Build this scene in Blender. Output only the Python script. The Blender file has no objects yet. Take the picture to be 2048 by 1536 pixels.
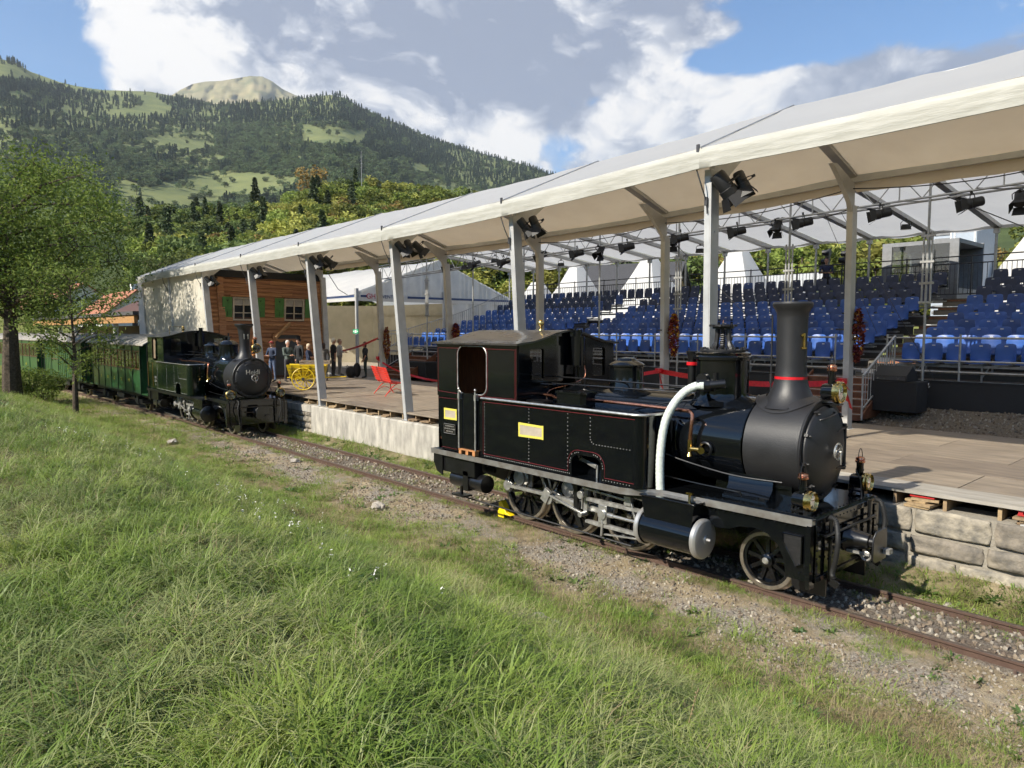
import bpy, bmesh, math, random
import numpy as np
from mathutils import Vector, Matrix, Euler, noise as mnoise
random.seed(7); np.random.seed(7)
S = bpy.context.scene
COL = S.collection
pi = math.pi
# ------------------------------------------------------------------ camera
CAMH = 3.3; FPX = 1420.0
PITCH = math.atan((768-660)/FPX)
YAW = pi/2-math.atan2(1274.0, FPX/math.cos(PITCH))
cam_d = bpy.data.cameras.new('camera'); cam = bpy.data.objects.new('camera', cam_d); COL.objects.link(cam)
cam_d.sensor_width = 36; cam_d.lens = 36*FPX/2048
cam_d.clip_start = 0.1; cam_d.clip_end = 20000
cam.location = (0, 0, CAMH)
cam.rotation_euler = (pi/2-PITCH, 0, YAW)
S.camera = cam
FH = Vector((-math.sin(YAW), math.cos(YAW), 0)); RT = Vector((math.cos(YAW), math.sin(YAW), 0))
FW = FH*math.cos(PITCH)+Vector((0, 0, -math.sin(PITCH))); UPV = RT.cross(FW)
CC = Vector((0, 0, CAMH))
def ray(px, py): return FW+RT*((px-1024)/FPX)-UPV*((py-768)/FPX)
def at_z(px, py, z): r = ray(px, py); return CC+r*((z-CAMH)/r.z)
def at_y(px, py, y): r = ray(px, py); return CC+r*(y/r.y)
def at_x(px, py, x): r = ray(px, py); return CC+r*(x/r.x)
# ------------------------------------------------------------------ light
SUN_EL = math.radians(38); SUN_AZ = math.radians(188)      # azimuth measured clockwise from +Y
S.view_settings.view_transform = 'Standard'; S.view_settings.look = 'None'
S.view_settings.exposure = 0.95; S.view_settings.gamma = 1.0
S.view_settings.use_curve_mapping = False
S.cycles.use_denoising = True; S.cycles.use_adaptive_sampling = True; S.cycles.adaptive_threshold = .03
try: S.cycles.denoiser = 'OPENIMAGEDENOISE'
except Exception: pass
S.cycles.max_bounces = 6; S.cycles.diffuse_bounces = 3; S.cycles.glossy_bounces = 3
S.cycles.transparent_max_bounces = 8; S.cycles.transmission_bounces = 4; S.cycles.volume_bounces = 0
S.cycles.caustics_reflective = False; S.cycles.caustics_refractive = False
S.cycles.sample_clamp_indirect = 6
W = bpy.data.worlds.new('World'); S.world = W; W.use_nodes = True
nt = W.node_tree; nt.nodes.clear()
def N(nt, t, **kw):
    n = nt.nodes.new(t)
    for k, v in kw.items():
        if k.startswith('i_'): n.inputs[k[2:].replace('_', ' ')].default_value = v
        elif k.startswith('n_'): n.inputs[int(k[2:])].default_value = v
        else: setattr(n, k, v)
    return n
def math_(nt, op, a, b=None, c=None, clamp=False):
    n = nt.nodes.new('ShaderNodeMath'); n.operation = op; n.use_clamp = clamp
    for i, v in enumerate((a, b, c)):
        if v is None: continue
        if isinstance(v, (int, float)): n.inputs[i].default_value = v
        else: nt.links.new(v, n.inputs[i])
    return n.outputs[0]
def build_sky():
    L = nt.links.new
    out = N(nt, 'ShaderNodeOutputWorld')
    sky = N(nt, 'ShaderNodeTexSky', sky_type='NISHITA', sun_disc=False, sun_elevation=SUN_EL, sun_rotation=SUN_AZ,
            altitude=600, air_density=1.0, dust_density=0.15, ozone_density=2.5)
    tc = N(nt, 'ShaderNodeTexCoord'); D = tc.outputs['Generated']
    bg = N(nt, 'ShaderNodeBackground', i_Strength=0.092); hs = N(nt, 'ShaderNodeHueSaturation', i_Saturation=1.2); L(sky.outputs[0], hs.inputs['Color']); L(hs.outputs[0], bg.inputs['Color'])
    def dot(v):
        n = N(nt, 'ShaderNodeVectorMath', operation='DOT_PRODUCT'); L(D, n.inputs[0]); n.inputs[1].default_value = v; return n.outputs['Value']
    def blob(px, py, rx, ry):
        c = ray(px, py).normalized(); r = Vector((c.y, -c.x, 0)).normalized(); u = r.cross(c)
        a = rx/FPX; b = ry/FPX
        x = math_(nt, 'DIVIDE', dot(r), a); y = math_(nt, 'DIVIDE', dot(u), b); z = dot(c)
        d2 = math_(nt, 'ADD', math_(nt, 'MULTIPLY', x, x), math_(nt, 'MULTIPLY', y, y))
        g = math_(nt, 'POWER', 2.718, math_(nt, 'MULTIPLY', d2, -1.0))
        return math_(nt, 'MULTIPLY', g, math_(nt, 'GREATER_THAN', z, 0.0))
    mp = N(nt, 'ShaderNodeMapping'); L(D, mp.inputs[0]); mp.inputs['Scale'].default_value = (1, 1, 1.7)
    wn = N(nt, 'ShaderNodeTexNoise', i_Scale=3.1, i_Detail=4.0); L(mp.outputs[0], wn.inputs['Vector'])
    va = N(nt, 'ShaderNodeVectorMath', operation='MULTIPLY_ADD'); L(wn.outputs['Color'], va.inputs[0]); va.inputs[1].default_value = (.22, .22, .22); L(mp.outputs[0], va.inputs[2])
    n1 = N(nt, 'ShaderNodeTexNoise', i_Scale=5.5, i_Detail=12.0, i_Roughness=0.56); L(va.outputs[0], n1.inputs['Vector'])
    n2 = N(nt, 'ShaderNodeTexNoise', i_Scale=4.2, i_Detail=7.0, i_Roughness=0.5); L(va.outputs[0], n2.inputs['Vector'])
    n3 = N(nt, 'ShaderNodeTexNoise', i_Scale=13.0, i_Detail=10.0, i_Roughness=0.62); L(va.outputs[0], n3.inputs['Vector'])
    vw = N(nt, 'ShaderNodeVectorMath', operation='MULTIPLY_ADD'); L(n3.outputs['Color'], vw.inputs[0]); vw.inputs[1].default_value = (.10, .10, .10); L(va.outputs[0], vw.inputs[2])
    def puff(sc):
        v = N(nt, 'ShaderNodeTexVoronoi', feature='SMOOTH_F1', i_Scale=sc); v.inputs['Smoothness'].default_value = .6; L(vw.outputs[0], v.inputs['Vector']); return math_(nt, 'MULTIPLY_ADD', v.outputs['Distance'], -1.0, .42)
    pf = math_(nt, 'ADD', math_(nt, 'MULTIPLY', puff(13.), .75), math_(nt, 'MULTIPLY', puff(34.), .40))
    cover = math_(nt, 'MULTIPLY_ADD', n1.outputs['Fac'], 2.1, -0.76); cover = math_(nt, 'MULTIPLY_ADD', pf, .55, cover)
    cover = math_(nt, 'ADD', cover, math_(nt, 'MULTIPLY_ADD', n3.outputs['Fac'], .75, -.375))
    for px, py, rx, ry, s in ((330, 120, 190, 110, .8), (700, 150, 380, 200, .85), (900, 255, 260, 75, .55), (1080, 60, 330, 120, .8), (980, 190, 170, 60, .6), (1300, 250, 130, 70, .7),
                              (1560, 205, 240, 45, .45), (1850, 120, 260, 80, .55), (1420, 70, 160, 40, .5), (40, 60, 130, 95, -1.3), (120, 130, 60, 60, -.5),
                              (1075, 235, 55, 26, -.6), (1120, 290, 80, 30, -.38), (1480, 110, 150, 32, -.8), (1640, 40, 150, 60, -.62), (900, 230, 40, 30, -.5), (1960, 25, 120, 40, -.35), (1180, 200, 60, 22, -.5)):
        cover = math_(nt, 'MULTIPLY_ADD', blob(px, py, rx, ry), s, cover)
    mr = N(nt, 'ShaderNodeMapRange', interpolation_type='SMOOTHSTEP'); L(cover, mr.inputs['Value'])
    mr.inputs['From Min'].default_value = 0.27; mr.inputs['From Max'].default_value = 0.68; mr.inputs['To Max'].default_value = .97
    br = math_(nt, 'MULTIPLY_ADD', n2.outputs['Fac'], 1.9, -.36)
    br = math_(nt, 'ADD', br, math_(nt, 'MULTIPLY_ADD', n3.outputs['Fac'], 2.0, -1.0)); br = math_(nt, 'MULTIPLY_ADD', pf, 1.5, br)
    for px, py, rx, ry, s in ((250, 110, 150, 100, .48), (480, 140, 220, 70, .34), (1310, 250, 130, 80, .5), (1050, 285, 100, 30, .6), (800, 90, 330, 90, -.42), (960, 190, 160, 60, -.3), (1180, 60, 300, 110, -.3), (1850, 110, 260, 90, -.15), (560, 30, 150, 60, -.15)):
        br = math_(nt, 'MULTIPLY_ADD', blob(px, py, rx, ry), s, br)
    cr = N(nt, 'ShaderNodeValToRGB'); L(br, cr.inputs[0]); e = cr.color_ramp.elements
    e[0].position = .1; e[0].color = (.27, .31, .41, 1); e[1].position = 1.0; e[1].color = (.93, .90, .86, 1)
    m = e.new(.5); m.color = (.50, .53, .60, 1); m = e.new(.75); m.color = (.76, .76, .77, 1)
    bc = N(nt, 'ShaderNodeBackground', i_Strength=.63); L(cr.outputs[0], bc.inputs['Color'])
    mx = N(nt, 'ShaderNodeMixShader'); L(mr.outputs[0], mx.inputs[0]); L(bg.outputs[0], mx.inputs[1]); L(bc.outputs[0], mx.inputs[2]); L(mx.outputs[0], out.inputs['Surface'])
build_sky()
W.cycles.sampling_method = 'MANUAL'; W.cycles.sample_map_resolution = 512
sl = bpy.data.lights.new('sun', 'SUN'); sun = bpy.data.objects.new('sun', sl); COL.objects.link(sun)
sl.energy = 4.2; sl.angle = math.radians(0.8); sl.color = (1.0, .93, .80)
_sd = Vector((math.sin(SUN_AZ)*math.cos(SUN_EL), math.cos(SUN_AZ)*math.cos(SUN_EL), math.sin(SUN_EL)))
sun.rotation_euler = _sd.to_track_quat('Z', 'Y').to_euler()
# ------------------------------------------------------------------ materials
MATS = {}
def rgb(h):
    h = h.lstrip('#'); v = [int(h[i:i+2], 16)/255 for i in (0, 2, 4)]
    return tuple(((c+.055)/1.055)**2.4 if c > .04045 else c/12.92 for c in v)
def mat(name, col, rough=.6, metal=0., var=.12, scale=6., bump=0., bscale=40., coat=0., col2=None, spec=.5, trans=0., emit=0., detail=6., vscale=(1, 1, 1), objrand=0., aniso=None):
    if name in MATS: return MATS[name]
    m = bpy.data.materials.new(name); m.use_nodes = True; t = m.node_tree; L = t.links.new
    b = t.nodes['Principled BSDF']; out = t.nodes['Material Output']
    b.inputs['Roughness'].default_value = rough; b.inputs['Metallic'].default_value = metal
    b.inputs['Specular IOR Level'].default_value = spec; b.inputs['Coat Weight'].default_value = coat; b.inputs['Coat Roughness'].default_value = .04
    c = (*col[:3], 1); c2 = (*(col2 or [min(1, x*(1-2.2*var)) for x in col])[:3], 1)
    tc = t.nodes.new('ShaderNodeTexCoord'); mp = t.nodes.new('ShaderNodeMapping'); mp.inputs['Scale'].default_value = vscale
    L(tc.outputs['Object'], mp.inputs[0])
    if var > 0 or col2:
        n = N(t, 'ShaderNodeTexNoise', i_Scale=scale, i_Detail=detail, i_Roughness=.6); L(mp.outputs[0], n.inputs['Vector'])
        r = t.nodes.new('ShaderNodeValToRGB'); L(n.outputs['Fac'], r.inputs[0]); r.color_ramp.elements[0].position = .35; r.color_ramp.elements[1].position = .68
        r.color_ramp.elements[0].color = c2; r.color_ramp.elements[1].color = c
        src = r.outputs[0]
        if objrand:
            oi = t.nodes.new('ShaderNodeObjectInfo'); hs = t.nodes.new('ShaderNodeHueSaturation')
            v = math_(t, 'MULTIPLY_ADD', oi.outputs['Random'], objrand*2, 1-objrand); L(v, hs.inputs['Value']); L(src, hs.inputs['Color'])
            h = math_(t, 'MULTIPLY_ADD', oi.outputs['Random'], objrand*.05, .5-objrand*.02); L(h, hs.inputs['Hue']); src = hs.outputs[0]
        L(src, b.inputs['Base Color'])
        rr = math_(t, 'MULTIPLY_ADD', n.outputs['Fac'], .25*rough, rough*.87); L(rr, b.inputs['Roughness'])
    else: b.inputs['Base Color'].default_value = c
    if bump:
        bn = N(t, 'ShaderNodeTexNoise', i_Scale=bscale, i_Detail=5.); L(mp.outputs[0], bn.inputs['Vector'])
        bp = N(t, 'ShaderNodeBump', i_Strength=bump, i_Distance=.02); L(bn.outputs['Fac'], bp.inputs['Height']); L(bp.outputs[0], b.inputs['Normal'])
    if emit:
        b.inputs['Emission Color'].default_value = c; b.inputs['Emission Strength'].default_value = emit
    if trans:
        tr = t.nodes.new('ShaderNodeBsdfTranslucent'); mx = t.nodes.new('ShaderNodeMixShader'); mx.inputs[0].default_value = trans
        if var > 0 or col2: L(src, tr.inputs[0])
        else: tr.inputs[0].default_value = c
        L(b.outputs[0], mx.inputs[1]); L(tr.outputs[0], mx.inputs[2]); L(mx.outputs[0], out.inputs['Surface'])
    MATS[name] = m; return m
def glass(name, col=(.85, .9, .9), rough=.02, alpha=.25):
    if name in MATS: return MATS[name]
    m = bpy.data.materials.new(name); m.use_nodes = True; t = m.node_tree; L = t.links.new; out = t.nodes['Material Output']
    t.nodes.remove(t.nodes['Principled BSDF'])
    g = N(t, 'ShaderNodeBsdfGlossy', i_Roughness=rough); tr = t.nodes.new('ShaderNodeBsdfTransparent'); tr.inputs[0].default_value = (*col, 1)
    fr = N(t, 'ShaderNodeFresnel', i_IOR=1.5); f = math_(t, 'ADD', fr.outputs[0], alpha*.5, clamp=True)
    mx = t.nodes.new('ShaderNodeMixShader'); L(f, mx.inputs[0]); L(tr.outputs[0], mx.inputs[1]); L(g.outputs[0], mx.inputs[2]); L(mx.outputs[0], out.inputs['Surface'])
    MATS[name] = m; return m
# ------------------------------------------------------------------ mesh builder
class MB:
    def __init__(s): s.v = []; s.f = []; s.m = []; s.M = Matrix.Identity(4)
    def add(s, vs, fs, mi=0):
        o = len(s.v); M = s.M
        s.v.extend([tuple(M @ Vector(p)) for p in vs]); s.f.extend([tuple(o+i for i in f) for f in fs]); s.m.extend([mi]*len(fs)); return s
    def box(s, c, d, rot=None, mi=0):
        x, y, z = d[0]/2, d[1]/2, d[2]/2
        vs = [Vector((a*x, b*y, e*z)) for a in (-1, 1) for b in (-1, 1) for e in (-1, 1)]
        if rot is not None:
            R = rot if isinstance(rot, Matrix) else Euler(rot).to_matrix(); vs = [R @ v for v in vs]
        C = Vector(c); vs = [v+C for v in vs]
        return s.add(vs, [(0, 1, 3, 2), (4, 6, 7, 5), (0, 4, 5, 1), (2, 3, 7, 6), (0, 2, 6, 4), (1, 5, 7, 3)], mi)
    def bx(s, p, q, mi=0):
        return s.box([(a+b)/2 for a, b in zip(p, q)], [abs(b-a) for a, b in zip(p, q)], mi=mi)
    def beam(s, a, b, w, h, up=(0, 0, 1), mi=0):
        a = Vector(a); b = Vector(b); d = b-a; L = d.length
        if L < 1e-6: return s
        z = d/L; u = Vector(up)
        if abs(z.dot(u)) > .98: u = Vector((1, 0, 0))
        x = u.cross(z).normalized(); y = z.cross(x)
        R = Matrix((x, y, z)).transposed()
        return s.box((a+b)/2, (w, h, L), R, mi)
    def tube(s, pts, r, n=8, caps=True, mi=0, closed=False):
        pts = [Vector(p) for p in pts]; k = len(pts)
        rs = [r]*k if isinstance(r, (int, float)) else list(r)
        vs = []; fs = []; prev = None
        for i, p in enumerate(pts):
            if closed: d = pts[(i+1) % k]-pts[i-1]
            else: d = pts[min(i+1, k-1)]-pts[max(i-1, 0)]
            if d.length < 1e-9: d = Vector((0, 0, 1))
            d.normalize()
            if prev is None:
                u = Vector((0, 0, 1)) if abs(d.z) < .9 else Vector((1, 0, 0)); x = d.cross(u).normalized()
            else:
                x = prev-d*prev.dot(d); x = x.normalized() if x.length > 1e-6 else d.orthogonal().normalized()
            prev = x; y = d.cross(x)
            for j in range(n):
                t = 2*pi*j/n; vs.append(p+(x*math.cos(t)+y*math.sin(t))*rs[i])
        seg = k if closed else k-1
        for i in range(seg):
            a = i*n; b = ((i+1) % k)*n
            for j in range(n): fs.append((a+j, a+(j+1) % n, b+(j+1) % n, b+j))
        if caps and not closed: fs.append(tuple(range(n))[::-1]); fs.append(tuple((k-1)*n+j for j in range(n)))
        return s.add(vs, fs, mi)
    def cyl(s, a, b, r, r2=None, n=16, mi=0, caps=True): return s.tube([a, b], [r, r if r2 is None else r2], n, caps, mi)
    def lathe(s, prof, o=(0, 0, 0), axis=(0, 0, 1), n=24, mi=0, caps=True):
        o = Vector(o); z = Vector(axis).normalized(); x = z.orthogonal().normalized(); y = z.cross(x); vs = []; fs = []
        for r, h in prof:
            for j in range(n): t = 2*pi*j/n; vs.append(o+z*h+(x*math.cos(t)+y*math.sin(t))*max(r, 1e-4))
        for i in range(len(prof)-1):
            for j in range(n): a = i*n; b = a+n; fs.append((a+j, a+(j+1) % n, b+(j+1) % n, b+j))
        if caps: fs.append(tuple(range(n))[::-1]); fs.append(tuple((len(prof)-1)*n+j for j in range(n)))
        return s.add(vs, fs, mi)
    def ring(s, o, axis, R, r, n=24, m=8, mi=0):
        o = Vector(o); z = Vector(axis).normalized(); x = z.orthogonal().normalized(); y = z.cross(x)
        return s.tube([o+(x*math.cos(2*pi*i/n)+y*math.sin(2*pi*i/n))*R for i in range(n)], r, m, mi=mi, closed=True)
    def sph(s, c, r, n=12, m=8, mi=0, sc=(1, 1, 1)):
        vs = []; fs = []; c = Vector(c)
        for i in range(m+1):
            ph = pi*i/m
            for j in range(n): t = 2*pi*j/n; vs.append(c+Vector((r*sc[0]*math.sin(ph)*math.cos(t), r*sc[1]*math.sin(ph)*math.sin(t), r*sc[2]*math.cos(ph))))
        for i in range(m):
            for j in range(n): a = i*n; b = a+n; fs.append((a+j, b+j, b+(j+1) % n, a+(j+1) % n))
        return s.add(vs, fs, mi)
    def prism(s, poly, depth, O=(0, 0, 0), U=(1, 0, 0), V=(0, 0, 1), mi=0):
        O = Vector(O); U = Vector(U); V = Vector(V); Wn = U.cross(V).normalized()
        k = len(poly); a = [O+U*p[0]+V*p[1] for p in poly]; b = [p+Wn*depth for p in a]
        fs = [tuple(range(k))[::-1], tuple(range(k, 2*k))]+[(i, (i+1) % k, k+(i+1) % k, k+i) for i in range(k)]
        return s.add(a+b, fs, mi)
    def quad(s, a, b, c, d, mi=0): return s.add([a, b, c, d], [(0, 1, 2, 3)], mi)
    def mesh(s, name, mats, smooth=True, ang=35):
        me = bpy.data.meshes.new(name); me.from_pydata(s.v, [], s.f)
        if not isinstance(mats, (list, tuple)): mats = [mats]
        for m in mats: me.materials.append(m)
        if len(mats) > 1: me.polygons.foreach_set('material_index', s.m)
        if smooth:
            me.polygons.foreach_set('use_smooth', [True]*len(me.polygons))
            try: me.set_sharp_from_angle(angle=math.radians(ang))
            except Exception: pass
        me.validate(); me.update(); return me
    def build(s, name, mats, parent=None, bevel=0, fix=False, **kw):
        me = s.mesh(name, mats, **kw)
        if fix:
            bm = bmesh.new(); bm.from_mesh(me); bmesh.ops.recalc_face_normals(bm, faces=bm.faces); bm.to_mesh(me); bm.free()
        o = bpy.data.objects.new(name, me); COL.objects.link(o)
        if parent is not None: o.parent = parent
        if bevel:
            md = o.modifiers.new('bevel', 'BEVEL'); md.width = bevel; md.segments = 2; md.limit_method = 'ANGLE'; md.angle_limit = math.radians(40)
        return o
def tag(o, label=None, cat=None, group=None, kind=None):
    if label: o['label'] = label
    if cat: o['category'] = cat
    if group: o['group'] = group
    if kind: o['kind'] = kind
    return o
def empty(name, loc=(0, 0, 0), rz=0., label=None, cat=None, group=None):
    o = bpy.data.objects.new(name, None); COL.objects.link(o); o.location = loc; o.rotation_euler = (0, 0, rz)
    return tag(o, label, cat, group)
def copy_tree(o, parent=None, lib=None):
    if lib is None:
        lib = {}
        for q in bpy.data.objects:
            if q.parent: lib.setdefault(q.parent, []).append(q)
    c = o.copy(); COL.objects.link(c); c.parent = parent
    for ch in lib.get(o, []): copy_tree(ch, c, lib)
    return c
def inst(name, me, loc, rot=(0, 0, 0), sc=1., parent=None):
    o = bpy.data.objects.new(name, me); COL.objects.link(o); o.location = loc; o.rotation_euler = rot
    o.scale = (sc, sc, sc) if isinstance(sc, (int, float)) else sc
    if parent is not None: o.parent = parent
    return o
ORD = 'first second third fourth fifth sixth seventh eighth ninth tenth eleventh twelfth thirteenth fourteenth fifteenth sixteenth seventeenth eighteenth nineteenth twentieth'.split()
def lerp(a, b, t): return a+(b-a)*t
def interp(x, tab): return float(np.interp(x, [p[0] for p in tab], [p[1] for p in tab]))
def smooth(a, b, x):
    t = min(1, max(0, (x-a)/(b-a))); return t*t*(3-2*t)
def bez(p, k=10):
    p = [Vector(q) for q in p]; o = []
    for i in range(k+1):
        t = i/k; q = list(p)
        while len(q) > 1: q = [q[j].lerp(q[j+1], t) for j in range(len(q)-1)]
        o.append(q[0])
    return o
def spline(P, k=6):
    P = [Vector(p) for p in P]; o = []
    for i in range(len(P)-1):
        a = P[max(i-1, 0)]; b = P[i]; c = P[i+1]; d = P[min(i+2, len(P)-1)]
        for j in range(k):
            t = j/k; o.append(.5*((2*b)+(c-a)*t+(2*a-5*b+4*c-d)*t*t+(-a+3*b-3*c+d)*t**3))
    o.append(P[-1]); return o
def gn_scatter(name, pts, rots, scls, idxs, variants, realize=False):
    """one object whose mesh vertices carry instances of the variant meshes"""
    me = bpy.data.meshes.new(name); me.vertices.add(len(pts)); me.vertices.foreach_set('co', np.asarray(pts, dtype=np.float32).ravel())
    a = me.attributes.new('rot', 'FLOAT_VECTOR', 'POINT'); a.data.foreach_set('vector', np.asarray(rots, dtype=np.float32).ravel())
    sc = np.asarray(scls, dtype=np.float32)
    if sc.ndim == 1: sc = np.repeat(sc[:, None], 3, 1)
    a = me.attributes.new('scl', 'FLOAT_VECTOR', 'POINT'); a.data.foreach_set('vector', sc.ravel())
    a = me.attributes.new('idx', 'INT', 'POINT'); a.data.foreach_set('value', np.asarray(idxs, dtype=np.int32))
    o = bpy.data.objects.new(name, me); COL.objects.link(o)
    c = bpy.data.collections.new(name+'_variants')
    for i, vm in enumerate(variants):
        c.objects.link(bpy.data.objects.new('%s_variant_%02d' % (name, i), vm))
    g = bpy.data.node_groups.new(name, 'GeometryNodeTree')
    g.interface.new_socket('Geometry', in_out='INPUT', socket_type='NodeSocketGeometry'); g.interface.new_socket('Geometry', in_out='OUTPUT', socket_type='NodeSocketGeometry')
    gi = g.nodes.new('NodeGroupInput'); go = g.nodes.new('NodeGroupOutput'); ip = g.nodes.new('GeometryNodeInstanceOnPoints')
    ci = g.nodes.new('GeometryNodeCollectionInfo'); ci.inputs['Collection'].default_value = c; ci.inputs['Separate Children'].default_value = True; ci.inputs['Reset Children'].default_value = True
    def at(nm, ty):
        n = g.nodes.new('GeometryNodeInputNamedAttribute'); n.data_type = ty; n.inputs[0].default_value = nm; return n.outputs[0]
    ip.inputs['Pick Instance'].default_value = True
    L = g.links.new; L(gi.outputs[0], ip.inputs['Points']); L(ci.outputs[0], ip.inputs['Instance']); L(at('rot', 'FLOAT_VECTOR'), ip.inputs['Rotation']); L(at('scl', 'FLOAT_VECTOR'), ip.inputs['Scale']); L(at('idx', 'INT'), ip.inputs['Instance Index'])
    if realize:
        rl = g.nodes.new('GeometryNodeRealizeInstances'); L(ip.outputs[0], rl.inputs[0]); L(rl.outputs[0], go.inputs[0])
    else: L(ip.outputs[0], go.inputs[0])
    md = o.modifiers.new('scatter', 'NODES'); md.node_group = g
    return o
def leaf_mesh(name, pts, sizes, mats, tris=False, mis=None, flat=.5, seed=0):
    """many small leaf faces (numpy) around the given points; each leaf a folded quad pair"""
    rs = np.random.RandomState(seed); n = len(pts); P = np.asarray(pts, dtype=np.float64)
    a = rs.normal(size=(n, 3)); a[:, 2] *= flat; a /= np.linalg.norm(a, axis=1)[:, None]
    b = rs.normal(size=(n, 3)); b -= a*(a*b).sum(1)[:, None]; b /= np.linalg.norm(b, axis=1)[:, None]
    s = np.asarray(sizes)[:, None]*np.ones((n, 1))
    w = s*.45; c = np.cross(a, b)*s*.12
    V = np.stack([P-a*s*.5, P-b*w*.5+c, P+a*s*.5, P+b*w*.5+c], 1).reshape(-1, 3)
    me = bpy.data.meshes.new(name); me.vertices.add(4*n); me.vertices.foreach_set('co', V.ravel())
    me.loops.add(4*n); me.loops.foreach_set('vertex_index', np.arange(4*n, dtype=np.int32))
    me.polygons.add(n); me.polygons.foreach_set('loop_start', np.arange(0, 4*n, 4, dtype=np.int32)); me.polygons.foreach_set('loop_total', np.full(n, 4, dtype=np.int32))
    for m in (mats if isinstance(mats, (list, tuple)) else [mats]): me.materials.append(m)
    if mis is not None: me.polygons.foreach_set('material_index', np.asarray(mis, dtype=np.int32))
    me.update(calc_edges=True); return me
# ================================================================== SETTING: ground, hills, woods
TY = 8.86                                   # track centre line
def track_y(x): return TY-(0.00125*(x+24)**2 if x < -24 else 0.)
def gz(x, y):
    """ground height"""
    ty = track_y(x)-TY
    nz = mnoise.noise(Vector((x*.35, y*.35, 3.1)))*.06+mnoise.noise(Vector((x*1.3, y*1.3, 7.7)))*.025
    if y < 10.5+min(0, ty):
        b = 1.62*smooth(6.0, 1.0, y)*smooth(-70, -20, x)+.25*smooth(6.6, 4.5, y)
        z = -.10+b+nz*(1 if y < 7.6 else .35)
        z += smooth(9.7, 10.3, y)*(.12+.12*smooth(-6, -2.5, x))
        z -= .10*math.exp(-((y-7.4)/.5)**2)*0
        return z
    if y < 11.: return .2
    r = math.hypot(x, y)
    lo = .84
    f = lerp(1.02, 1.46, smooth(-26, -19, x)); hi = lerp(lo, f, smooth(16.4, 19.2, y))
    if x < -26: hi = lerp(lo, 1.04, smooth(12, 16.5, y))
    return hi+nz*.5
def zone_mat():
    m = bpy.data.materials.new('ground_soil'); m.use_nodes = True; t = m.node_tree; L = t.links.new; b = t.nodes['Principled BSDF']; b.inputs['Roughness'].default_value = .95
    b.inputs['Specular IOR Level'].default_value = .2
    g = t.nodes.new('ShaderNodeNewGeometry'); sp = t.nodes.new('ShaderNodeSeparateXYZ'); L(g.outputs['Position'], sp.inputs[0])
    def noise(s, d=6., r=.6):
        n = N(t, 'ShaderNodeTexNoise', i_Scale=s, i_Detail=d, i_Roughness=r); L(g.outputs['Position'], n.inputs['Vector']); return n.outputs['Fac']
    def ramp(f, a, ca, bb, cb):
        r = t.nodes.new('ShaderNodeValToRGB'); L(f, r.inputs[0]); e = r.color_ramp.elements; e[0].position = a; e[0].color = (*ca, 1); e[1].position = bb; e[1].color = (*cb, 1); return r.outputs[0]
    def mix(f, a, bb):
        n = t.nodes.new('ShaderNodeMix'); n.data_type = 'RGBA'; L(f, n.inputs[0]); L(a, n.inputs[6]); L(bb, n.inputs[7]); return n.outputs[2]
    def step(v, a, c, n=None, amp=1.):
        x = v if n is None else math_(t, 'MULTIPLY_ADD', n, amp, v)
        q = N(t, 'ShaderNodeMapRange', interpolation_type='SMOOTHSTEP'); L(x, q.inputs[0]); q.inputs[1].default_value = a; q.inputs[2].default_value = c; return q.outputs[0]
    Y = sp.outputs['Y']; X = sp.outputs['X']
    lo = noise(.9); mid = noise(4.); fine = noise(38., 8.); peb = noise(90., 3.)
    lawn = ramp(mid, .35, (.075, .07, .03), .7, (.17, .16, .065))
    grav = ramp(fine, .36, (.15, .125, .10), .66, (.42, .375, .31)); dry = ramp(mid, .3, (.20, .155, .095), .7, (.42, .34, .22))
    gp = mix(math_(t, 'MULTIPLY', step(lo, .50, .64, fine, .12), step(Y, 6.3, 7.3)), dry, grav)
    bal = ramp(fine, .36, (.07, .055, .045), .68, (.26, .225, .18)); rust = ramp(mid, .4, (.10, .06, .04), .7, (.2, .17, .13))
    ball = mix(step(lo, .5, .62), bal, rust)
    fore = ramp(fine, .36, (.10, .08, .06), .7, (.30, .25, .19)); forest = ramp(mid, .35, (.10, .15, .045), .7, (.19, .22, .07))
    w = math_(t, 'MULTIPLY_ADD', lo, 2.4, -1.2)
    yy = math_(t, 'ADD', Y, w)
    c = mix(step(yy, 5.5, 6.6), lawn, gp); c = mix(step(Y, 8.05, 8.45), c, ball); c = mix(step(Y, 9.5, 9.9), c, mix(step(lo, .4, .6), dry, lawn))
    c = mix(step(Y, 10.45, 10.5), c, fore); c = mix(step(Y, 42., 50.), c, forest)
    xl = step(X, -29., -36., lo, 3.); c2 = mix(xl, c, mix(step(Y, 9., 9.6), dry, fore)); c = mix(math_(t, 'MULTIPLY', xl, step(Y, 6., 7.)), c, c2)
    L(c, b.inputs['Base Color'])
    bp = N(t, 'ShaderNodeBump', i_Strength=.9, i_Distance=.03); h = math_(t, 'MULTIPLY_ADD', peb, .5, fine); L(h, bp.inputs['Height']); L(bp.outputs[0], b.inputs['Normal'])
    return m
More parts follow.
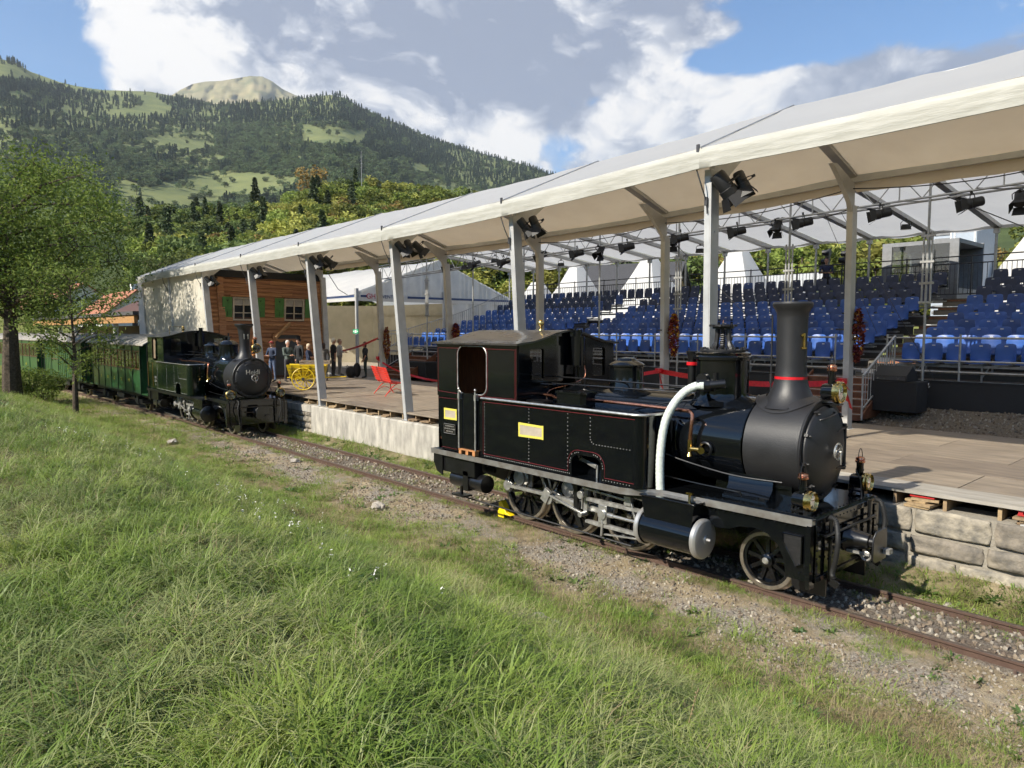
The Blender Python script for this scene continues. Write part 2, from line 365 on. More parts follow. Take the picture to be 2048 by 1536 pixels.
def build_ground():
    xs = sorted(set([round(v, 3) for v in np.concatenate([np.linspace(-600, -70, 24), np.linspace(-70, -20, 90), np.linspace(-20, 6, 131), np.linspace(6, 40, 24), np.linspace(40, 600, 24)])]))
    ys = sorted(set([round(v, 3) for v in np.concatenate([np.linspace(-300, -6, 14), np.linspace(-6, 10.44, 110), [10.46, 10.6, 10.95], np.linspace(11.05, 24, 60), np.linspace(24, 60, 20), np.linspace(60, 600, 20)])]))
    v = [(x, y, gz(x, y)) for y in ys for x in xs]; n = len(xs)
    f = [(j*n+i, j*n+i+1, (j+1)*n+i+1, (j+1)*n+i) for j in range(len(ys)-1) for i in range(n-1)]
    me = bpy.data.meshes.new('ground'); me.from_pydata(v, [], f); me.materials.append(zone_mat()); me.polygons.foreach_set('use_smooth', [True]*len(f)); me.update()
    o = bpy.data.objects.new('ground', me); COL.objects.link(o); tag(o, kind='structure')
build_ground()
# ---- hills, laid out by bearing and distance from the view point
def hpos(px, py, r):
    d = ray(px, py); return CC+d*(r/math.hypot(d.x, d.y))
SKY_A = [(-900, 540), (-300, 520), (200, 500), (300, 482), (450, 478), (560, 448), (620, 425), (700, 418), (760, 420), (850, 430), (1000, 450), (1250, 515), (1450, 520), (1500, 512), (1760, 510), (1850, 474), (1920, 462), (2048, 452), (2600, 440), (4200, 430)]
SKY_B = [(-1500, 150), (-700, 110), (-200, 92), (0, 118), (30, 124), (60, 143), (130, 168), (200, 180), (300, 183), (350, 193), (430, 210), (560, 200), (610, 196), (650, 190), (680, 189), (720, 214), (760, 232), (860, 276), (960, 306), (1050, 330), (1110, 352), (1250, 400), (1500, 450), (2200, 470), (3000, 430), (4600, 380)]
def rA(t, px): return 112+t*165
def rB(t, px): return 380*8.**t*(1+.05*math.sin(px*.011+t*5)+.04*mnoise.noise(Vector((px*.006, t*3, 1))))
def hill(name, sky, rf, ybase, cols, rows, mats, back=1.25):
    v = []; 
    for px in cols:
        p = hpos(px, 700, rf(0, px)*.42); v.append((p.x, p.y, .2))
    for j in range(rows+2):
        t = min(1, j/rows)
        for px in cols:
            ys = interp(px, sky); py = ybase+(ys-ybase)*t
            if j <= rows: p = hpos(px, py, rf(t, px))
            else: p = hpos(px, ybase, rf(1, px)*back)
            q = mnoise.noise(Vector((p.x*.012, p.y*.012, 2)))*(.006 if j <= rows else 0)*rf(t, px)*(1-t)*t*3
            v.append((p.x, p.y, p.z+q))
    n = len(cols); f = [(j*n+i, j*n+i+1, (j+1)*n+i+1, (j+1)*n+i) for j in range(rows+2) for i in range(n-1)]
    me = bpy.data.meshes.new(name); me.from_pydata(v, [], f); me.materials.append(mats); me.polygons.foreach_set('use_smooth', [True]*len(f)); me.update()
    o = bpy.data.objects.new(name, me); COL.objects.link(o); return tag(o, kind='structure')
M_hillA = mat('hillside_grass', (.22, .24, .07), .95, col2=(.12, .13, .04), scale=.06, spec=.1)
M_hillB = mat('meadow_grass', (.20, .215, .085), .95, col2=(.115, .14, .06), scale=.012, spec=.1)
hill('near_hillside', SKY_A, rA, 648, list(range(-900, 4201, 50)), 14, M_hillA)
hill('mountain_slope', SKY_B, rB, 645, list(range(-1500, 4601, 30)), 40, M_hillB)
def peak():
    m = mat('alpine_rock', (.36, .30, .17), .95, col2=(.17, .17, .09), scale=.004, detail=12, spec=.1)
    sky = [(300, 215), (335, 196), (360, 180), (385, 168), (410, 163), (440, 162), (470, 157), (500, 152), (525, 153), (545, 163), (565, 178), (590, 190), (640, 205), (700, 230)]
    cols = list(range(300, 701, 5)); v = []; rows = 24
    for j in range(rows+2):
        t = min(1, j/rows)
        for px in cols:
            py = 235+(interp(px, sky)-235)*t; r = 5200+1500*t
            r += 260*mnoise.noise(Vector((px*.03, t*2.2, 5)))*(1 if j < rows else .2)+120*mnoise.noise(Vector((px*.09, t*6, 9)))
            p = hpos(px, py, r) if j <= rows else hpos(px, 300, 7400); v.append(tuple(p))
    n = len(cols); f = [(j*n+i, j*n+i+1, (j+1)*n+i+1, (j+1)*n+i) for j in range(rows+1) for i in range(n-1)]
    me = bpy.data.meshes.new('mountain_peak'); me.from_pydata(v, [], f); me.materials.append(m); me.polygons.foreach_set('use_smooth', [True]*len(f)); me.update()
    o = bpy.data.objects.new('mountain_peak', me); COL.objects.link(o); tag(o, kind='structure')
peak()
def rear_hills():      # the valley's other side, unseen; added to block horizon glow in reflections
    m = mat('rear_forest', (.10, .13, .05), .95, col2=(.04, .055, .025), scale=.05, spec=.1); v = []; cols = [math.radians(a) for a in range(95, 446, 5)]; n = len(cols)
    for j in range(5):
        for a in cols:
            r = (170, 230, 330, 460, 700)[j]*(1+.15*math.sin(a*5+j)); k = smooth(math.radians(95), math.radians(125), a)*smooth(math.radians(445), math.radians(415), a) if a > 0 else 1; z = (0, 22, 48, 80, 95)[j]*(1+.25*math.sin(a*7)+.3*mnoise.noise(Vector((a*4, j, 2))))*k; aa = a-pi/2+YAW+pi/2
            v.append((r*math.cos(aa), r*math.sin(aa), z))
    f = [(j*n+i, j*n+i+1, (j+1)*n+i+1, (j+1)*n+i) for j in range(4) for i in range(n-1)]; v = [p for p in v]
    me = bpy.data.meshes.new('rear_hills'); me.from_pydata(v, [], f); me.materials.append(m); me.polygons.foreach_set('use_smooth', [True]*len(f)); me.update(); o = bpy.data.objects.new('rear_hills', me); COL.objects.link(o); tag(o, kind='structure')
rear_hills()
def pip(x, y, poly):
    c = False; n = len(poly)
    for i in range(n):
        x1, y1 = poly[i]; x2, y2 = poly[i-1]
        if (y1 > y) != (y2 > y) and x < (x2-x1)*(y-y1)/(y2-y1)+x1: c = not c
    return c
MEADOWS = [[(222, 350), (300, 377), (350, 362), (400, 352), (440, 343), (605, 357), (580, 392), (540, 404), (450, 402), (430, 425), (225, 440)],
           [(293, 277), (345, 276), (412, 283), (408, 307), (340, 299)], [(603, 252), (650, 254), (737, 266), (725, 292), (640, 294), (605, 286)],
           [(205, 226), (280, 214), (290, 206), (248, 186), (302, 178), (316, 200), (345, 216), (330, 234), (215, 238)],
           [(-20, 118), (60, 141), (128, 166), (150, 178), (60, 164), (-20, 156)], [(130, 160), (200, 176), (300, 180), (350, 190), (340, 196), (200, 190), (140, 178)],
           [(12, 184), (62, 184), (66, 202), (25, 202)], [(-20, 212), (80, 220), (60, 226), (-20, 224)], [(815, 322), (850, 330), (862, 352), (828, 347)],
           [(430, 315), (450, 313), (455, 325), (430, 330)]]
# ---- tree shapes
def crown_points(n, seed, shape, h=1., r=.3):
    rs = np.random.RandomState(seed); P = []
    if shape == 'cone':
        while len(P) < n:
            t = rs.rand(); tier = (t*11) % 1
            R = r*(1-t)**.8*(1.05-.5*tier)+.02
            a = rs.rand()*2*pi; k = rs.rand()**.35; arm = .75+.35*math.sin(a*7+int(t*11)*2.1)
            P.append((R*k*arm*math.cos(a), R*k*arm*math.sin(a), .1*h+t*h*.92-.05*k*h*(1-t)))
    else:
        blobs = [(0, 0, .62*h, r*.7, .3*h)]
        for i in range(13):
            a = i*2.4+rs.rand(); q = rs.rand(); blobs.append((math.cos(a)*r*(.35+.5*q), math.sin(a)*r*(.35+.5*q), (.30+.55*rs.rand())*h, r*(.3+.25*rs.rand()), h*(.09+.09*rs.rand())))
        while len(P) < n:
            b = blobs[rs.randint(len(blobs))]; d = rs.normal(size=3); d /= np.linalg.norm(d); k = .62+.42*rs.rand()**.5
            P.append((b[0]+d[0]*b[3]*k, b[1]+d[1]*b[3]*k, b[2]+d[2]*b[4]*k))
    return np.array(P)
def leafmat(name, c, c2, rnd=.28, trans=.3, scale=.8):
    return mat(name, c, .75, col2=c2, scale=scale, objrand=rnd, trans=trans, spec=.25)
def far_tree(name, shape, seed, m, mt, n, ls, h=1., r=.3):
    P = crown_points(n, seed, shape, h, r); rs = np.random.RandomState(seed)
    me = leaf_mesh(name, P, ls*(.6+.8*rs.rand(n)), [m, mt], seed=seed, flat=.6)
    mb = MB(); mb.cyl((0, 0, -.12*h), (0, 0, .75*h), .022*h, .008*h, n=6, mi=1)
    bm = bmesh.new(); bm.from_mesh(me); tm = mb.mesh(name+'_t', [m, mt]); bm.from_mesh(tm); bm.to_mesh(me); bm.free(); bpy.data.meshes.remove(tm)
    return me
M_trunk = mat('tree_bark', (.12, .095, .07), .95, col2=(.05, .04, .03), scale=12, spec=.2)
L_far = leafmat('far_broadleaf', (.155, .20, .085), (.095, .13, .06), .4, .2, .02)
L_con = leafmat('far_conifer', (.085, .12, .07), (.05, .075, .045), .35, .1, .02)
L_sun = leafmat('hillside_leaves', (.28, .32, .07), (.17, .21, .05), .42, .28, .25)
L_sun2 = leafmat('hillside_leaves_yellow', (.44, .42, .10), (.27, .28, .065), .35, .3, .25)
L_sun3 = leafmat('hillside_leaves_dark', (.16, .205, .06), (.09, .125, .04), .3, .25, .25)
L_con2 = leafmat('hillside_needles', (.10, .13, .055), (.055, .075, .035), .3, .1, .3)
L_rus = leafmat('hillside_leaves_russet', (.34, .22, .07), (.20, .14, .05), .2, .25, .25)
def woods():
    rs = np.random.RandomState(3)
    V = [far_tree('far_broadleaf_tree', 'round', 10+i, L_far, M_trunk, 330, .16, 1., .42) for i in range(3)]+[far_tree('far_spruce', 'cone', 20+i, L_con, M_trunk, 300, .12, 1., .22) for i in range(2)]
    P = []; R = []; Sx = []; I = []; grid = {}
    for k in range(90000):
        px = rs.uniform(-60, 1260); ys = interp(px, SKY_B); py = ys+(rs.rand()**.85)*(520-ys)
        if any(pip(px, py, m) for m in MEADOWS) and rs.rand() > .012: continue
        t = (645-py)/(645-ys)
        if t > 1: continue
        r = rB(t, px); hi_ = py < 250 or (px > 700 and t > .80) or (px < 330 and py < 265); q_ = mnoise.noise(Vector((px*.045, py*.06, 3)))+.35*mnoise.noise(Vector((px*.3, py*.3, 8))); con = q_ > (-.28 if hi_ else .33)
        w = (7.5 if con else 10.)*FPX/r; sp = w*.58; key = (int(px/sp), int(py/(sp*.5)), int(math.log(r)*5))
        if key in grid: continue
        grid[key] = 1
        h = (rs.uniform(12, 20) if con else rs.uniform(10, 16))
        p = hpos(px, py, r); P.append((p.x, p.y, p.z-.5)); R.append((0, 0, rs.rand()*6.28)); kx = h*(1.15 if con else 1.05); Sx.append((kx*rs.uniform(.9, 1.15), kx*rs.uniform(.9, 1.15), h)); I.append(rs.randint(3) if not con else 3+rs.randint(2))
    o = gn_scatter('mountain_forest', P, R, Sx, I, V); tag(o, 'dark green forest of broadleaf trees and spruces covering the mountain slopes', 'forest', kind='stuff')
    # near sunlit hillside
    V = [far_tree('hillside_tree_a', 'round', 31, L_sun, M_trunk, 1500, .085, 1., .36), far_tree('hillside_tree_b', 'round', 32, L_sun2, M_trunk, 1300, .08, 1., .33), far_tree('hillside_tree_c', 'round', 33, L_sun3, M_trunk, 1500, .085, 1., .38),
         far_tree('hillside_tree_d', 'cone', 34, L_con2, M_trunk, 1300, .06, 1., .2), far_tree('hillside_tree_e', 'round', 35, L_sun, M_trunk, 800, .07, 1., .3), far_tree('hillside_tree_f', 'round', 36, L_rus, M_trunk, 900, .075, 1., .34)]
    P = []; R = []; Sx = []; I = []; grid = {}
    for k in range(6000):
        px = rs.uniform(-420, 2500); ys = interp(px, SKY_A); t = rs.rand()**.8; py = 648+(ys-648)*t; r = rA(t, px)
        if px > 1840 and (rs.rand() > .06 or t > .55) : 
            if not (t > .93 and rs.rand() < .6): continue
        if px < 300 and py > 548: continue
        p = hpos(px, py, r); key = (int(p.x/4.6), int(p.y/4.6))
        if key in grid: continue
        if px < 330 and rs.rand() < .35 and t > .6: continue
        grid[key] = 1
        if px < 520: w = [.36, .12, .36, .07, .07, .02]
        else: w = [.34, .38, .08, .05, .11, .04]
        i = rs.choice(6, p=w); h = rs.uniform(8, 14) if i != 3 else rs.uniform(12, 18)
        if px > 1500 and rs.rand() < .07: i = 5
        P.append((p.x, p.y, p.z-.3)); R.append((0, 0, rs.rand()*6.28)); Sx.append((h*rs.uniform(.8, 1.25), h*rs.uniform(.8, 1.25), h)); I.append(i)
    o = gn_scatter('hillside_woodland', P, R, Sx, I, V); tag(o, 'sunlit yellow-green mixed woodland on the low hill behind the tents', 'woodland', kind='stuff')
    # single trees that stand out of the wood
    lab = [(622, 'd', 418, 16, 5, 'russet brown rounded tree highest on the wooded hillside', 'tree'), (512, 'c', 452, 17, 3, 'tall dark pointed spruce rising left of the middle of the hillside', 'tree'),
           (705, 'c', 470, 17, 3, 'dark green spruce standing low on the hillside right of the russet tree', 'tree'), (395, 'c', 470, 13, 3, 'small dark spruce at the foot of the green meadow', 'tree'),
           (800, 'b', 425, 12, 1, 'pale yellow-green tree with an airy crown near the hill crest', 'tree'), (735, 'b', 420, 12, 4, 'thin light green tree beside the tall mast on the hill crest', 'tree'),
           (440, 'c', 476, 14, 2, 'dark round tree in front of the meadow on the hillside', 'tree'), (350, 'c', 500, 13, 3, 'dark spruce rising behind the red-roofed houses', 'tree')]
    for px, _, py, h, vi, l, c in lab:
        ys = interp(px, SKY_A); t = min(1, (648-py)/(648-ys)); p = hpos(px, py, rA(t, px))
        e = empty('spruce_tree' if vi == 3 else 'broadleaf_tree', (p.x, p.y, p.z-.2), px, l, c)
        src = V[vi]; nleaf = {0: 1500, 1: 1300, 2: 1500, 3: 1300, 4: 800, 5: 900}[vi]
        P2 = crown_points(nleaf, 60+px, 'cone' if vi == 3 else 'round', 1, .2 if vi == 3 else .36)
        cm = leaf_mesh('crown', P2*h, .075*h*np.ones(nleaf), [src.materials[0]], seed=px); inst('crown', cm, (0, 0, 0), parent=e)
        MB().cyl((0, 0, -.5), (0, 0, .7*h), .02*h, .006*h, n=6).build('trunk', M_trunk, e)
woods()
# thin mast on the hill
p = hpos(724, 400, 262); mb = MB(); mb.cyl((p.x, p.y, p.z-2), (p.x, p.y, p.z+17), .16, .08, n=6)
for k in range(4): mb.cyl((p.x-.8, p.y, p.z+15-k*1.2), (p.x+.8, p.y, p.z+15-k*1.2), .05, n=4)
tag(mb.build('antenna_mast', mat('mast_metal', (.3, .3, .3), .6)), 'thin grey mast standing above the trees on the hill', 'mast')
# ------------------------------------------------------------------ railway track
M_rust = mat('rusty_rail_steel', (.10, .062, .046), .8, col2=(.075, .045, .034), scale=14, bump=.3, bscale=60, spec=.3)
M_railtop = mat('rail_running_face', (.14, .105, .085), .5, metal=.35, var=.2, scale=25)
M_sleep = mat('steel_sleeper', (.13, .08, .06), .85, col2=(.06, .042, .035), scale=9, bump=.4, bscale=50)
def build_track():
    t = empty('railway_track', (0, TY, 0), label='rusty narrow-gauge railway track on steel sleepers in gravel', cat='railway track')
    xs = [8, 2]+list(np.arange(-1, -26, -2.5))+list(np.arange(-26, -110, -2.)); prof = [(-.05, -.135), (.05, -.135), (.05, -.12), (.012, -.105), (.012, -.04), (.03, -.028), (.03, -.003), (.024, 0), (-.024, 0), (-.03, -.003), (-.03, -.028), (-.012, -.04), (-.012, -.105), (-.05, -.12)]
    for s in (-.5, .5):
        mb = MB(); vs = []; fs = []; k = len(prof)
        for x in xs:
            y = track_y(x)-TY+s*1.03; 
            for a, b in prof: vs.append((x, y+a, b))
        for i in range(len(xs)-1):
            for j in range(k): fs.append((i*k+j, i*k+(j+1) % k, (i+1)*k+(j+1) % k, (i+1)*k+j))
        mb.add(vs, fs); 
        for n_, fi in enumerate(fs):
            if n_ % k in (6, 7, 8): mb.m[n_] = 1
        mb.build('rail', [M_rust, M_railtop], t, fix=True)
    sm = MB()
    prf = [(-.13, -.1), (-.09, 0), (.09, 0), (.13, -.1)]
    sm.prism([(a, b-.135) for a, b in prf], 1.75, (0, .875, 0), (1, 0, 0), (0, 0, 1))
    for s in (-.5, .5):
        for q in (-.09, .09): sm.box((0, s*1.03+q, -.12), (.09, .06, .045)); sm.cyl((0, s*1.03+q, -.1), (0, s*1.03+q, -.06), .016, n=6)
    me = sm.mesh('sleeper', M_sleep); x = 4.
    while x > -62: inst('sleeper', me, (x+random.uniform(-.03, .03), track_y(x)-TY, 0), (0, 0, random.uniform(-.015, .015)), parent=t); x -= .72
build_track()
# ------------------------------------------------------------------ gravel, stones, grass
M_stone = mat('gravel_stone', (.36, .32, .27), .9, col2=(.18, .155, .125), scale=9, objrand=.5, spec=.2)
M_stoneb = mat('gravel_stone_brown', (.26, .205, .15), .9, col2=(.13, .10, .075), scale=9, objrand=.5, spec=.2)
def rock_mesh(name, seed, m, sub=1, rough=.35):
    bm = bmesh.new(); bmesh.ops.create_icosphere(bm, subdivisions=sub, radius=1)
    for v in bm.verts:
        d = v.co.normalized(); k = 1+rough*mnoise.noise(d*1.4+Vector((seed*3.1, 0, 0)))+rough*.4*mnoise.noise(d*3.5+Vector((0, seed, 0))); v.co = Vector((d.x*k*1.15, d.y*k*.9, d.z*k*.62))
    me = bpy.data.meshes.new(name); bm.to_mesh(me); bm.free(); me.materials.append(m); return me
def build_gravel():
    rs = np.random.RandomState(11); V = [rock_mesh('gravel_a', 1, M_stone), rock_mesh('gravel_b', 2, M_stoneb), rock_mesh('gravel_c', 3, M_stone), rock_mesh('gravel_d', 5, M_stoneb)]
    P = []; R = []; Sc = []; I = []
    def put(x, y, s): P.append((x, y, gz(x, y)+s*.2)); R.append(rs.rand(3)*6.28); Sc.append(s); I.append(rs.randint(4))
    for k in range(15000):     # gravel path
        x = 3-28*rs.rand()**1.3; y = rs.uniform(6.6, 8.25)
        if mnoise.noise(Vector((x*.5, y*.9, 0))) < -.12: continue
        put(x, y, rs.uniform(.006, .022)*(1 if rs.rand() < .97 else 1.8))
    for k in range(6500):      # ballast between the rails
        x = 3-32*rs.rand()**1.2; y = rs.uniform(8.42, 9.75); put(x, y, rs.uniform(.012, .04))
    for k in range(6000):      # yard gravel
        x = rs.uniform(-12, 2); y = rs.uniform(16.9, 19.4); put(x, y, rs.uniform(.012, .035))
    o = gn_scatter('loose_gravel', P, R, Sc, I, V); tag(o, 'loose grey and brown gravel along the track, the path and the yard', 'gravel', kind='stuff')
build_gravel()
for i, (px, py, s, l) in enumerate(((755, 1018, .14, 'pale squared stone on the gravel beside the grass, left of the engine cab'), (590, 925, .11, 'small pale rock on the gravel path below the stone wall'), (345, 888, .16, 'grey rock at the edge of the lawn near the far engine'),
                                 (1072, 1243, .10, 'whitish broken stone in the bare patch of the lawn'), (1052, 1232, .07, 'small brown stone beside the whitish broken one'), (1110, 1250, .06, 'small flat stone right of the whitish broken one'), (1896, 1215, .06, 'small white stone between the rails at the right'), (1870, 1222, .05, 'grey pebble between the rails beside the white one'))):
    p = at_z(px, py, .0)
    for _ in range(6): p = at_z(px, py, gz(p.x, p.y))
    me = rock_mesh('rock', 20+i, mat('pale_rock', (.45, .41, .35), .9, col2=(.25, .22, .19), scale=5, bump=.5), 3, .5)
    tag(inst('rock', me, (p.x, p.y, p.z+s*.3), (0, 0, i*1.3), s), l.replace(', left of the tender end', ''), 'stone')
def blade_tuft(name, m, n, L0, L1, spread, w, droop, seed, segs=4, lean=.5, dirb=None):
    rs = np.random.RandomState(seed); mb = MB()
    for i in range(n):
        a = rs.rand()*2*pi; R = spread*rs.rand()**.6; bx, by = R*math.cos(a), R*math.sin(a); th = a+rs.normal()*.7
        if dirb is not None and rs.rand() < .6: th = dirb+rs.normal()*.5
        Ln = rs.uniform(L0, L1); el = rs.uniform(.9, 1.5)-lean*rs.rand(); dr = droop*rs.uniform(.5, 1.4); p = Vector((bx, by, -.02)); vs = []; ww = w*rs.uniform(.6, 1.3)
        sx = Vector((-math.sin(th), math.cos(th), 0))
        for k in range(segs+1):
            t = k/segs; hw = ww*(1-t*t)*.5+.0004
            vs += [p-sx*hw, p+sx*hw]
            e = el-dr*t*1.6; p = p+Vector((math.cos(th)*math.cos(e), math.sin(th)*math.cos(e), math.sin(e)))*(Ln/segs)
        mb.add(vs, [(2*k, 2*k+1, 2*k+3, 2*k+2) for k in range(segs)])
    return mb.mesh(name, m, smooth=True, ang=180)
def grass_mat(name, c, c2, c3, rnd=.3):
    m = bpy.data.materials.new(name); m.use_nodes = True; t = m.node_tree; L = t.links.new; b = t.nodes['Principled BSDF']; b.inputs['Roughness'].default_value = .5; b.inputs['Specular IOR Level'].default_value = .35
    g = t.nodes.new('ShaderNodeNewGeometry'); n = N(t, 'ShaderNodeTexNoise', i_Scale=.9, i_Detail=4.); L(g.outputs['Position'], n.inputs['Vector'])
    n2 = N(t, 'ShaderNodeTexNoise', i_Scale=14., i_Detail=2.); L(g.outputs['Position'], n2.inputs['Vector'])
    oi = t.nodes.new('ShaderNodeObjectInfo'); f = math_(t, 'MULTIPLY_ADD', oi.outputs['Random'], .35, math_(t, 'MULTIPLY_ADD', n2.outputs['Fac'], .5, math_(t, 'MULTIPLY_ADD', n.outputs['Fac'], 1.3, -.6)))
    r = t.nodes.new('ShaderNodeValToRGB'); L(f, r.inputs[0]); e = r.color_ramp.elements; e[0].position = .15; e[0].color = (*c, 1); e[1].position = .9; e[1].color = (*c3, 1); q = e.new(.5); q.color = (*c2, 1)
    L(r.outputs[0], b.inputs['Base Color']); tr = t.nodes.new('ShaderNodeBsdfTranslucent'); L(r.outputs[0], tr.inputs[0]); mx = t.nodes.new('ShaderNodeMixShader'); mx.inputs[0].default_value = .35
    L(b.outputs[0], mx.inputs[1]); L(tr.outputs[0], mx.inputs[2]); L(mx.outputs[0], t.nodes['Material Output'].inputs['Surface']); return m
G1 = grass_mat('lawn_blades', (.11, .185, .028), (.21, .285, .052), (.36, .375, .11))
G2 = grass_mat('pale_blades', (.20, .25, .08), (.33, .355, .145), (.47, .45, .23))
G3 = grass_mat('straw_blades', (.24, .18, .09), (.36, .29, .16), (.45, .38, .22))
GW = grass_mat('broad_weed_leaves', (.05, .10, .03), (.10, .17, .045), (.20, .24, .07))
def build_grass():
    rs = np.random.RandomState(5); P = []; R = []; Sc = []; I = []
    V = [blade_tuft('t00', G1, 26, .12, .28, .12, .0062, 1.0, 1, 3), blade_tuft('t01', G1, 34, .20, .42, .07, .0055, 1.9, 2, lean=.8), blade_tuft('t02', G2, 34, .22, .46, .06, .0042, 2.1, 3, lean=.9),
         blade_tuft('t03', G1, 22, .08, .18, .11, .006, .8, 4, 3), blade_tuft('t04', G2, 20, .12, .28, .11, .0045, 1.3, 5, 3, lean=.8), blade_tuft('t05', G3, 18, .10, .28, .12, .0035, 1.2, 6, 3, lean=.9),
         blade_tuft('t06', G1, 22, .04, .10, .11, .006, .8, 7, 3), blade_tuft('t07', G3, 18, .05, .13, .12, .0035, 1., 8, 3, lean=1.1), blade_tuft('t08', G1, 12, .12, .26, .18, .016, .9, 9, 3), blade_tuft('t09', G3, 14, .35, .6, .10, .0035, .7, 10, 5), blade_tuft('t10', GW, 15, .07, .17, .03, .045, .9, 12, 3, lean=1.0), blade_tuft('t11', GW, 26, .04, .09, .12, .022, .7, 13, 3, lean=1.2)]
    def put(x, y, v, s): P.append((x, y, gz(x, y))); R.append((rs.normal()*.16, rs.normal()*.16, rs.rand()*6.28)); Sc.append(s); I.append(v)
    # lawn: density falls with distance
    for k in range(30000):
        d = 2.0*(40/2.0)**rs.rand(); a = YAW+rs.uniform(-.80, .80); x = -math.sin(a)*d; y = math.cos(a)*d
        if y > 6.9 or y < -.5: continue
        edge = 6.2+1.0*mnoise.noise(Vector((x*.45, y*.2, 4)))
        if y > edge-.3*rs.rand(): continue
        pr = smooth(edge+.1, edge-2.2, y)
        if rs.rand() > .35+.65*pr: continue
        patch = mnoise.noise(Vector((x*.55, y*.55, 11))); clump = mnoise.noise(Vector((x*2.3, y*2.3, 2)))+.5*mnoise.noise(Vector((x*5, y*5, 6)))
        s = (.50+.36*pr)*rs.uniform(.75, 1.2)*(1+.55*max(-.5, clump))*(1 if d < 12 else 1.25)
        if clump < -.42: continue
        if clump < -.18: v = rs.choice([0, 3, 4, 5, 7, 6], p=[.22, .28, .14, .14, .10, .12])
        elif pr < .55: v = rs.choice([3, 4, 5, 6, 7, 0], p=[.20, .12, .30, .10, .20, .08])
        elif patch > .08: v = rs.choice([0, 1, 2, 3, 8], p=[.38, .34, .12, .12, .04])
        elif patch < -.2: v = rs.choice([1, 2, 4, 5], p=[.22, .42, .2, .16])
        else: v = rs.choice([0, 1, 2, 4, 5], p=[.2, .30, .30, .14, .06])
        if d > 9: v = rs.choice([0, 1, 2, 3, 4, 5], p=[.28, .24, .15, .17, .1, .06])
        put(x, y, v, s)
    # straw and weeds on the path, between rails, along the wall
    for k in range(13000):
        x = 3-34*rs.rand()**1.25; y = rs.uniform(4.9, 7.5)
        if rs.rand() < smooth(6.6, 7.5, y): continue
        g_ = mnoise.noise(Vector((x*.7, y*1.2, 40)))+.4*mnoise.noise(Vector((x*3, y*3, 44)))
        put(x, y, rs.choice([3, 5, 6, 7, 0], p=[.36, .06, .36, .08, .14] if g_ > .02 else [.08, .30, .12, .44, .06]), rs.uniform(.5, 1.05))
    for k in range(15000):
        x = 3-34*rs.rand()**1.3; y = rs.uniform(5.0, 8.3); f = mnoise.noise(Vector((x*.5, y*.9, 0)))+.25*mnoise.noise(Vector((x*2.5, y*2.5, 5)))+(.12 if y > 7.0 else -.05)
        if f > .02 and rs.rand() > .10: continue
        g_ = mnoise.noise(Vector((x*.8, y*1.4, 40)))
        put(x, y, rs.choice([3, 5, 6, 7], p=[.30, .12, .48, .10] if g_ > .05 else [.08, .34, .18, .40]), rs.uniform(.4, .95))
    for k in range(3800):
        x = 3-36*rs.rand()**1.1; y = rs.uniform(9.45, 10.28); f = mnoise.noise(Vector((x*.6, y, 8)))
        if f < -.15 and rs.rand() > .3: continue
        put(x, y, rs.choice([0, 3, 8, 5, 6], p=[.25, .3, .15, .1, .2]), rs.uniform(.45, 1.0))
    for k in range(5000):
        x = 3-32*rs.rand()**1.2; y = rs.choice([rs.uniform(8.45, 9.3), rs.uniform(8.1, 8.32), rs.uniform(9.42, 9.6)]); f = mnoise.noise(Vector((x*.9, y, 18)))+.4*mnoise.noise(Vector((x*3, y*3, 4)))
        if f < -.02: continue
        put(x, y, rs.choice([3, 5, 6], p=[.4, .2, .4]), rs.uniform(.4, .8))
    for k in range(2000): x = 2.5-24*rs.rand()**1.3; y = rs.uniform(1.2, 8.3) if k % 3 else rs.uniform(9.6, 10.25); (mnoise.noise(Vector((x*1.1, y*1.1, 60))) > .05) and put(x, y, rs.choice([10, 11]), rs.uniform(.5, 1.2))
    for k in range(120): x = -2.-14*rs.rand(); y = rs.uniform(1.0, 5.6); put(x, y, 9, rs.uniform(.45, .8))
    for k in range(60): x = 3-22*rs.rand(); put(x, rs.uniform(7.3, 8.2), 9, rs.uniform(.35, .7))
    for k in range(5200):      # banks near the carriages
        x = rs.uniform(-58, -22); y = rs.uniform(4.4, 8.0)-(0.00125*(x+24)**2); put(x, y, rs.choice([3, 5, 6, 7, 0], p=[.25, .2, .25, .15, .15]), rs.uniform(.7, 1.5))
    rs2 = np.random.RandomState(9); fp_ = []; fm = []
    for cx, cy in [(-14, 3.4), (-11.5, 3.0), (-8.6, 3.0), (-7.2, 3.2), (-13, 2.2), (-6.2, 2.7), (-9.5, 4.2), (-4.4, 2.6)]:
        for k in range(7): x = cx+rs2.normal()*.35; y = cy+rs2.normal()*.25; fp_ += [(x+rs2.normal()*.012, y+rs2.normal()*.012, gz(x, y)+.22+rs2.normal()*.03+rs2.rand()*.01) for _ in range(5)]
    wf = bpy.data.objects.new('wildflowers', leaf_mesh('wildflowers', fp_, .022*np.ones(len(fp_)), [mat('white_petals', (.75, .73, .68), .7, var=0)], flat=1.)); COL.objects.link(wf); tag(wf, 'small white flower heads scattered through the long grass', 'flowers', kind='stuff')
    o = gn_scatter('meadow_grass', P, R, Sc, I, V, realize=True); print('NPTS', len(P)); tag(o, 'long windswept green grass with pale blades and straw on the bank', 'grass', kind='stuff')
build_grass()
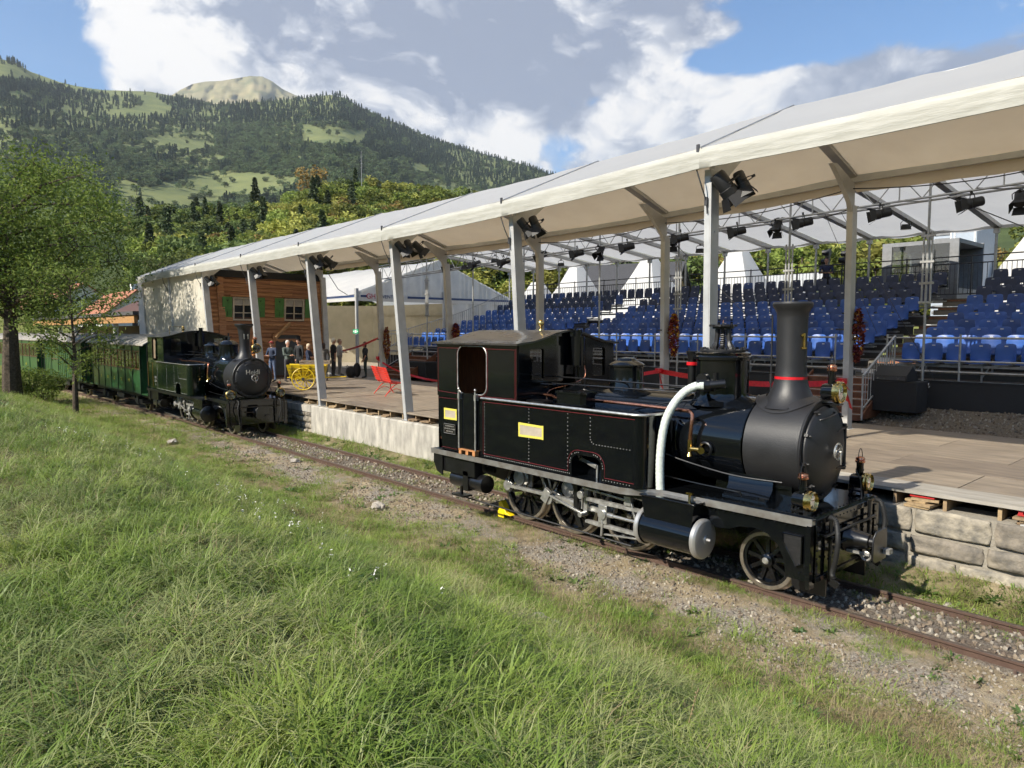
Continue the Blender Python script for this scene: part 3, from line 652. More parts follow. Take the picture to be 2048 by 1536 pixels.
# ================================================================== STEAM ENGINES
M_gloss = mat('gloss_black_paint', (.003, .0036, .0045), .10, coat=.25, var=.0, spec=.45, bump=.10, bscale=2.2)
M_green = mat('black_green_paint', (.0035, .0095, .005), .12, coat=.3, var=0, spec=.5)
M_black = mat('satin_black_paint', (.008, .008, .009), .3, var=.2, scale=8, coat=.3, bump=.05, bscale=30)
M_matte = mat('heat_proof_black_paint', (.019, .0185, .0195), .44, col2=(.012, .0118, .0125), scale=3.2, detail=10, bump=.16, bscale=90, spec=.5)
M_under = mat('greasy_black', (.012, .011, .011), .5, col2=(.006, .006, .006), scale=20, bump=.3, bscale=60)
M_steel = mat('bright_steel', (.60, .59, .56), .26, metal=.7, var=.18, scale=12, bump=.04, bscale=80)
M_steeld = mat('worked_steel', (.46, .45, .42), .4, metal=.45, var=.25, scale=9)
M_edge = mat('bare_footplate_edge', (.42, .41, .39), .38, metal=.75, col2=(.30, .27, .24), scale=7)
M_copper = mat('copper', (.72, .34, .20), .25, metal=1., col2=(.55, .22, .13), scale=15)
M_brass = mat('brass', (.80, .56, .20), .2, metal=1., var=.15, scale=20)
M_red = mat('red_lining', (.22, .015, .02), .4, var=0)
M_tyre = mat('wheel_tyre_steel', (.46, .42, .36), .3, metal=.85, col2=(.32, .28, .23), scale=14)
M_rubber = mat('black_rubber', (.018, .018, .018), .6, var=.2)
M_glass = glass('pane_glass', (.55, .6, .6)); M_wood = mat('warm_wood', (.30, .13, .05), .5, col2=(.18, .07, .03), scale=4, vscale=(1, 8, 1))
M_redrib = mat('red_satin_ribbon', (.62, .012, .02), .35, var=.15, scale=15)
M_reflect = mat('silvered_reflector', (.85, .86, .85), .08, metal=1., var=0); M_tape = mat('yellow_masking_tape', (.60, .52, .08), .6, var=.05, scale=30)
M_paper = mat('masking_paper', (.40, .34, .26), .8, var=.1, scale=8); M_lens = glass('lamp_glass', (.92, .95, .92), alpha=.12)
def plate_hole(mb, O, U, V, rect, hole, th, mi=0, n=10):
    u0, v0, u1, v1 = rect; a0, b0, a1, b1, r = hole; inn = []
    for cx_, cy_, s in ((a1-r, b1-r, 0), (a0+r, b1-r, 1), (a0+r, b0+r, 2), (a1-r, b0+r, 3)):
        for k in range(n+1): t = (s+k/n)*pi/2; inn.append((cx_+r*math.cos(t), cy_+r*math.sin(t)))
    cu, cv = (a0+a1)/2, (b0+b1)/2; out = []
    corner = [(u1, v1), (u0, v1), (u0, v0), (u1, v0)]
    for i, (x, y) in enumerate(inn):
        s = i//(n+1); k = i % (n+1)
        if k == n//2: out.append(corner[s]); continue
        # walk along the outer rectangle sides so quads stay convex
        cu_, cv_ = corner[s]
        if (s % 2 == 0) == (k < n//2): out.append((cu_, min(max(y, v0), v1)))
        else: out.append((min(max(x, u0), u1), cv_))
    O = Vector(O); U = Vector(U); V = Vector(V); Wn = U.cross(V).normalized()*th; m = len(inn)
    pts = [O+U*p[0]+V*p[1] for p in inn]+[O+U*p[0]+V*p[1] for p in out]; pts += [p+Wn for p in pts]; fs = []
    for i in range(m):
        j = (i+1) % m
        fs += [(i, j, m+j, m+i), (2*m+i, 3*m+i, 3*m+j, 2*m+j), (i, 2*m+i, 2*m+j, j), (m+i, m+j, 3*m+j, 3*m+i)]
    mb.add(pts, fs, mi); return inn
def rivets(mb, pts, nrm, r=.011, mi=0):
    nrm = Vector(nrm).normalized(); x = nrm.orthogonal().normalized(); y = nrm.cross(x)
    for p in pts:
        p = Vector(p); vs = [p+(x*math.cos(a)+y*math.sin(a))*r for a in [k*pi/3 for k in range(6)]]+[p+(x*math.cos(a)+y*math.sin(a))*r*.6+nrm*r*.5 for a in [k*pi/3 for k in range(6)]]+[p+nrm*r*.7]
        mb.add(vs, [(k, (k+1) % 6, 6+(k+1) % 6, 6+k) for k in range(6)]+[(6+k, 6+(k+1) % 6, 12) for k in range(6)], mi)
def row(a, b, step): 
    a = Vector(a); b = Vector(b); n = max(1, int((b-a).length/step)); return [a.lerp(b, i/n) for i in range(n+1)]
def wheel(parent, x, y, r, side, spokes, name='wheel', weight=True, tread=.05):
    """side: -1 faces the camera side"""
    w = MB(); prof = [(r-.055, 0), (r-.01, 0), (r, .012), (r, .09), (r+.028, .10), (r+.028, .125), (r-.055, .125)]
    ax = (0, 1 if side < 0 else -1, 0); w.lathe(prof+[prof[0]], (0, 0, 0), ax, n=48, caps=False)
    o = w.build(name, M_tyre, parent, fix=True); o.location = (x, y, r)
    s = MB(); sg = 1 if side < 0 else -1
    s.lathe([(r-.095, .02), (r-.054, .02), (r-.054, .11), (r-.095, .11), (r-.095, .02)], (0, 0, 0), ax, n=40, caps=False)
    s.lathe([(.0, -.02), (.05, -.02), (.085, .0), (.085, .13), (0, .13)], (0, 0, 0), ax, n=20)
    for k in range(spokes):
        a = 2*pi*k/spokes+.2; d = Vector((math.cos(a), 0, math.sin(a))); s.beam(d*.07+Vector((0, sg*.06, 0)), d*(r-.085)+Vector((0, sg*.06, 0)), .05, .032, up=(0, 1, 0))
    s.build('spokes', M_gloss, o, fix=True)
    if weight:
        c = MB(); pts = []
        for k in range(9): a = -pi/2-.6+1.2*k/8; pts.append((math.cos(a)*(r-.09), math.sin(a)*(r-.09)))
        pts += [(math.cos(-pi/2+.35)*r*.45, math.sin(-pi/2+.35)*r*.45), (math.cos(-pi/2-.35)*r*.45, math.sin(-pi/2-.35)*r*.45)]
        c.prism(pts, .06*sg*-1, (0, sg*.08, 0), (1, 0, 0), (0, 0, 1)); c.build('balance_weight', M_gloss, o, fix=True)
    MB().lathe([(0, -.035), (.03, -.035), (.045, -.02), (.045, .0)], (0, 0, 0), ax, n=16).build('axle_end', M_steel, o, fix=True)
    return o
def headlamp(parent, loc, r=.125, lit=False):
    l = empty('headlamp', loc); l.parent = parent
    X = (1, 0, 0)
    MB().lathe([(0, -.16), (r*.72, -.16), (r*.80, -.14), (r*.86, .02), (r*.9, .03)], (0, 0, 0), X, n=24).build('lamp_body', M_gloss, l, fix=True)
    b = MB(); b.lathe([(r*.86, .0), (r*1.05, .0), (r*1.08, .03), (r*1.0, .045), (r*1.04, .07), (r*.92, .085), (r*.86, .07), (r*.86, .0)], (0, 0, 0), X, n=32, caps=False); b.build('lamp_rim', M_brass, l, fix=True)
    MB().lathe([(.004, -.07), (r*.4, -.055), (r*.7, -.01), (r*.86, .05)], (0, 0, 0), X, n=24, caps=False).build('reflector', M_reflect, l)
    MB().lathe([(.003, .075), (r*.5, .07), (r*.87, .055)], (0, 0, 0), X, n=24, caps=False).build('lens', M_lens, l)
    c = MB(); c.cyl((-.06, 0, r*.75), (-.06, 0, r+.14), .045, n=16); c.cyl((-.06, 0, r+.03), (-.06, 0, r+.045), .052, n=16); c.build('lamp_flue', M_gloss, l)
    MB().lathe([(.05, 0), (.062, .01), (.062, .03), (.052, .04), (.06, .05), (.055, .07), (.02, .085), (0, .087)], (-.06, 0, r+.13), (0, 0, 1), n=20).build('copper_cap', M_copper, l, fix=True)
    h = [(-.06, -.065, r+.08), (-.06, -.068, r+.2), (-.06, -.04, r+.29), (-.06, 0, r+.32), (-.06, .04, r+.29), (-.06, .068, r+.2), (-.06, .065, r+.08)]
    MB().tube(spline(h, 4), .005, 6).build('carrying_handle', M_black, l)
    m = MB(); m.box((-.1, 0, -r-.01), (.16, .12, .02)); m.box((-.165, 0, -.05), (.02, .09, .22)); m.build('lamp_bracket', M_black, l)
    return l
def corrugated_hose(mb, pts, r, turns=40, n=10, mi=0):
    P = spline(pts, max(2, turns*2//max(1, len(pts)-1))); mb.tube(P, [r*(1.0 if i % 2 else .84) for i in range(len(P))], n, mi=mi)
def make_engine(nm, loc, o, label, near=True):
    root = empty(nm, loc, 0, label, 'steam locomotive')
    G, GR, MT = M_gloss, M_green if not near else M_gloss, M_matte
    hw = 1.19; fp = 1.10; xc = o['chim']; xr = o['cabr']; xf = o['cabf']; dm = o['dome']; d2 = o['dome2']; tk = o['tankf']
    # frames, footplate
    f = MB()
    for s in (-1, 1):
        f.prism([(-.02, .38), (-.02, fp-.06), (-1.0, fp-.06), (-1.5, fp-.12), (xr+.2, fp-.12), (xr+.2, .62), (-6, .55), (-2.2, .55), (-1.65, .78), (-1.35, .85), (-.95, .85), (-.55, .72), (-.45, .5), (-.38, .38)], .03*s, (0, s*.38, 0), (1, 0, 0), (0, 0, 1))
    f.bx((xr+.05, -.36, .5), (xr+.08, .36, fp-.05)); f.bx((-3.9, -.36, .5), (-3.8, .36, 1.)); f.bx((-5.6, -.5, .66), (-4.8, .5, 1.02)); f.build('main_frame', M_under, root, fix=True)
    for s in (-1, 1):      # outer front side plate; its opening's shade is a dark panel laid on
        q = MB(); y = s*.88
        q.prism([(0, .36), (0, fp-.05), (-1.55, fp-.05), (-1.5, .86), (-1.28, .76), (-1.10, .78), (-.95, .84), (-.76, .865), (-.58, .83), (-.44, .72), (-.36, .56), (-.33, .36)], .025*s, (0, y, 0), (1, 0, 0), (0, 0, 1))
        q.bx((-.05, y-.03*s, .3), (.0, y+.09*s, fp-.05)); w_ = q.build('front_side_plate', G, root, fix=True)
        q = MB(); P_ = [(-.36, .90), (-.13, .90), (-.13, .56), (-.19, .53), (-.27, .66), (-.36, .80)]; q.prism(P_, .012*s, (0, y+s*.026, 0), (1, 0, 0), (0, 0, 1)); q.build('opening_shade_panel', M_under, w_, fix=True); q = MB(); q.tube([(a, y+s*.04, b_) for a, b_ in P_+P_[:1]], .007, 5); q.build('shade_panel_rim', G, w_)
        rv = MB(); rivets(rv, row((-.04, y+s*.027-s*.0, .42), (-.04, y+s*.027, 1.0), .11)+row((-.2, y+s*.026, 1.0), (-1.3, y+s*.026, 1.0), .13)+[(-.16, y+s*.026, .45), (-.09, y+s*.026, .45), (-.16, y+s*.026, .55), (-.09, y+s*.026, .55)], (0, s, 0), .012); rv.build('rivets', G, w_)
        pl = MB(); pl.prism([(0.02, .13), (0.02, .34), (-.40, .34), (-.40, .18), (-.34, .13)], .03, (0, s*.56, 0), (1, 0, 0), (0, 0, 1)); pl.build('rail_guard', M_black, root, fix=True)
    k = [(0, -.90), (0, .90), (-2.05, .93), (-2.2, .97), (-2.45, 1.19), (-2.7, hw+.04), (xr-.15, hw+.04), (xr-.15, -hw-.04), (-2.7, -hw-.04), (-2.45, -1.19), (-2.2, -.97), (-2.05, -.93)]
    q = MB(); q.prism([(x, y) for x, y in k], .012, (0, 0, fp), (1, 0, 0), (0, 1, 0)); q.prism([(-.02, -.86), (-.02, .86), (-1.55, .86), (-1.55, -.86)], .02, (0, 0, fp+.013), (1, 0, 0), (0, 1, 0)); q.build('footplate', G, root, fix=True)
    q = MB()
    for s in (-1, 1):
        P = [(0.0, s*.86), (-.02, s*.905), (-.1, s*.92), (-2.02, s*.94), (-2.12, s*.955), (-2.22, s*1.01), (-2.36, s*1.14), (-2.48, s*1.21), (-2.6, s*(hw+.05)), (xr-.15, s*(hw+.05))]
        vs = []; fs = []
        for x, y in P: vs += [(x, y, fp+.016), (x, y, fp-.075), (x, y-s*.014, fp-.075), (x, y-s*.014, fp+.016)]
        for i in range(len(P)-1): fs += [(4*i+j, 4*i+(j+1) % 4, 4*i+4+(j+1) % 4, 4*i+4+j) for j in range(4)]
        q.add(vs, fs)
    q.build('footplate_edge', M_edge if near else M_black, root, fix=True)
    # front beam
    q = MB(); q.bx((-.03, -.86, .36), (0, .86, fp-.004)); q.bx((0, -.86, fp-.06), (.02, .86, fp+.012)); q.bx((0, -.86, .36), (.02, .86, .42)); q.bx((0, -.86, .42), (.015, -.80, fp-.06)); q.bx((0, .80, .42), (.015, .86, fp-.06)); fb = q.build('front_beam', G, root, bevel=.004)
    rv = MB(); rivets(rv, row((.02, -.83, .46), (.02, -.83, 1.02), .085)+row((.02, .83, .46), (.02, .83, 1.02), .085)+row((.02, -.75, 1.068), (.02, .75, 1.068), .1)+row((.001, -.5, .78), (.001, .5, .78), .1)+row((.001, -.5, .62), (.001, .5, .62), .12), (1, 0, 0), .014)
    rivets(rv, row((-.05, -.8, fp+.034), (-.05, .8, fp+.034), .1)+row((-.5, -.8, fp+.034), (-.5, .8, fp+.034), .14)+row((-.55, -.84, fp+.034), (-1.45, -.84, fp+.034), .11)+row((-.1, -.84, fp+.034), (-.5, -.84, fp+.034), .11), (0, 0, 1), .013); rv.build('rivets', G, fb)
    q = MB(); q.tube([(.06, -.72, .90), (.06, .72, .90)], .016, 8); q.tube([(.05, -.4, .74), (.05, .3, .74)], .016, 8)
    for y in (-.7, 0, .7): q.beam((0, y, .90), (.06, y, .90), .02, .02)
    q.build('front_rail', M_black, root)
    # buffer and coupling
    b = empty('centre_buffer', (.02, 0, .74)); b.parent = root
    q = MB(); q.lathe([(.17, 0), (.15, .03), (.115, .10), (.095, .24), (.09, .26), (.07, .27), (.07, .38)], (0, 0, 0), (1, 0, 0), n=24); q.build('buffer_shank', M_black, b, fix=True)
    q = MB(); pts = []
    for i in range(13):
        a = -pi/2+pi*i/12
        pts.append((math.sin(a)*.21, (.15*math.cos(a)**.6 if math.cos(a) > 0 else 0)+.03)) 
    outl = [(-.21, -.16), (-.16, -.20), (.16, -.20), (.21, -.16), (.20, .10), (.14, .18), (-.14, .18), (-.20, .10)]
    vs = []; 
    for dx in (0, .02):
        for y, z in outl: vs.append((.38+dx-y*y*.5, y, z))
    n8 = len(outl); q.add(vs, [tuple(range(n8)), tuple(range(n8, 2*n8))[::-1]]+[(i, (i+1) % n8, n8+(i+1) % n8, n8+i) for i in range(n8)]); q.build('buffer_plate', M_black, b, bevel=.006, fix=True)
    q = MB(); q.tube(spline([(.05, .0, -.12), (.16, .05, -.2), (.26, .02, -.22), (.34, .0, -.16)], 4), .022, 8); q.ring((.25, -.08, -.16), (0, 1, 0), .05, .014, 14, 6); q.beam((.03, -.1, -.13), (.3, -.1, -.13), .03, .03); q.box((.42, .12, -.1), (.08, .1, .06)); q.build('screw_coupling', M_steeld if near else M_black, b)
    # air hoses
    for s in (-1, 1):
        q = MB(); y = s*.66; corrugated_hose(q, [(.06, y, fp+.02), (.14, y+.02, fp-.02), (.19, y+s*.03, .86), (.16, y+s*.0, .64), (.11, y-s*.04, .46), (.12, y-s*.05, .40)], .032 if near else .018, 34); q.build('brake_hose', M_rubber, root)
        q = MB(); q.cyl((.045, y-s*.11, .35), (.045, y-s*.11, fp+.03), .022, n=10); q.box((.05, y-s*.11, fp-.25), (.05, .06, .03)); q.box((.05, y-s*.11, .6), (.05, .06, .03)); q.box((.13, y-s*.05, .33), (.10, .04, .08), (0, .5, 0)); q.build('brake_pipe', M_black, root)
    # boiler and smokebox
    zc = 1.79; R = .62; x0 = -.36; xs = o['sbr']
    MB().lathe([(R+.012, 0), (R+.012, .02), (R, .02), (R, x0-xs-.03)], (x0, 0, zc), (-1, 0, 0), n=56, caps=False).build('smokebox', MT, root, fix=True)
    if near is not None:
        q = MB(); q.lathe([(0, .0), (R+.012, 0), (R+.02, .015), (R+.012, .03)], (x0-.0, 0, zc), (1, 0, 0), n=56); fr = q.build('smokebox_front', MT, root, fix=True)
        rd = R*.90; prof = [(rd, .028), (rd, .05), (rd*.985, .062), (rd*.9, .085), (rd*.7, .125), (rd*.4, .155), (rd*.15, .165), (0, .166)]
        dr = MB().lathe(prof, (x0, 0, zc), (1, 0, 0), n=56).build('smokebox_door', MT, root, fix=True)
        h = MB(); xh = x0+.165; h.cyl((xh, 0, zc), (xh+.06, 0, zc), .028, n=12, mi=0); h.ring((xh+.055, 0, zc), (1, 0, 0), .10, .013, 28, 8)
        for a in (0.5, 2.1, 3.67, 5.2): h.beam((xh+.05, 0, zc), (xh+.055, math.cos(a)*.1, zc+math.sin(a)*.1), .014, .014)
        h.cyl((xh+.06, 0, zc), (xh+.10, 0, zc), .015, n=8); h.cyl((xh+.085, -.0, zc), (xh+.085, .02, zc-.16), .010, n=8); h.build('handwheel', M_steel, dr, smooth=True)
        h = MB(); h.cyl((x0+.09, rd*.86, zc-.3), (x0+.09, rd*.86, zc+.3), .024, n=10)
        for z in (-.26, .26): h.beam((x0+.10, rd*.86, zc+z), (x0+.13, rd*.25, zc+z*.9), .05, .02, up=(0, 0, 1)); h.box((x0+.06, rd*.86, zc+z), (.08, .06, .08))
        h.build('door_hinge', MT, dr)
        h = MB()
        for a in [k*pi/5+.2 for k in range(10)]: h.box((x0+.055, math.cos(a)*rd*1.0, zc+math.sin(a)*rd*1.0), (.05, .05, .035), (a, 0, 0)); h.cyl((x0+.07, math.cos(a)*rd*.98, zc+math.sin(a)*rd*.98), (x0+.11, math.cos(a)*rd*.98, zc+math.sin(a)*rd*.98), .010, n=6)
        h.build('door_clamp', MT, dr)
        h = MB(); h.tube(spline([(x0+.08, -rd*.45, zc+rd*.72), (x0+.14, -rd*.35, zc+rd*.76), (x0+.14, rd*.15, zc+rd*.82), (x0+.08, rd*.25, zc+rd*.84)], 4), .011, 8); h.build('hand_rail', MT, fr)
    Rb = R-.015; bo = MB().lathe([(Rb, 0), (Rb+.008, .01), (Rb+.008, .05), (Rb, .055), (Rb, 1.0), (Rb+.008, 1.01), (Rb+.008, 1.05), (Rb, 1.06), (Rb, xs-xf)], (xs, 0, zc), (-1, 0, 0), n=64, caps=False).build('boiler', G, root, fix=True)
    sd = MB()          # saddle
    for s in (-1, 1): sd.prism([(s*.36, 0), (s*.66, 0), (s*.66, .02), (s*.60, .05), (s*.52, .14), (s*.50, .30), (s*.40, .30)], .62, (xs+.98-1.2, 0, fp+.03), (0, 1, 0), (0, 0, 1))
    sd.bx((-1.3, -.45, fp-.3), (-.5, .45, fp+.25)); so = sd.build('smokebox_saddle', G, root, fix=True)
    rv = MB()
    for s in (-1, 1):
        for x in (-.98, -.86, -.74): rv.cyl((x, s*.63, fp+.05), (x, s*.63, fp+.08), .022, n=8)
    rv.build('bolt', G, so)
    # chimney
    cz = zc+R*.93
    if near:
        prof = [(.02, cz-.10), (.40, cz-.09)]
        c = MB(); c.lathe([(.41, 2.30), (.34, 2.36), (.27, 2.46), (.225, 2.56), (.20, 2.68), (.187, 2.85), (.187, 3.3), (.19, 3.45), (.198, 3.52), (.222, 3.57), (.244, 3.6), (.25, 3.635), (.235, 3.66), (.16, 3.66), (.15, 3.5)], (xc, 0, 0), (0, 0, 1), n=48, caps=False)
        ch = c.build('chimney', MT, root, fix=True)
        sk = MB(); vs = []; fs = []; n = 48
        for i in range(n):
            a = 2*pi*i/n
            for r_ in (.30, .43):
                y = math.sin(a)*r_; zz = zc+math.sqrt(max(R*R-y*y, 0.01))+(.012 if r_ > .4 else .05); vs.append((xc+math.cos(a)*r_, y, zz))
        for i in range(n): j = (i+1) % n; fs.append((2*i, 2*j, 2*j+1, 2*i+1))
        sk.add(vs, fs); sk.build('chimney_skirt', MT, ch)
        rv = MB(); rivets(rv, [(xc+math.cos(a)*.39, math.sin(a)*.39, zc+math.sqrt(R*R-(math.sin(a)*.39)**2)+.022) for a in [k*pi/4+.4 for k in range(8)]], (0, 0, 1), .016); rv.build('rivets', MT, ch)
        nb = MB(); a = -.35+.0; cx_, cy_ = xc+math.cos(a)*.195, math.sin(a)*.195
        nb.M = Matrix.Translation((cx_, cy_, 3.17)) @ Matrix.Rotation(a, 4, 'Z'); nb.box((.0, .01, 0), (.02, .03, .18)); nb.box((0, -.02, .065), (.02, .035, .03), (.6, 0, 0)); nb.box((0, .01, -.10), (.02, .075, .022)); nb.build('brass_numeral', M_brass, ch)
        st = MB(); st.cyl((xc-.25, -.05, 2.42), (xc-.25, -.05, 3.5), .011, n=8); st.cyl((xc-.25, -.05, 2.6), (xc-.25, -.05, 2.72), .022, n=8); st.build('side_rod', MT, ch)
    else:
        c = MB(); c.lathe([(.36, 2.30), (.28, 2.40), (.20, 2.52), (.165, 2.65), (.155, 2.8), (.16, 3.0), (.185, 3.25), (.205, 3.36), (.275, 3.43), (.285, 3.46), (.28, 3.5), (.26, 3.5), (.17, 3.42)], (xc, 0, 0), (0, 0, 1), n=40, caps=False); ch = c.build('chimney', MT, root, fix=True)
        q = MB(); q.lathe([(.3, 2.28), (.4, 2.24)], (xc, 0, .1), (0, 0, 1), n=32, caps=False); q.build('chimney_skirt', MT, ch)
    # front dome
    z0 = 2.28; rdm = .365 if near else .30; zt = 3.0 if near else 2.82
    c = MB(); c.lathe([(rdm+.10, z0-.02), (rdm+.04, z0+.03), (rdm+.01, z0+.09), (rdm, z0+.16), (rdm, zt-.12), (rdm+.03, zt-.11), (rdm+.03, zt-.07), (rdm+.012, zt-.05), (rdm+.02, zt-.02), (rdm*.93, zt), (0, zt+.01)] if near else
                      [(rdm+.08, z0-.02), (rdm+.02, z0+.06), (rdm, z0+.14), (rdm, zt-.05), (rdm+.02, zt-.04), (rdm+.02, zt), (rdm*.9, zt+.06), (rdm*.55, zt+.12), (rdm*.3, zt+.14), (0, zt+.15)], (dm, 0, 0), (0, 0, 1), n=44, caps=False)
    do = c.build('steam_dome', G, root, fix=True)
    if near:
        q = MB(); q.lathe([(rdm*.86, 0), (rdm*.86, .02), (.2, .03), (0, .03)], (dm, 0, zt+.005), (0, 0, 1), n=32)
        for k in range(14): a = 2*pi*k/14; q.cyl((dm+math.cos(a)*.29, math.sin(a)*.29, zt+.02), (dm+math.cos(a)*.29, math.sin(a)*.29, zt+.06), .020, n=6)
        q.build('dome_cover', MT, do, fix=True)
        sv = MB()
        for s in (-1, 1): sv.tube(spline([(dm+s*.14, 0, zt+.03), (dm+s*.10, 0, zt+.12), (dm+s*.085, 0, zt+.3), (dm+s*.10, 0, zt+.34)], 4), [.05]*4+[.035]*5+[.028]*3+[.03], 8)
        sv.box((dm, 0, zt+.335), (.28, .09, .035)); sv.cyl((dm, 0, zt+.35), (dm, 0, zt+.375), .17, n=20)
        for k in range(10): sv.box((dm+math.cos(k*.628)*.17, math.sin(k*.628)*.17, zt+.362), (.04, .04, .03), (0, 0, k*.628))
        sv.tube([(dm+.038*math.cos(t*.9), .038*math.sin(t*.9), zt+.04+t*.0041) for t in range(70)], .010, 6); sv.cyl((dm, 0, zt), (dm, 0, zt+.4), .015, n=8); svo = sv.build('safety_valve', MT, do)
        MB().cyl((dm, 0, zt+.38), (dm, 0, zt+.44), .012, .006, n=8).build('valve_tip', M_copper, svo)
        MB().cyl((dm-.06, -rdm+.02, 2.62), (dm-.06, -rdm-.05, 2.62), .085, n=20).build('dome_flange', M_black, do)
        q = MB(); q.cyl((dm-.39, -.16, 2.42), (dm-.39, -.16, 2.86), .055, n=14); q.cyl((dm-.39, -.16, 2.86), (dm-.39, -.16, 3.0), .05, .09, n=14); q.build('ejector_funnel', M_black, root)
        MB().cyl((dm-.39, -.16, 2.80), (dm-.39, -.16, 2.845), .078, n=16).build('red_band', M_redrib, root)
    else:
        q = MB(); q.cyl((dm, 0, zt+.1), (dm, 0, zt+.3), .02, n=8)
        for s in (-1, 1): q.cyl((dm+s*.07, 0, zt+.1), (dm+s*.05, 0, zt+.25), .02, n=8)
        q.beam((dm-.24, 0, zt+.26), (dm+.24, 0, zt+.26), .03, .025); q.cyl((dm, 0, zt+.28), (dm, 0, zt+.38), .025, .02, n=8); q.build('safety_valve', M_black, do)
    # second dome (sand)
    r2 = .27; c = MB(); zt2 = 2.72; c.lathe([(r2+.02, 2.3), (r2, 2.34), (r2, zt2), (r2+.02, zt2+.01), (r2+.02, zt2+.035), (r2*.9, zt2+.07), (r2*.6, zt2+.10), (r2*.55, zt2+.12), (r2*.5, zt2+.14), (0, zt2+.15)], (d2, 0, 0), (0, 0, 1), n=36, caps=False); c.build('sand_dome', G, root, fix=True)
    # side tanks
    zt_ = 2.13
    for s in (-1, 1):
        t = MB(); yo = s*hw; yi = s*.66; th = .012; x1 = tk; x2 = xf-.9 if near else xf-.9; rr = .16
        path = [(x2, yo)]+[(x1-rr+math.sin(k*pi/12)*rr, yo-s*rr+s*math.cos(k*pi/12)*rr) for k in range(7)]+[(x1, yi)]
        vs = []; fs = []
        for x, y in path: vs += [(x, y, fp+.02), (x, y, zt_)]
        m = len(path)
        # keep an arched recess in the outer side for the valve gear
        ax0, ax1, az = o['arch'][0], o['arch'][1], fp+.36
        t.add([(path[i][0], path[i][1], z) for i in range(1, m) for z in (fp+.02, zt_)], [(2*i, 2*i+2, 2*i+3, 2*i+1) for i in range(m-2)])
        t.quad((x2, yo, fp+.02), (ax0, yo, fp+.02), (ax0, yo, zt_), (x2, yo, zt_)); t.quad((ax1, yo, fp+.02), (x1-rr, yo, fp+.02), (x1-rr, yo, zt_), (ax1, yo, zt_))
        arc = [(ax0, fp+.02), (ax0, az-.14)]+[(ax0+.14-.14*math.cos(k*pi/12), az-.14+.14*math.sin(k*pi/12)) for k in range(1, 7)]+[(ax1-.14+.14*math.sin(k*pi/12), az-.14+.14*math.cos(k*pi/12)) for k in range(0, 7)]+[(ax1, fp+.02)]
        for i in range(len(arc)-1):
            (xa, za), (xb, zb) = arc[i], arc[i+1]; t.quad((xa, yo, za), (xb, yo, zb), (xb, yo, zt_), (xa, yo, zt_)); t.quad((xa, yo, za), (xb, yo, zb), (xb, yo-s*.3, zb), (xa, yo-s*.3, za))
        t.quad((ax0, yo-s*.3, fp+.02), (ax1, yo-s*.3, fp+.02), (ax1, yo-s*.3, az), (ax0, yo-s*.3, az))
        top = [(x, y, zt_) for x, y in path]+[(x2, yi, zt_)]; t.add(top, [tuple(range(len(top)))]); t.quad((x2, yi, fp), (x1, yi, fp), (x1, yi, zt_), (x2, yi, zt_)); t.quad((x2, yi, fp), (x2, yo, fp), (x2, yo, zt_), (x2, yi, zt_))
        tank = t.build('side_tank', GR if not near else G, root, ang=25)
        rv = MB(); n_ = (0, s, 0); y = yo+s*.001
        L1 = x2+.08
        rows = row((L1, y, fp+.1), (L1, y, zt_-.08), .052)+row((L1+1.1, y, fp+.1), (L1+1.1, y, zt_-.08), .052)+row((L1+1.95, y, fp+.1), (L1+1.95, y, zt_-.08), .06)+row((L1, y, fp+.055), (ax0-.04, y, fp+.055), .042)+row((ax1+.04, y, fp+.055), (x1-.2, y, fp+.055), .05)
        rows += row((L1+2.4, y, zt_-.1), (L1+2.4, y, 1.75), .055)+[(L1+2.4+.1*(1-math.cos(k*.4)), y, 1.75-.1*math.sin(k*.4)) for k in range(1, 4)]+row((L1+2.52, y, 1.65), (x1-.2, y, 1.65), .055)
        rows += [(xa+(-.035 if i < 5 else .035 if i > 10 else 0), y, za+.035*(1 if 3 < i < 12 else 0)) for i, (xa, za) in enumerate(arc) if za > fp+.05]
        if near or True: rivets(rv, rows, n_, .0085); rv.build('rivets', M_steeld if near else M_steeld, tank)
        if near:
            ln = MB(); y = yo+s*.002
            P = [(x2+.04, y, fp+.09), (x2+.04, y, zt_-.05), (x1-.12, y, zt_-.05)]; ln.tube(P, .0026, 4)
            P = [(x2+.04, y, fp+.09), (ax0-.07, y, fp+.09), (ax0-.07, y, az-.12)]+[(ax0+.14-.21*math.cos(k*pi/12), y, az-.14+.21*math.sin(k*pi/12)) for k in range(1, 7)]+[(ax1-.14+.21*math.sin(k*pi/12), y, az-.14+.21*math.cos(k*pi/12)) for k in range(0, 7)]+[(ax1+.07, y, fp+.09), (x1-.12, y, fp+.09)]
            ln.tube(P, .0026, 4); ln.build('red_lining', M_red, tank)
        r = MB(); P = [(x2+.02, yo+s*.03, zt_+.015), (x1-.15, yo+s*.03, zt_+.015), (x1-.02, yo-s*.03, zt_+.015), (x1+.03, yo-s*.14, zt_+.015), (x1+.06, yi, zt_+.015)]
        r.tube([P[0]]+spline(P[1:], 5), .020 if near else .012, 10); r.build('tank_rail', M_steel, tank)
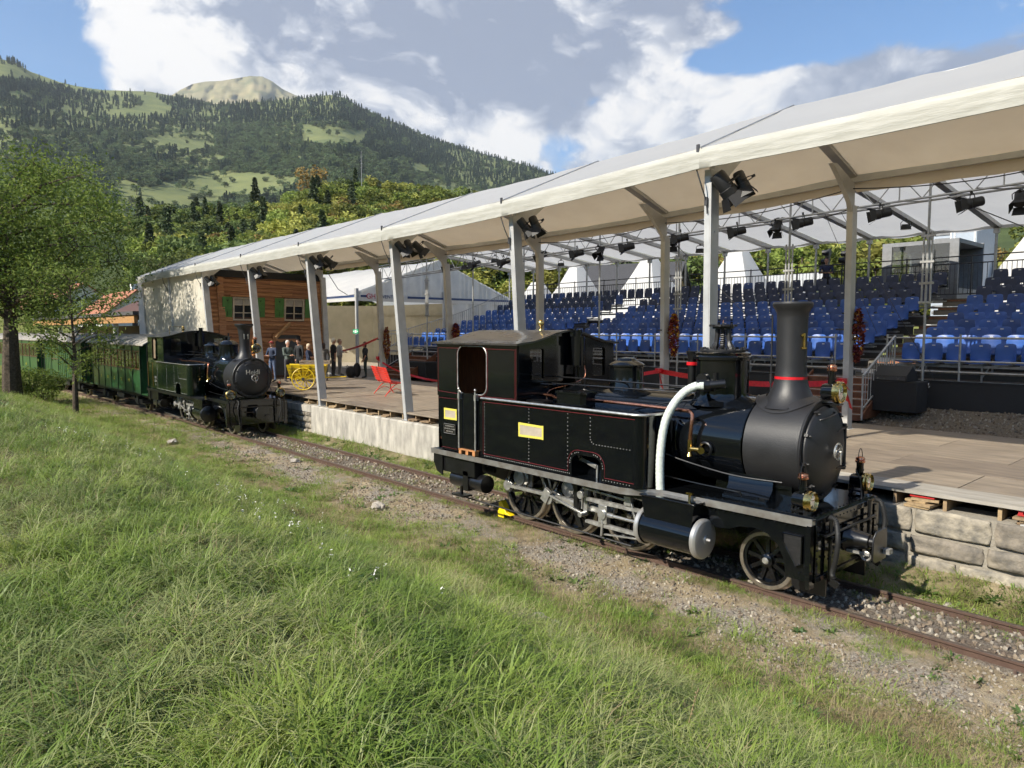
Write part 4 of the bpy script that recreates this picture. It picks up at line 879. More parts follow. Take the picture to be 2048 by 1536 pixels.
        if s < 0 and near:
            q = MB(); q.prism([(-.24, -.17), (.24, -.17), (.30, -.1), (.30, .1), (.24, .17), (-.24, .17), (-.30, .1), (-.30, -.1)], .20, (-3.72, s*.93, zt_+.01), (1, 0, 0), (0, 1, 0)); q.prism([(-.26, -.19), (.26, -.19), (.32, -.1), (.32, .1), (.26, .19), (-.26, .19), (-.32, .1), (-.32, -.1)], .025, (-3.72, s*.93, zt_+.21), (1, 0, 0), (0, 1, 0)); q.build('water_filler', G, tank, fix=True)
            rv = MB(); rivets(rv, row((-4.0, s*1.12, zt_+.02), (-3.4, s*1.12, zt_+.02), .05), (0, 0, 1), .01); rivets(rv, row((x2+.1, s*1.15, zt_+.005), (x1-.2, s*1.15, zt_+.005), .05), (0, 0, 1), .008); rv.build('rivets', G, tank)
            q = MB(); q.prism([(-.2, -.11), (.0, -.19), (.2, -.11), (.24, 0), (.2, .11), (0, .19), (-.2, .11), (-.24, 0)], .03, (-4.55, s*.9, zt_+.01), (1, 0, 0), (0, 1, 0)); q.build('tank_hatch', M_black, tank, fix=True)
    # cab
    ze = 3.06; cx0, cx1 = xr, xf; cabm = GR
    prof = [(-hw-.07, 3.05), (-hw+.05, 3.065), (-.88, 3.09), (-.62, 3.15), (-.36, 3.225), (-.15, 3.262), (0, 3.27)]; prof = prof+[(-a, b) for a, b in prof[::-1][1:]]
    if not near: prof = [(-hw-.05, 3.02), (-.95, 3.08), (-.6, 3.18), (-.25, 3.24), (0, 3.25), (.25, 3.24), (.6, 3.18), (.95, 3.08), (hw+.05, 3.02)]
    cab = empty('cab', (0, 0, 0)); cab.parent = root
    q = MB(); a = [(y, z+.03) for y, z in prof]+[(y, z) for y, z in prof[::-1]]; q.prism(a, (cx1-cx0)+.14, (cx0-.07, 0, 0), (0, 1, 0), (0, 0, 1)); q.build('roof', mat('cab_roof_paint', (.05, .045, .04), .28, coat=.3, col2=(.03, .028, .027), scale=3) if near else M_black, cab, fix=True)
    dz0 = 2.22
    for s in (-1, 1):
        sp = MB(); yo = s*hw
        inn = plate_hole(sp, (0, yo-(.02 if s > 0 else 0), 0), (1, 0, 0), (0, 0, 1), (cx0, zt_-.02, cx1, 3.06), (cx0+(.62 if near else .55), dz0-.03, cx0+(1.42 if near else 1.25), 3.02, .16), -.02)
        lowp = [(cx0, zt_-.02), (cx1-.0 if not near else cx0+1.3, zt_-.02), (cx1 if not near else cx0+1.3, fp+.02), (cx0+.12, fp+.02), (cx0+.02, fp+.5)]
        sp.prism(lowp, .02 if s > 0 else -.02, (0, yo-(.02 if s > 0 else -.02), 0), (1, 0, 0), (0, 0, 1)); so = sp.build('side_sheet', cabm, cab, fix=True, ang=20)
        ln = MB(); y = yo+s*.002; hx0, hx1 = cx0+.62, cx0+1.42
        if near:
            def lp(P): ln.tube([(x, y, z) for x, z in P], .0026, 4)
            rim = [(x+(.02 if x > (hx0+hx1)/2 else -.02), z+(.02 if z > 2.6 else -.02)) for x, z in inn]; lp(rim+[rim[0]])
            lp([(cx0+.03, zt_+.06), (cx0+.03, 2.98), (hx0+.02, 2.98)]); lp([(hx1-.06, 2.98), (cx1-.05, 2.98), (cx1-.05, zt_+.05)]); lp([(cx0+.03, zt_+.06), (hx0+.05, zt_+.04)]); lp([(hx1-.05, zt_+.04), (cx1-.05, zt_+.05)]); lp([(cx1-.025, zt_+.02), (cx1-.025, 3.0)])
            lp([(cx0+.04, zt_-.06), (cx0+.62, zt_-.06), (cx0+.62, fp+.07), (cx0+.13, fp+.07)]); ln.build('red_lining', M_red, so)
            MB().tube([(x, yo+s*.004, z) for x, z in inn]+[(inn[0][0], yo+s*.004, inn[0][1])], .011, 6).build('door_beading', M_steeld, so)
            g = MB()
            for x in (cx0+.72, cx0+1.18): g.cyl((x, yo+s*.06, fp+.12), (x, yo+s*.06, dz0+.02), .017, n=10); g.box((x, yo+s*.04, dz0-.08), (.05, .07, .10)); g.sph((x, yo+s*.06, dz0+.05), .025)
            g.build('grab_rail', M_steel, so)
            MB().bx((cx0+.76, yo+s*.002, fp+.1), (cx0+1.14, yo+s*.02, dz0-.02)).build('cab_door', G, so)
        else:
            g = MB()
            for x in (cx0+.15, cx0+.75): g.cyl((x, yo+s*.05, fp+.1), (x, yo+s*.05, 2.1), .014, n=8)
            g.build('grab_rail', M_brass, so)
            if s < 0:
                cu = MB(); n = 9; vs = []
                for i in range(n): vs += [(cx0+.58+i*.028, s*(hw-.06+.02*(i % 2)), 3.0), (cx0+.58+i*.022, s*(hw-.06+.02*(i % 2)), 2.25)]
                cu.add(vs, [(2*i, 2*i+1, 2*i+3, 2*i+2) for i in range(n-1)]); cu.build('cab_curtain', mat('brown_canvas_curtain', (.32, .24, .15), .9, var=.2), cab)
    pf = [(y, z) for y, z in prof if abs(y) < hw]; wl = [.28, .62]
    fw = MB()
    for s in (-1, 1):
        plate_hole(fw, (cx1, 0, 0), (0, s, 0), (0, 0, 1), (.14, 2.42, hw-.02, 3.04), (.60-.0, 2.49, .93, 2.99, .05), .02*s)
    fw.bx((cx1-.02, -.14, 2.35), (cx1, .14, 3.05)); fw.bx((cx1-.02, -hw+.02, fp+.02), (cx1, hw-.02, 2.42)); fw.prism([(-hw+.02, 3.04)]+pf+[(hw-.02, 3.04)], .02, (cx1-.02, 0, 0), (0, 1, 0), (0, 0, 1))
    fo = fw.build('front_sheet', G, cab, fix=True, ang=20)
    for s in (-1, 1):
        MB().tube([(cx1+.008, s*y, z) for y, z in ((.60, 2.49), (.93, 2.49), (.93, 2.99), (.60, 2.99), (.60, 2.49))], .012, 6).build('window_frame', M_gloss, fo); MB().box((cx1-.012, s*.765, 2.74), (.006, .34, .5)).build('window_pane', M_glass, fo)
    bw = MB(); bw.bx((cx0, -hw+.02, fp+.02), (cx0+.02, hw-.02, 2.3)); bw.bx((cx0, -hw+.02, 2.9), (cx0+.02, hw-.02, 3.06)); bw.bx((cx0, -hw+.02, 2.3), (cx0+.02, -.98, 2.9)); bw.bx((cx0, .98, 2.3), (cx0+.02, hw-.02, 2.9)); bw.bx((cx0, -.80, 2.3), (cx0+.02, .80, 2.9)); bw.prism([(-hw+.02, 3.05)]+pf+[(hw-.02, 3.05)], .02, (cx0, 0, 0), (0, 1, 0), (0, 0, 1)); bw.build('rear_sheet', G, cab, fix=True)
    MB().bx((cx0+.03, -hw+.05, fp+.2), (cx1-.03, hw-.05, fp+.24)).build('cab_floor', M_wood, cab)
    q = MB(); q.bx((cx0+.03, -.79, 2.1), (cx0+.045, .79, 3.04)); q.bx((cx1-.06, -hw+.06, 2.2), (cx1-.04, .14-.3, 3.0)); q.bx((cx0+.03, hw-.05, dz0), (cx0+.6, hw-.03, 3.0)); q.bx((cx0+1.45, hw-.05, dz0), (cx1-.1, hw-.03, 3.0)); q.build('wood_lining', M_wood, cab)
    q = MB(); q.lathe([(.45, 0), (.45, .35)], (cx1-.35, 0, 2.1), (1, 0, 0), n=24); q.cyl((cx1-.4, -.2, 2.4), (cx1-.4, .2, 2.4), .02, n=8); q.build('backhead', M_under, cab)
    # round feed heater / pump against the cab front, pipes
    q = MB(); q.cyl((cx1+.14, .08, 2.70), (cx1+.14, .08, 3.19), .125, n=24); q.cyl((cx1+.14, .08, 3.19), (cx1+.14, .08, 3.30 if near else 3.38), .075, n=16); q.build('exhaust_silencer', G, root)
    q = MB(); q.tube(spline([(cx1+.12, -.78, 2.42), (cx1+.2, -.5, 2.40), (cx1+.2, .05, 2.40), (cx1+.17, .08, 2.46), (cx1+.16, .08, 2.72)], 5), .022, 8); q.build('drain_pipe', G, root)
    if near:
        MB().tube(spline([(cx1+.2, .18, 2.70), (cx1+.25, .14, 2.5), (cx1+.15, -.1, 2.38), (cx1+.1, -.55, 2.3), (cx1+.1, -.62, 2.16)], 5), .008, 6).build('copper_drain', M_copper, root)
        w = MB(); w.lathe([(.04, 0), (.03, .03), (.02, .05), (.028, .09), (.055, .12), (.062, .15), (.05, .18), (.02, .19), (.03, .2), (.01, .215)], (cx1-.66, -.02, 3.27), (0, 0, 1), n=16); w.build('whistle', M_brass, root, fix=True)
    else:
        w = MB(); w.lathe([(.04, 0), (.02, .05), (.05, .1), (.06, .14), (.03, .18), (.05, .2), (.02, .25)], (cx1-.3, -.4, 3.2), (0, 0, 1), n=12); w.tube([(cx1-.35, -.85, 3.1), (cx1-.35, -.85, 3.42), (cx1-.32, -.4, 3.42)], .012, 6); w.build('whistle', M_brass, root, fix=True)
    # copper feed pipe
    py = -.66; q = MB(); P = [(xf-.13, py, 2.24), (xf+.25, py, 2.23), (xf+.5, py-.02, 2.20), (xf+1.6, py, 2.22), (dm-.25, py+.02, 2.20), (dm-.07, py, 2.19), (dm-.02, py-.02, 2.13), (dm-.02, py-.04, 2.0), (dm-.03, py-.05, 1.80)]
    q.tube(spline(P, 5), .026, 10); q.build('copper_pipe', M_copper, root)
    q = MB(); q.cyl((dm-.03, -.71, 1.66), (dm-.03, -.71, 1.82), .035, n=12); q.cyl((dm-.03, -.71, 1.70), (dm+.16, -.69, 1.70), .032, n=12); q.cyl((dm-.03, -.71, 1.60), (dm-.03, -.71, 1.66), .05, .02, n=10); q.cyl((dm+.14, -.69, 1.70), (dm+.18, -.76, 1.70), .045, n=12); cvl = q.build('clack_valve', M_brass, root)
    MB().ring((dm+.17, -.64, 1.71), (0, 1, 0), .085, .02, 24, 8).build('valve_wheel', M_black, cvl)
    q = MB(); q.tube([(xf+.05, -.35, 2.52), (dm-.5, -.32, 2.50), (dm-.38, -.3, 2.5)], .013, 6); q.tube([(xf+.1, -.5, 2.42), (dm-.9, -.42, 2.42), (dm-.55, -.35, 2.46)], .010, 6)
    for x in (xf+.7, xf+1.7): q.beam((x, -.34, 2.36), (x, -.34, 2.5), .02, .02)
    q.box((dm-.45, -.22, 2.45), (.5, .12, .05)); q.tube(spline([(dm-.1, -.45, 2.34), (dm-.5, -.52, 2.28), (dm-.8, -.56, 2.2), (dm-1.2, -.6, 2.1)], 5), .012, 6); q.build('control_rods', M_black, root)
    # handrail along boiler
    q = MB(); q.tube(spline([(-.55, -.60, 1.42), (-1.2, -.645, 1.42), (-1.9, -.65, 1.50), (-2.3, -.66, 1.58)], 5), .011, 6); q.tube(spline([(-1.1, -.62, fp+.02), (-1.1, -.62, fp+.10), (-1.2, -.64, fp+.115), (-1.8, -.68, fp+.14), (-2.3, -.7, fp+.17)], 4), .009, 6); q.build('boiler_pipe', M_black, root)
    # lamps
    headlamp(root, (-.13, -.80, fp+.20), .115 if near else .14); headlamp(root, (-.13, .80, fp+.20), .115 if near else .14); headlamp(root, (-.19, 0, 2.53) if near else (-.30, .12, 2.72), .13 if near else .145)
    q = MB(); q.beam((-.4, 0, 2.39), (-.12, 0, 2.38), .12, .02)
    for s in (-1, 1): q.beam((-.13, s*.80, fp), (-.13, s*.80, fp+.1), .10, .05); q.beam((-.27, s*.80, fp), (-.22, s*.80, fp+.3), .09, .02)
    q.tube(spline([(-.1, .45, 1.5), (-.05, .47, 1.38), (-.02, .45, 1.2), (0, .4, fp+.05)], 4), .009, 5); q.build('lamp_iron', M_black, root)
    # wheels
    W1 = wheel(root, -.76, -.555, .375, -1, 9, 'carrying_wheel'); wheel(root, -.76, .555, .375, 1, 9, 'carrying_wheel')
    wx = o['wheels']
    for x in wx:
        for s in (-1, 1): wheel(root, x, s*.555, .52, s, 12, 'driving_wheel')
    q = MB()
    for x in [-.76]+list(wx): q.cyl((x, -.5, .52 if x < -1 else .375), (x, .5, .52 if x < -1 else .375), .07, n=12)
    q.build('axles', M_under, root)
    # cylinders and motion
    for s in (-1, 1):
        y = s*.99; cf, cb = o['cyl']; cz_ = .60; c = MB(); c.cyl((cb, y, cz_), (cf, y, cz_), .235, n=36); st = [(cb+.08, cz_+.12), (cf-.06, cz_+.12), (cf-.02, cz_+.46), (cb+.02, cz_+.46)]
        c.prism(st, .34, (0, y+.17, 0), (1, 0, 0), (0, 0, 1)); c.prism([(cb-.0, cz_+.45), (cf+.0, cz_+.45), (cf, cz_+.475), (cb, cz_+.475)], .38, (0, y+.19, 0), (1, 0, 0), (0, 0, 1)); co = c.build('cylinder', G, root, bevel=.008, fix=True)
        for xx, d in ((cf, 1), (cb, -1)):
            e_ = MB(); e_.lathe([(.25, -.03), (.262, -.02), (.262, .0), (.262, .03), (.245, .05), (.235, .055), (.06, .065), (.05, .075), (.03, .078), (0, .078)], (xx, y, cz_), (d, 0, 0), n=40, caps=False); e_.cyl((xx+d*.07, y, cz_), (xx+d*.13, y, cz_), .022, .018, n=10); e_.build('cylinder_cover', mat('machined_cover', (.46, .45, .43), .34, metal=.6, var=.03, scale=3) if near else M_black, co, fix=True)
        if not near: MB().ring((cf+.03, y, cz_), (1, 0, 0), .235, .014, 30, 6).build('cover_ring', M_steel, co)
        q = MB(); q.cyl((cf-.2, y, cz_+.47), (cf-.2, y, cz_+.56), .018, n=8); q.box((cf-.2, y, cz_+.56), (.10, .03, .025)); q.build('oil_cup', M_brass, co)
        mt = M_steel if near else M_steeld; sx = wx[0]; mid = wx[1]; re = wx[2]; yr = s*.78
        q = MB(); q.cyl((cb-.02, y, cz_), (o['xh'], y, cz_), .024, n=12); q.cyl((cb-.02, y, cz_), (cb-.12, y, cz_), .045, n=12); q.cyl((o['xh'], y, cz_), (o['xh']+.18, y, cz_), .045, .035, n=12); q.build('piston_rod', mt, root)
        q = MB()
        for z, t_ in ((cz_+.17, .045), (cz_-.17, .045)): q.prism([(cb, z-.02), (cb, z+.02), (o['xh']-.1, z+.03), (o['xh']-.35, z+.02), (o['xh']-.35, z-.02), (o['xh']-.1, z-.03)], .06, (0, y+.03, 0), (1, 0, 0), (0, 0, 1))
        q.build('slide_bars', M_steeld, root, fix=True)
        q = MB(); q.box((o['xh'], y, cz_), (.16, .09, .28)); q.cyl((o['xh'], y-.07*1, cz_), (o['xh'], y+.07, cz_), .075, n=20); q.cyl((o['xh'], y+s*.03, cz_-.02), (o['xh']-.01, y+s*.05, cz_-.32), .02, n=8); q.build('crosshead', mt, root, bevel=.006)
        cy = .50; crk = .0
        cr = MB(); pm = (mid-.18, .62); cr.prism([(o['xh'], cz_+.035), (o['xh'], cz_-.035), (pm[0], pm[1]-.06), (pm[0], pm[1]+.06)], .045, (0, yr+s*.10+.022, 0), (1, 0, 0), (0, 0, 1)); cr.cyl((pm[0], yr+s*.06, pm[1]), (pm[0], yr+s*.2, pm[1]), .10, n=20); cr.build('connecting_rod', mt, root, fix=True)
        cp = MB(); pins = [(x-.18, .62) for x in wx]
        for (xa, za), (xb, zb) in zip(pins[:-1], pins[1:]): cp.beam((xa, yr, za), (xb, yr, zb), .05, .11, up=(0, 1, 0))
        for xa, za in pins: cp.cyl((xa, yr-.05, za), (xa, yr+.05, za), .09, n=20); cp.box((xa, yr, za), (.17, .06, .17), (0, .4, 0)); cp.cyl((xa, yr, za+.09), (xa, yr, za+.14), .018, n=8)
        cp.build('coupling_rod', mt, root, bevel=.004)
        vg = MB(); lx = o['xh']-.40
        vg.box((lx, y-s*.06, .80), (.07, .05, .50), (0, .05, 0)); vg.box((lx-.07, y-s*.06, .80), (.02, .06, .44), (0, .05, 0)); vg.cyl((lx, y-.1, .83), (lx, y+s*.06+.02, .83), .06, n=16); vg.cyl((lx-.02, y-.08, .52), (lx-.02, y+.08, .52), .04, n=12)
        vg.beam((lx-.02, y, .52), (pm[0]-.02, yr+s*.2, pm[1]+.08), .03, .05, up=(0, 1, 0)); vg.box((pm[0]-.02, yr+s*.2, pm[1]+.04), (.14, .06, .22), (0, .5, 0)); vg.beam((lx, y, .93), (o['xh']+.46, y, .88), .03, .06, up=(0, 1, 0))
        vg.beam((o['xh']+.50, y, .86), (o['xh']+.68, y, .37), .03, .045, up=(0, 1, 0)); vg.box((o['xh']+.45, y, .90), (.12, .07, .18)); vg.cyl((o['xh']+.3, y, .97), (cb+.02, y, .93), .02, n=10); vg.beam((o['xh'], y, .30), (o['xh']+.68, y, .37), .02, .04, up=(0, 1, 0)); vg.cyl((o['xh']+.68, y-.04, .37), (o['xh']+.68, y+.04, .37), .035, n=12)
        vg.beam((lx+.25, y-s*.02, .93), (lx+.25, y-s*.02, 1.30), .03, .05, up=(0, 1, 0)); vg.beam((lx+.25, y-s*.0, 1.28), (lx-.1, y-s*.04, 1.36), .05, .06, up=(0, 0, 1)); vg.cyl((lx-.12, y-s*.2, 1.36), (lx-.12, y+s*.02, 1.36), .05, n=14); vg.build('valve_gear', mt, root, bevel=.003)
        q = MB(); q.prism([(o['xh']-.52, .30), (o['xh']-.44, .30), (o['xh']-.55, .55), (o['xh']-.55, 1.0), (o['xh']-.63, 1.0), (o['xh']-.63, .5)], .05, (0, y+.06, 0), (1, 0, 0), (0, 0, 1)); q.bx((o['xh']-.6, y-.05, .95), (cb+.1, y+.05, 1.02)); q.build('motion_bracket', M_black, root, fix=True)
        for x in wx[1:]:
            q = MB(); q.lathe([(.16, 0), (.17, .02), (.17, .05), (.13, .07), (.13, .11), (.06, .13), (0, .13)], (x+.06, s*.66, .78), (0, s, 0), n=24); q.box((x+.12, s*.64, .80), (.30, .03, .34)); q.build('spring_plate', M_steeld, root, fix=True)
        q = MB(); q.bx((xr-.02, s*(hw-.2), .72), (xr+1.05, s*(hw-.02), fp-.02)); q.prism([(xr-.12, fp-.02), (xr-.12, .86), (xr-.02, .70), (xr+.15, .64), (xr+.15, fp-.02)], .02, (0, s*(hw-.01), 0), (1, 0, 0), (0, 0, 1)); q.build('rear_side_plate', M_black, root, fix=True)
        q = MB(); q.cyl((xr+.3, s*1.0, .60), (xr+1.2, s*1.0, .60), .155, n=24); q.bx((xr+.72, s*.83, .45), (xr+.86, s*1.17, .80)); q.build('air_reservoir', M_black, root)
        q = MB(); q.bx((xr+.45, s*1.02, .33), (xr+.8, s*1.22, .36)); q.bx((xr+.6, s*1.1, .36), (xr+.64, s*1.14, .5)); q.build('foot_step', M_black, root)
    q = MB()
    for i in range(26):
        x = random.uniform(-6.6, -2.2); q.box((x, random.choice((-1, 1))*random.uniform(.62, .74), random.uniform(.75, 1.0)), (random.uniform(.05, .25), .05, random.uniform(.04, .16)))
    q.cyl((-6.2, -.7, .92), (-2.3, -.7, .92), .02, n=6); q.cyl((-6.4, -.95, .25), (-2.6, -.95, .22), .014, n=6); q.build('brake_gear', M_under, root)
    return root, cab
EN, CABN = make_engine('steam_locomotive', (-3.67, 8.85, 0), dict(chim=-.78, dome=-1.79, dome2=-3.50, cabf=-4.77, cabr=-6.95, tankf=-2.26, sbr=-1.12, arch=(-3.56, -2.98), wheels=(-2.95, -4.1, -5.25), cyl=(-1.42, -2.30), xh=-3.08), 'gleaming black steam engine with matte smokebox and white hose, standing alone on the track', True)
EH, CABH = make_engine('steam_locomotive', (-21.9, 8.85, 0), dict(chim=-.92, dome=-2.3, dome2=-3.9, cabf=-5.4, cabr=-7.35, tankf=-2.75, sbr=-1.2, arch=(-4.1, -3.6), wheels=(-3.1, -4.25, -5.4), cyl=(-1.55, -2.5), xh=-3.3), 'dark green steam engine lettered Heidi with number 11, pulling green carriages', False)
def text(name, s, loc, rot, size, m, parent=None, ext=.004, align='CENTER'):
    c = bpy.data.curves.new(name, 'FONT'); c.body = s; c.size = size; c.extrude = ext; c.align_x = align; c.align_y = 'CENTER'; c.materials.append(m)
    o = bpy.data.objects.new(name, c); COL.objects.link(o); o.location = loc; o.rotation_euler = rot
    if parent is not None: o.parent = parent
    return o
M_letter = mat('silver_lettering', (.62, .60, .55), .35, metal=.6, var=0)
dh = [c for c in bpy.data.objects if c.parent == EH and c.name.startswith('smokebox_door')][0]; chh = [c for c in bpy.data.objects if c.parent == EH and c.name.startswith('chimney')][0]
text('lettering', 'Heidi', (-.20, -.04, 1.97), (pi/2, 0, pi/2), .21, M_letter, dh, .01)
text('lettering', '11', (-.92+.20, -.02, 3.08), (pi/2, 0, pi/2-.15), .24, M_letter, chh, .01)
so = [c for c in bpy.data.objects if c.parent == CABH and c.name.startswith('side_sheet')][0]
for i, s_ in enumerate(('DFB', 'G3/4', '11')): text('lettering', s_, (-6.45, -1.195, 1.55-.13*i), (pi/2, 0, 0), .12, M_letter, so, .002)
# things resting on the near engine
E0 = Vector((-3.67, 8.85, 0))
def on(x, y, z): return E0+Vector((x, y, z))
h = MB(); P = [on(-1.72, -.55, 2.55), on(-1.82, -.60, 2.54), on(-1.95, -.68, 2.45), on(-2.06, -.76, 2.28), on(-2.14, -.82, 2.06), on(-2.17, -.86, 1.8), on(-2.18, -.88, 1.5), on(-2.17, -.89, 1.25), on(-2.15, -.89, 1.04), on(-2.1, -.87, .98)]
PP = spline(P, 12); h.tube(PP, [.058*(1+.045*math.sin(i*2.3)) for i in range(len(PP))], 14)
tag(h.build('flexible_hose', mat('white_wrapped_hose', (.66, .72, .66), .75, var=.12, scale=30, bump=.5, bscale=120)), 'thick white flexible hose curving down from the dome pipe of the near engine', 'hose')
b = MB(); b.lathe([(.08, -.1), (.08, .06), (.06, .1)], on(-1.74, -.52, 2.55), (.8, .5, 0), n=14); b.cyl(on(-1.72, -.52, 2.55), on(-1.5, -.38, 2.58), .06, n=12); b.cyl(on(-1.62, -.46, 2.5), on(-1.62, -.46, 2.72), .022, n=8); o_ = b.build('hose_flange', M_black, EN); o_.location = -E0
r = MB(); r.lathe([(.2035, 2.655), (.2015, 2.70)], on(-.78, 0, 0), (0, 0, 1), n=48, caps=False); tag(r.build('ribbon', M_redrib), 'narrow red ribbon tied round the foot of the tall matte black chimney', 'ribbon')
def tape(cx_, cz_, w, hh, lab):
    e = empty('masked_plate', (cx_, 8.85-1.193, cz_), 0, lab, 'masked plate'); t = MB()
    for x, z, a, b_ in ((0, hh/2-.018, w, .036), (0, -hh/2+.018, w, .036), (-w/2+.02, 0, .035, hh), (w/2-.02, 0, .035, hh)): t.box((x, -.006-.0007*abs(a-b_), z), (a*random.uniform(.97, 1.02), .003, b_), (0, random.uniform(-.02, .02), 0))
    t.build('tape_border', M_tape, e); MB().box((0, -.003, 0), (w-.03, .003, hh-.03)).build('paper_cover', M_paper, e)
tape(-8.11, 1.705, .58, .22, 'nameplate masked with paper and yellow tape in the middle of the black tank side')
tape(-10.22, 1.79, .38, .20, 'small plate masked with yellow tape on the rear of the black cab side')
q = empty('builder_plate', (-10.24, 8.85-1.198, 1.52)); q.parent = CABN; q.location = (-10.24+3.67, -1.198, 1.52)
MB().box((0, 0, 0), (.34, .01, .18)).build('plate', mat('dark_bronze_plate', (.03, .025, .02), .3, metal=.6), q); MB().tube([(-.165, -.007, -.085), (.165, -.007, -.085), (.165, -.007, .085), (-.165, -.007, .085), (-.165, -.007, -.085)], .004, 4).build('plate_rim', M_steeld, q)
for i, s_ in enumerate(('SCHWEIZERISCHE', 'LOKOMOTIV- & FABRIK', 'WINTERTHUR')): text('lettering', s_, (0, -.008, .048-.048*i), (pi/2, 0, 0), .032, M_letter, q, .001)
pal = empty('small_pallet', on(-6.0, -1.20, 1.125), 0, 'little orange wooden pallet lying on the footplate below the cab door', 'pallet'); mw = mat('fresh_orange_wood', (.50, .22, .08), .7, var=.2, scale=10)
for x in (-.19, 0, .19): MB().box((x, 0, .035), (.07, .12, .07)).build('block', mw, pal)
for y in (-.045, 0, .045): MB().box((0, y, .08), (.46, .035, .018)).build('slat', mw, pal)
ck = empty('wheel_chock', (-9.52, 8.30, 0), 0, 'bright yellow wheel chock on the rail behind the rear driving wheel', 'wheel chock'); q = MB(); q.prism([(-.05, 0), (.26, 0), (.14, .045), (.07, .16), (.0, .24), (-.05, .2)], .12, (0, .06, 0), (1, 0, 0), (0, 0, 1)); q.build('wedge', mat('yellow_enamel', (.85, .62, .01), .4, var=.1), ck, bevel=.006, fix=True)
MB().bx((-.06, -.07, -.06), (.1, -.062, .06)).build('rail_clamp', mat('yellow_enamel', (.85, .62, .01)), ck)
# ================================================================== WALL, PLATFORM, CANOPY
M_conc = mat('weathered_concrete', (.50, .465, .40), .9, col2=(.25, .235, .205), scale=1.8, detail=10, vscale=(2.6, 1, .8), bump=.6, bscale=30)
M_stoneA = mat('wall_stone', (.34, .295, .23), .9, col2=(.12, .11, .095), scale=5, detail=10, bump=1., bscale=16, objrand=.28); M_mortar = mat('wall_mortar', (.30, .27, .22), .95, bump=.7, bscale=30)
M_ply = mat('weathered_plywood', (.255, .205, .155), .65, col2=(.14, .112, .085), scale=2.2, detail=9, vscale=(.6, 3, 1), objrand=.2); M_plyg = mat('grey_plywood', (.43, .40, .35), .7, col2=(.27, .25, .21), scale=2.5, vscale=(.6, 3, 1), objrand=.12)
M_alu = mat('tent_aluminium', (.50, .50, .49), .42, metal=.25, col2=(.40, .40, .39), scale=2.5, bump=.05); M_galv = mat('galvanised_tube', (.46, .47, .48), .4, metal=.55, var=.15, scale=9); M_dark = mat('dark_steel', (.06, .06, .065), .5, metal=.3)
M_pvc = mat('bounce_tinted_tent_fabric', (.74, .62, .44), .55, col2=(.68, .56, .39), scale=.9, detail=10, bump=.6, bscale=2.4, trans=.5); M_pvcw = mat('white_tent_fabric', (.80, .79, .76), .5, col2=(.73, .72, .70), scale=.8, bump=.35, bscale=3, trans=.45)  # M_pvc: warm bounce light under the roof is put into its inner colour
def two_sided(m, outer):
    t = m.node_tree; L = t.links.new; b = t.nodes['Principled BSDF']; tr = [n for n in t.nodes if n.type == 'BSDF_TRANSLUCENT'][0]; src = b.inputs['Base Color'].links[0].from_socket
    g = t.nodes.new('ShaderNodeNewGeometry'); mx = t.nodes.new('ShaderNodeMix'); mx.data_type = 'RGBA'; L(g.outputs['Backfacing'], mx.inputs[0]); L(src, mx.inputs[6]); mx.inputs[7].default_value = (*outer, 1); L(mx.outputs[2], b.inputs['Base Color']); L(src, tr.inputs[0])
two_sided(M_pvc, (.60, .625, .65))
M_fascia = mat('dirty_white_fascia', (.50, .495, .45), .6, col2=(.39, .385, .34), scale=4, vscale=(.4, 1, 3), bump=.4, bscale=8, trans=.15)
M_raw = mat('raw_timber', (.36, .25, .14), .8, var=.2, scale=12, objrand=.25)
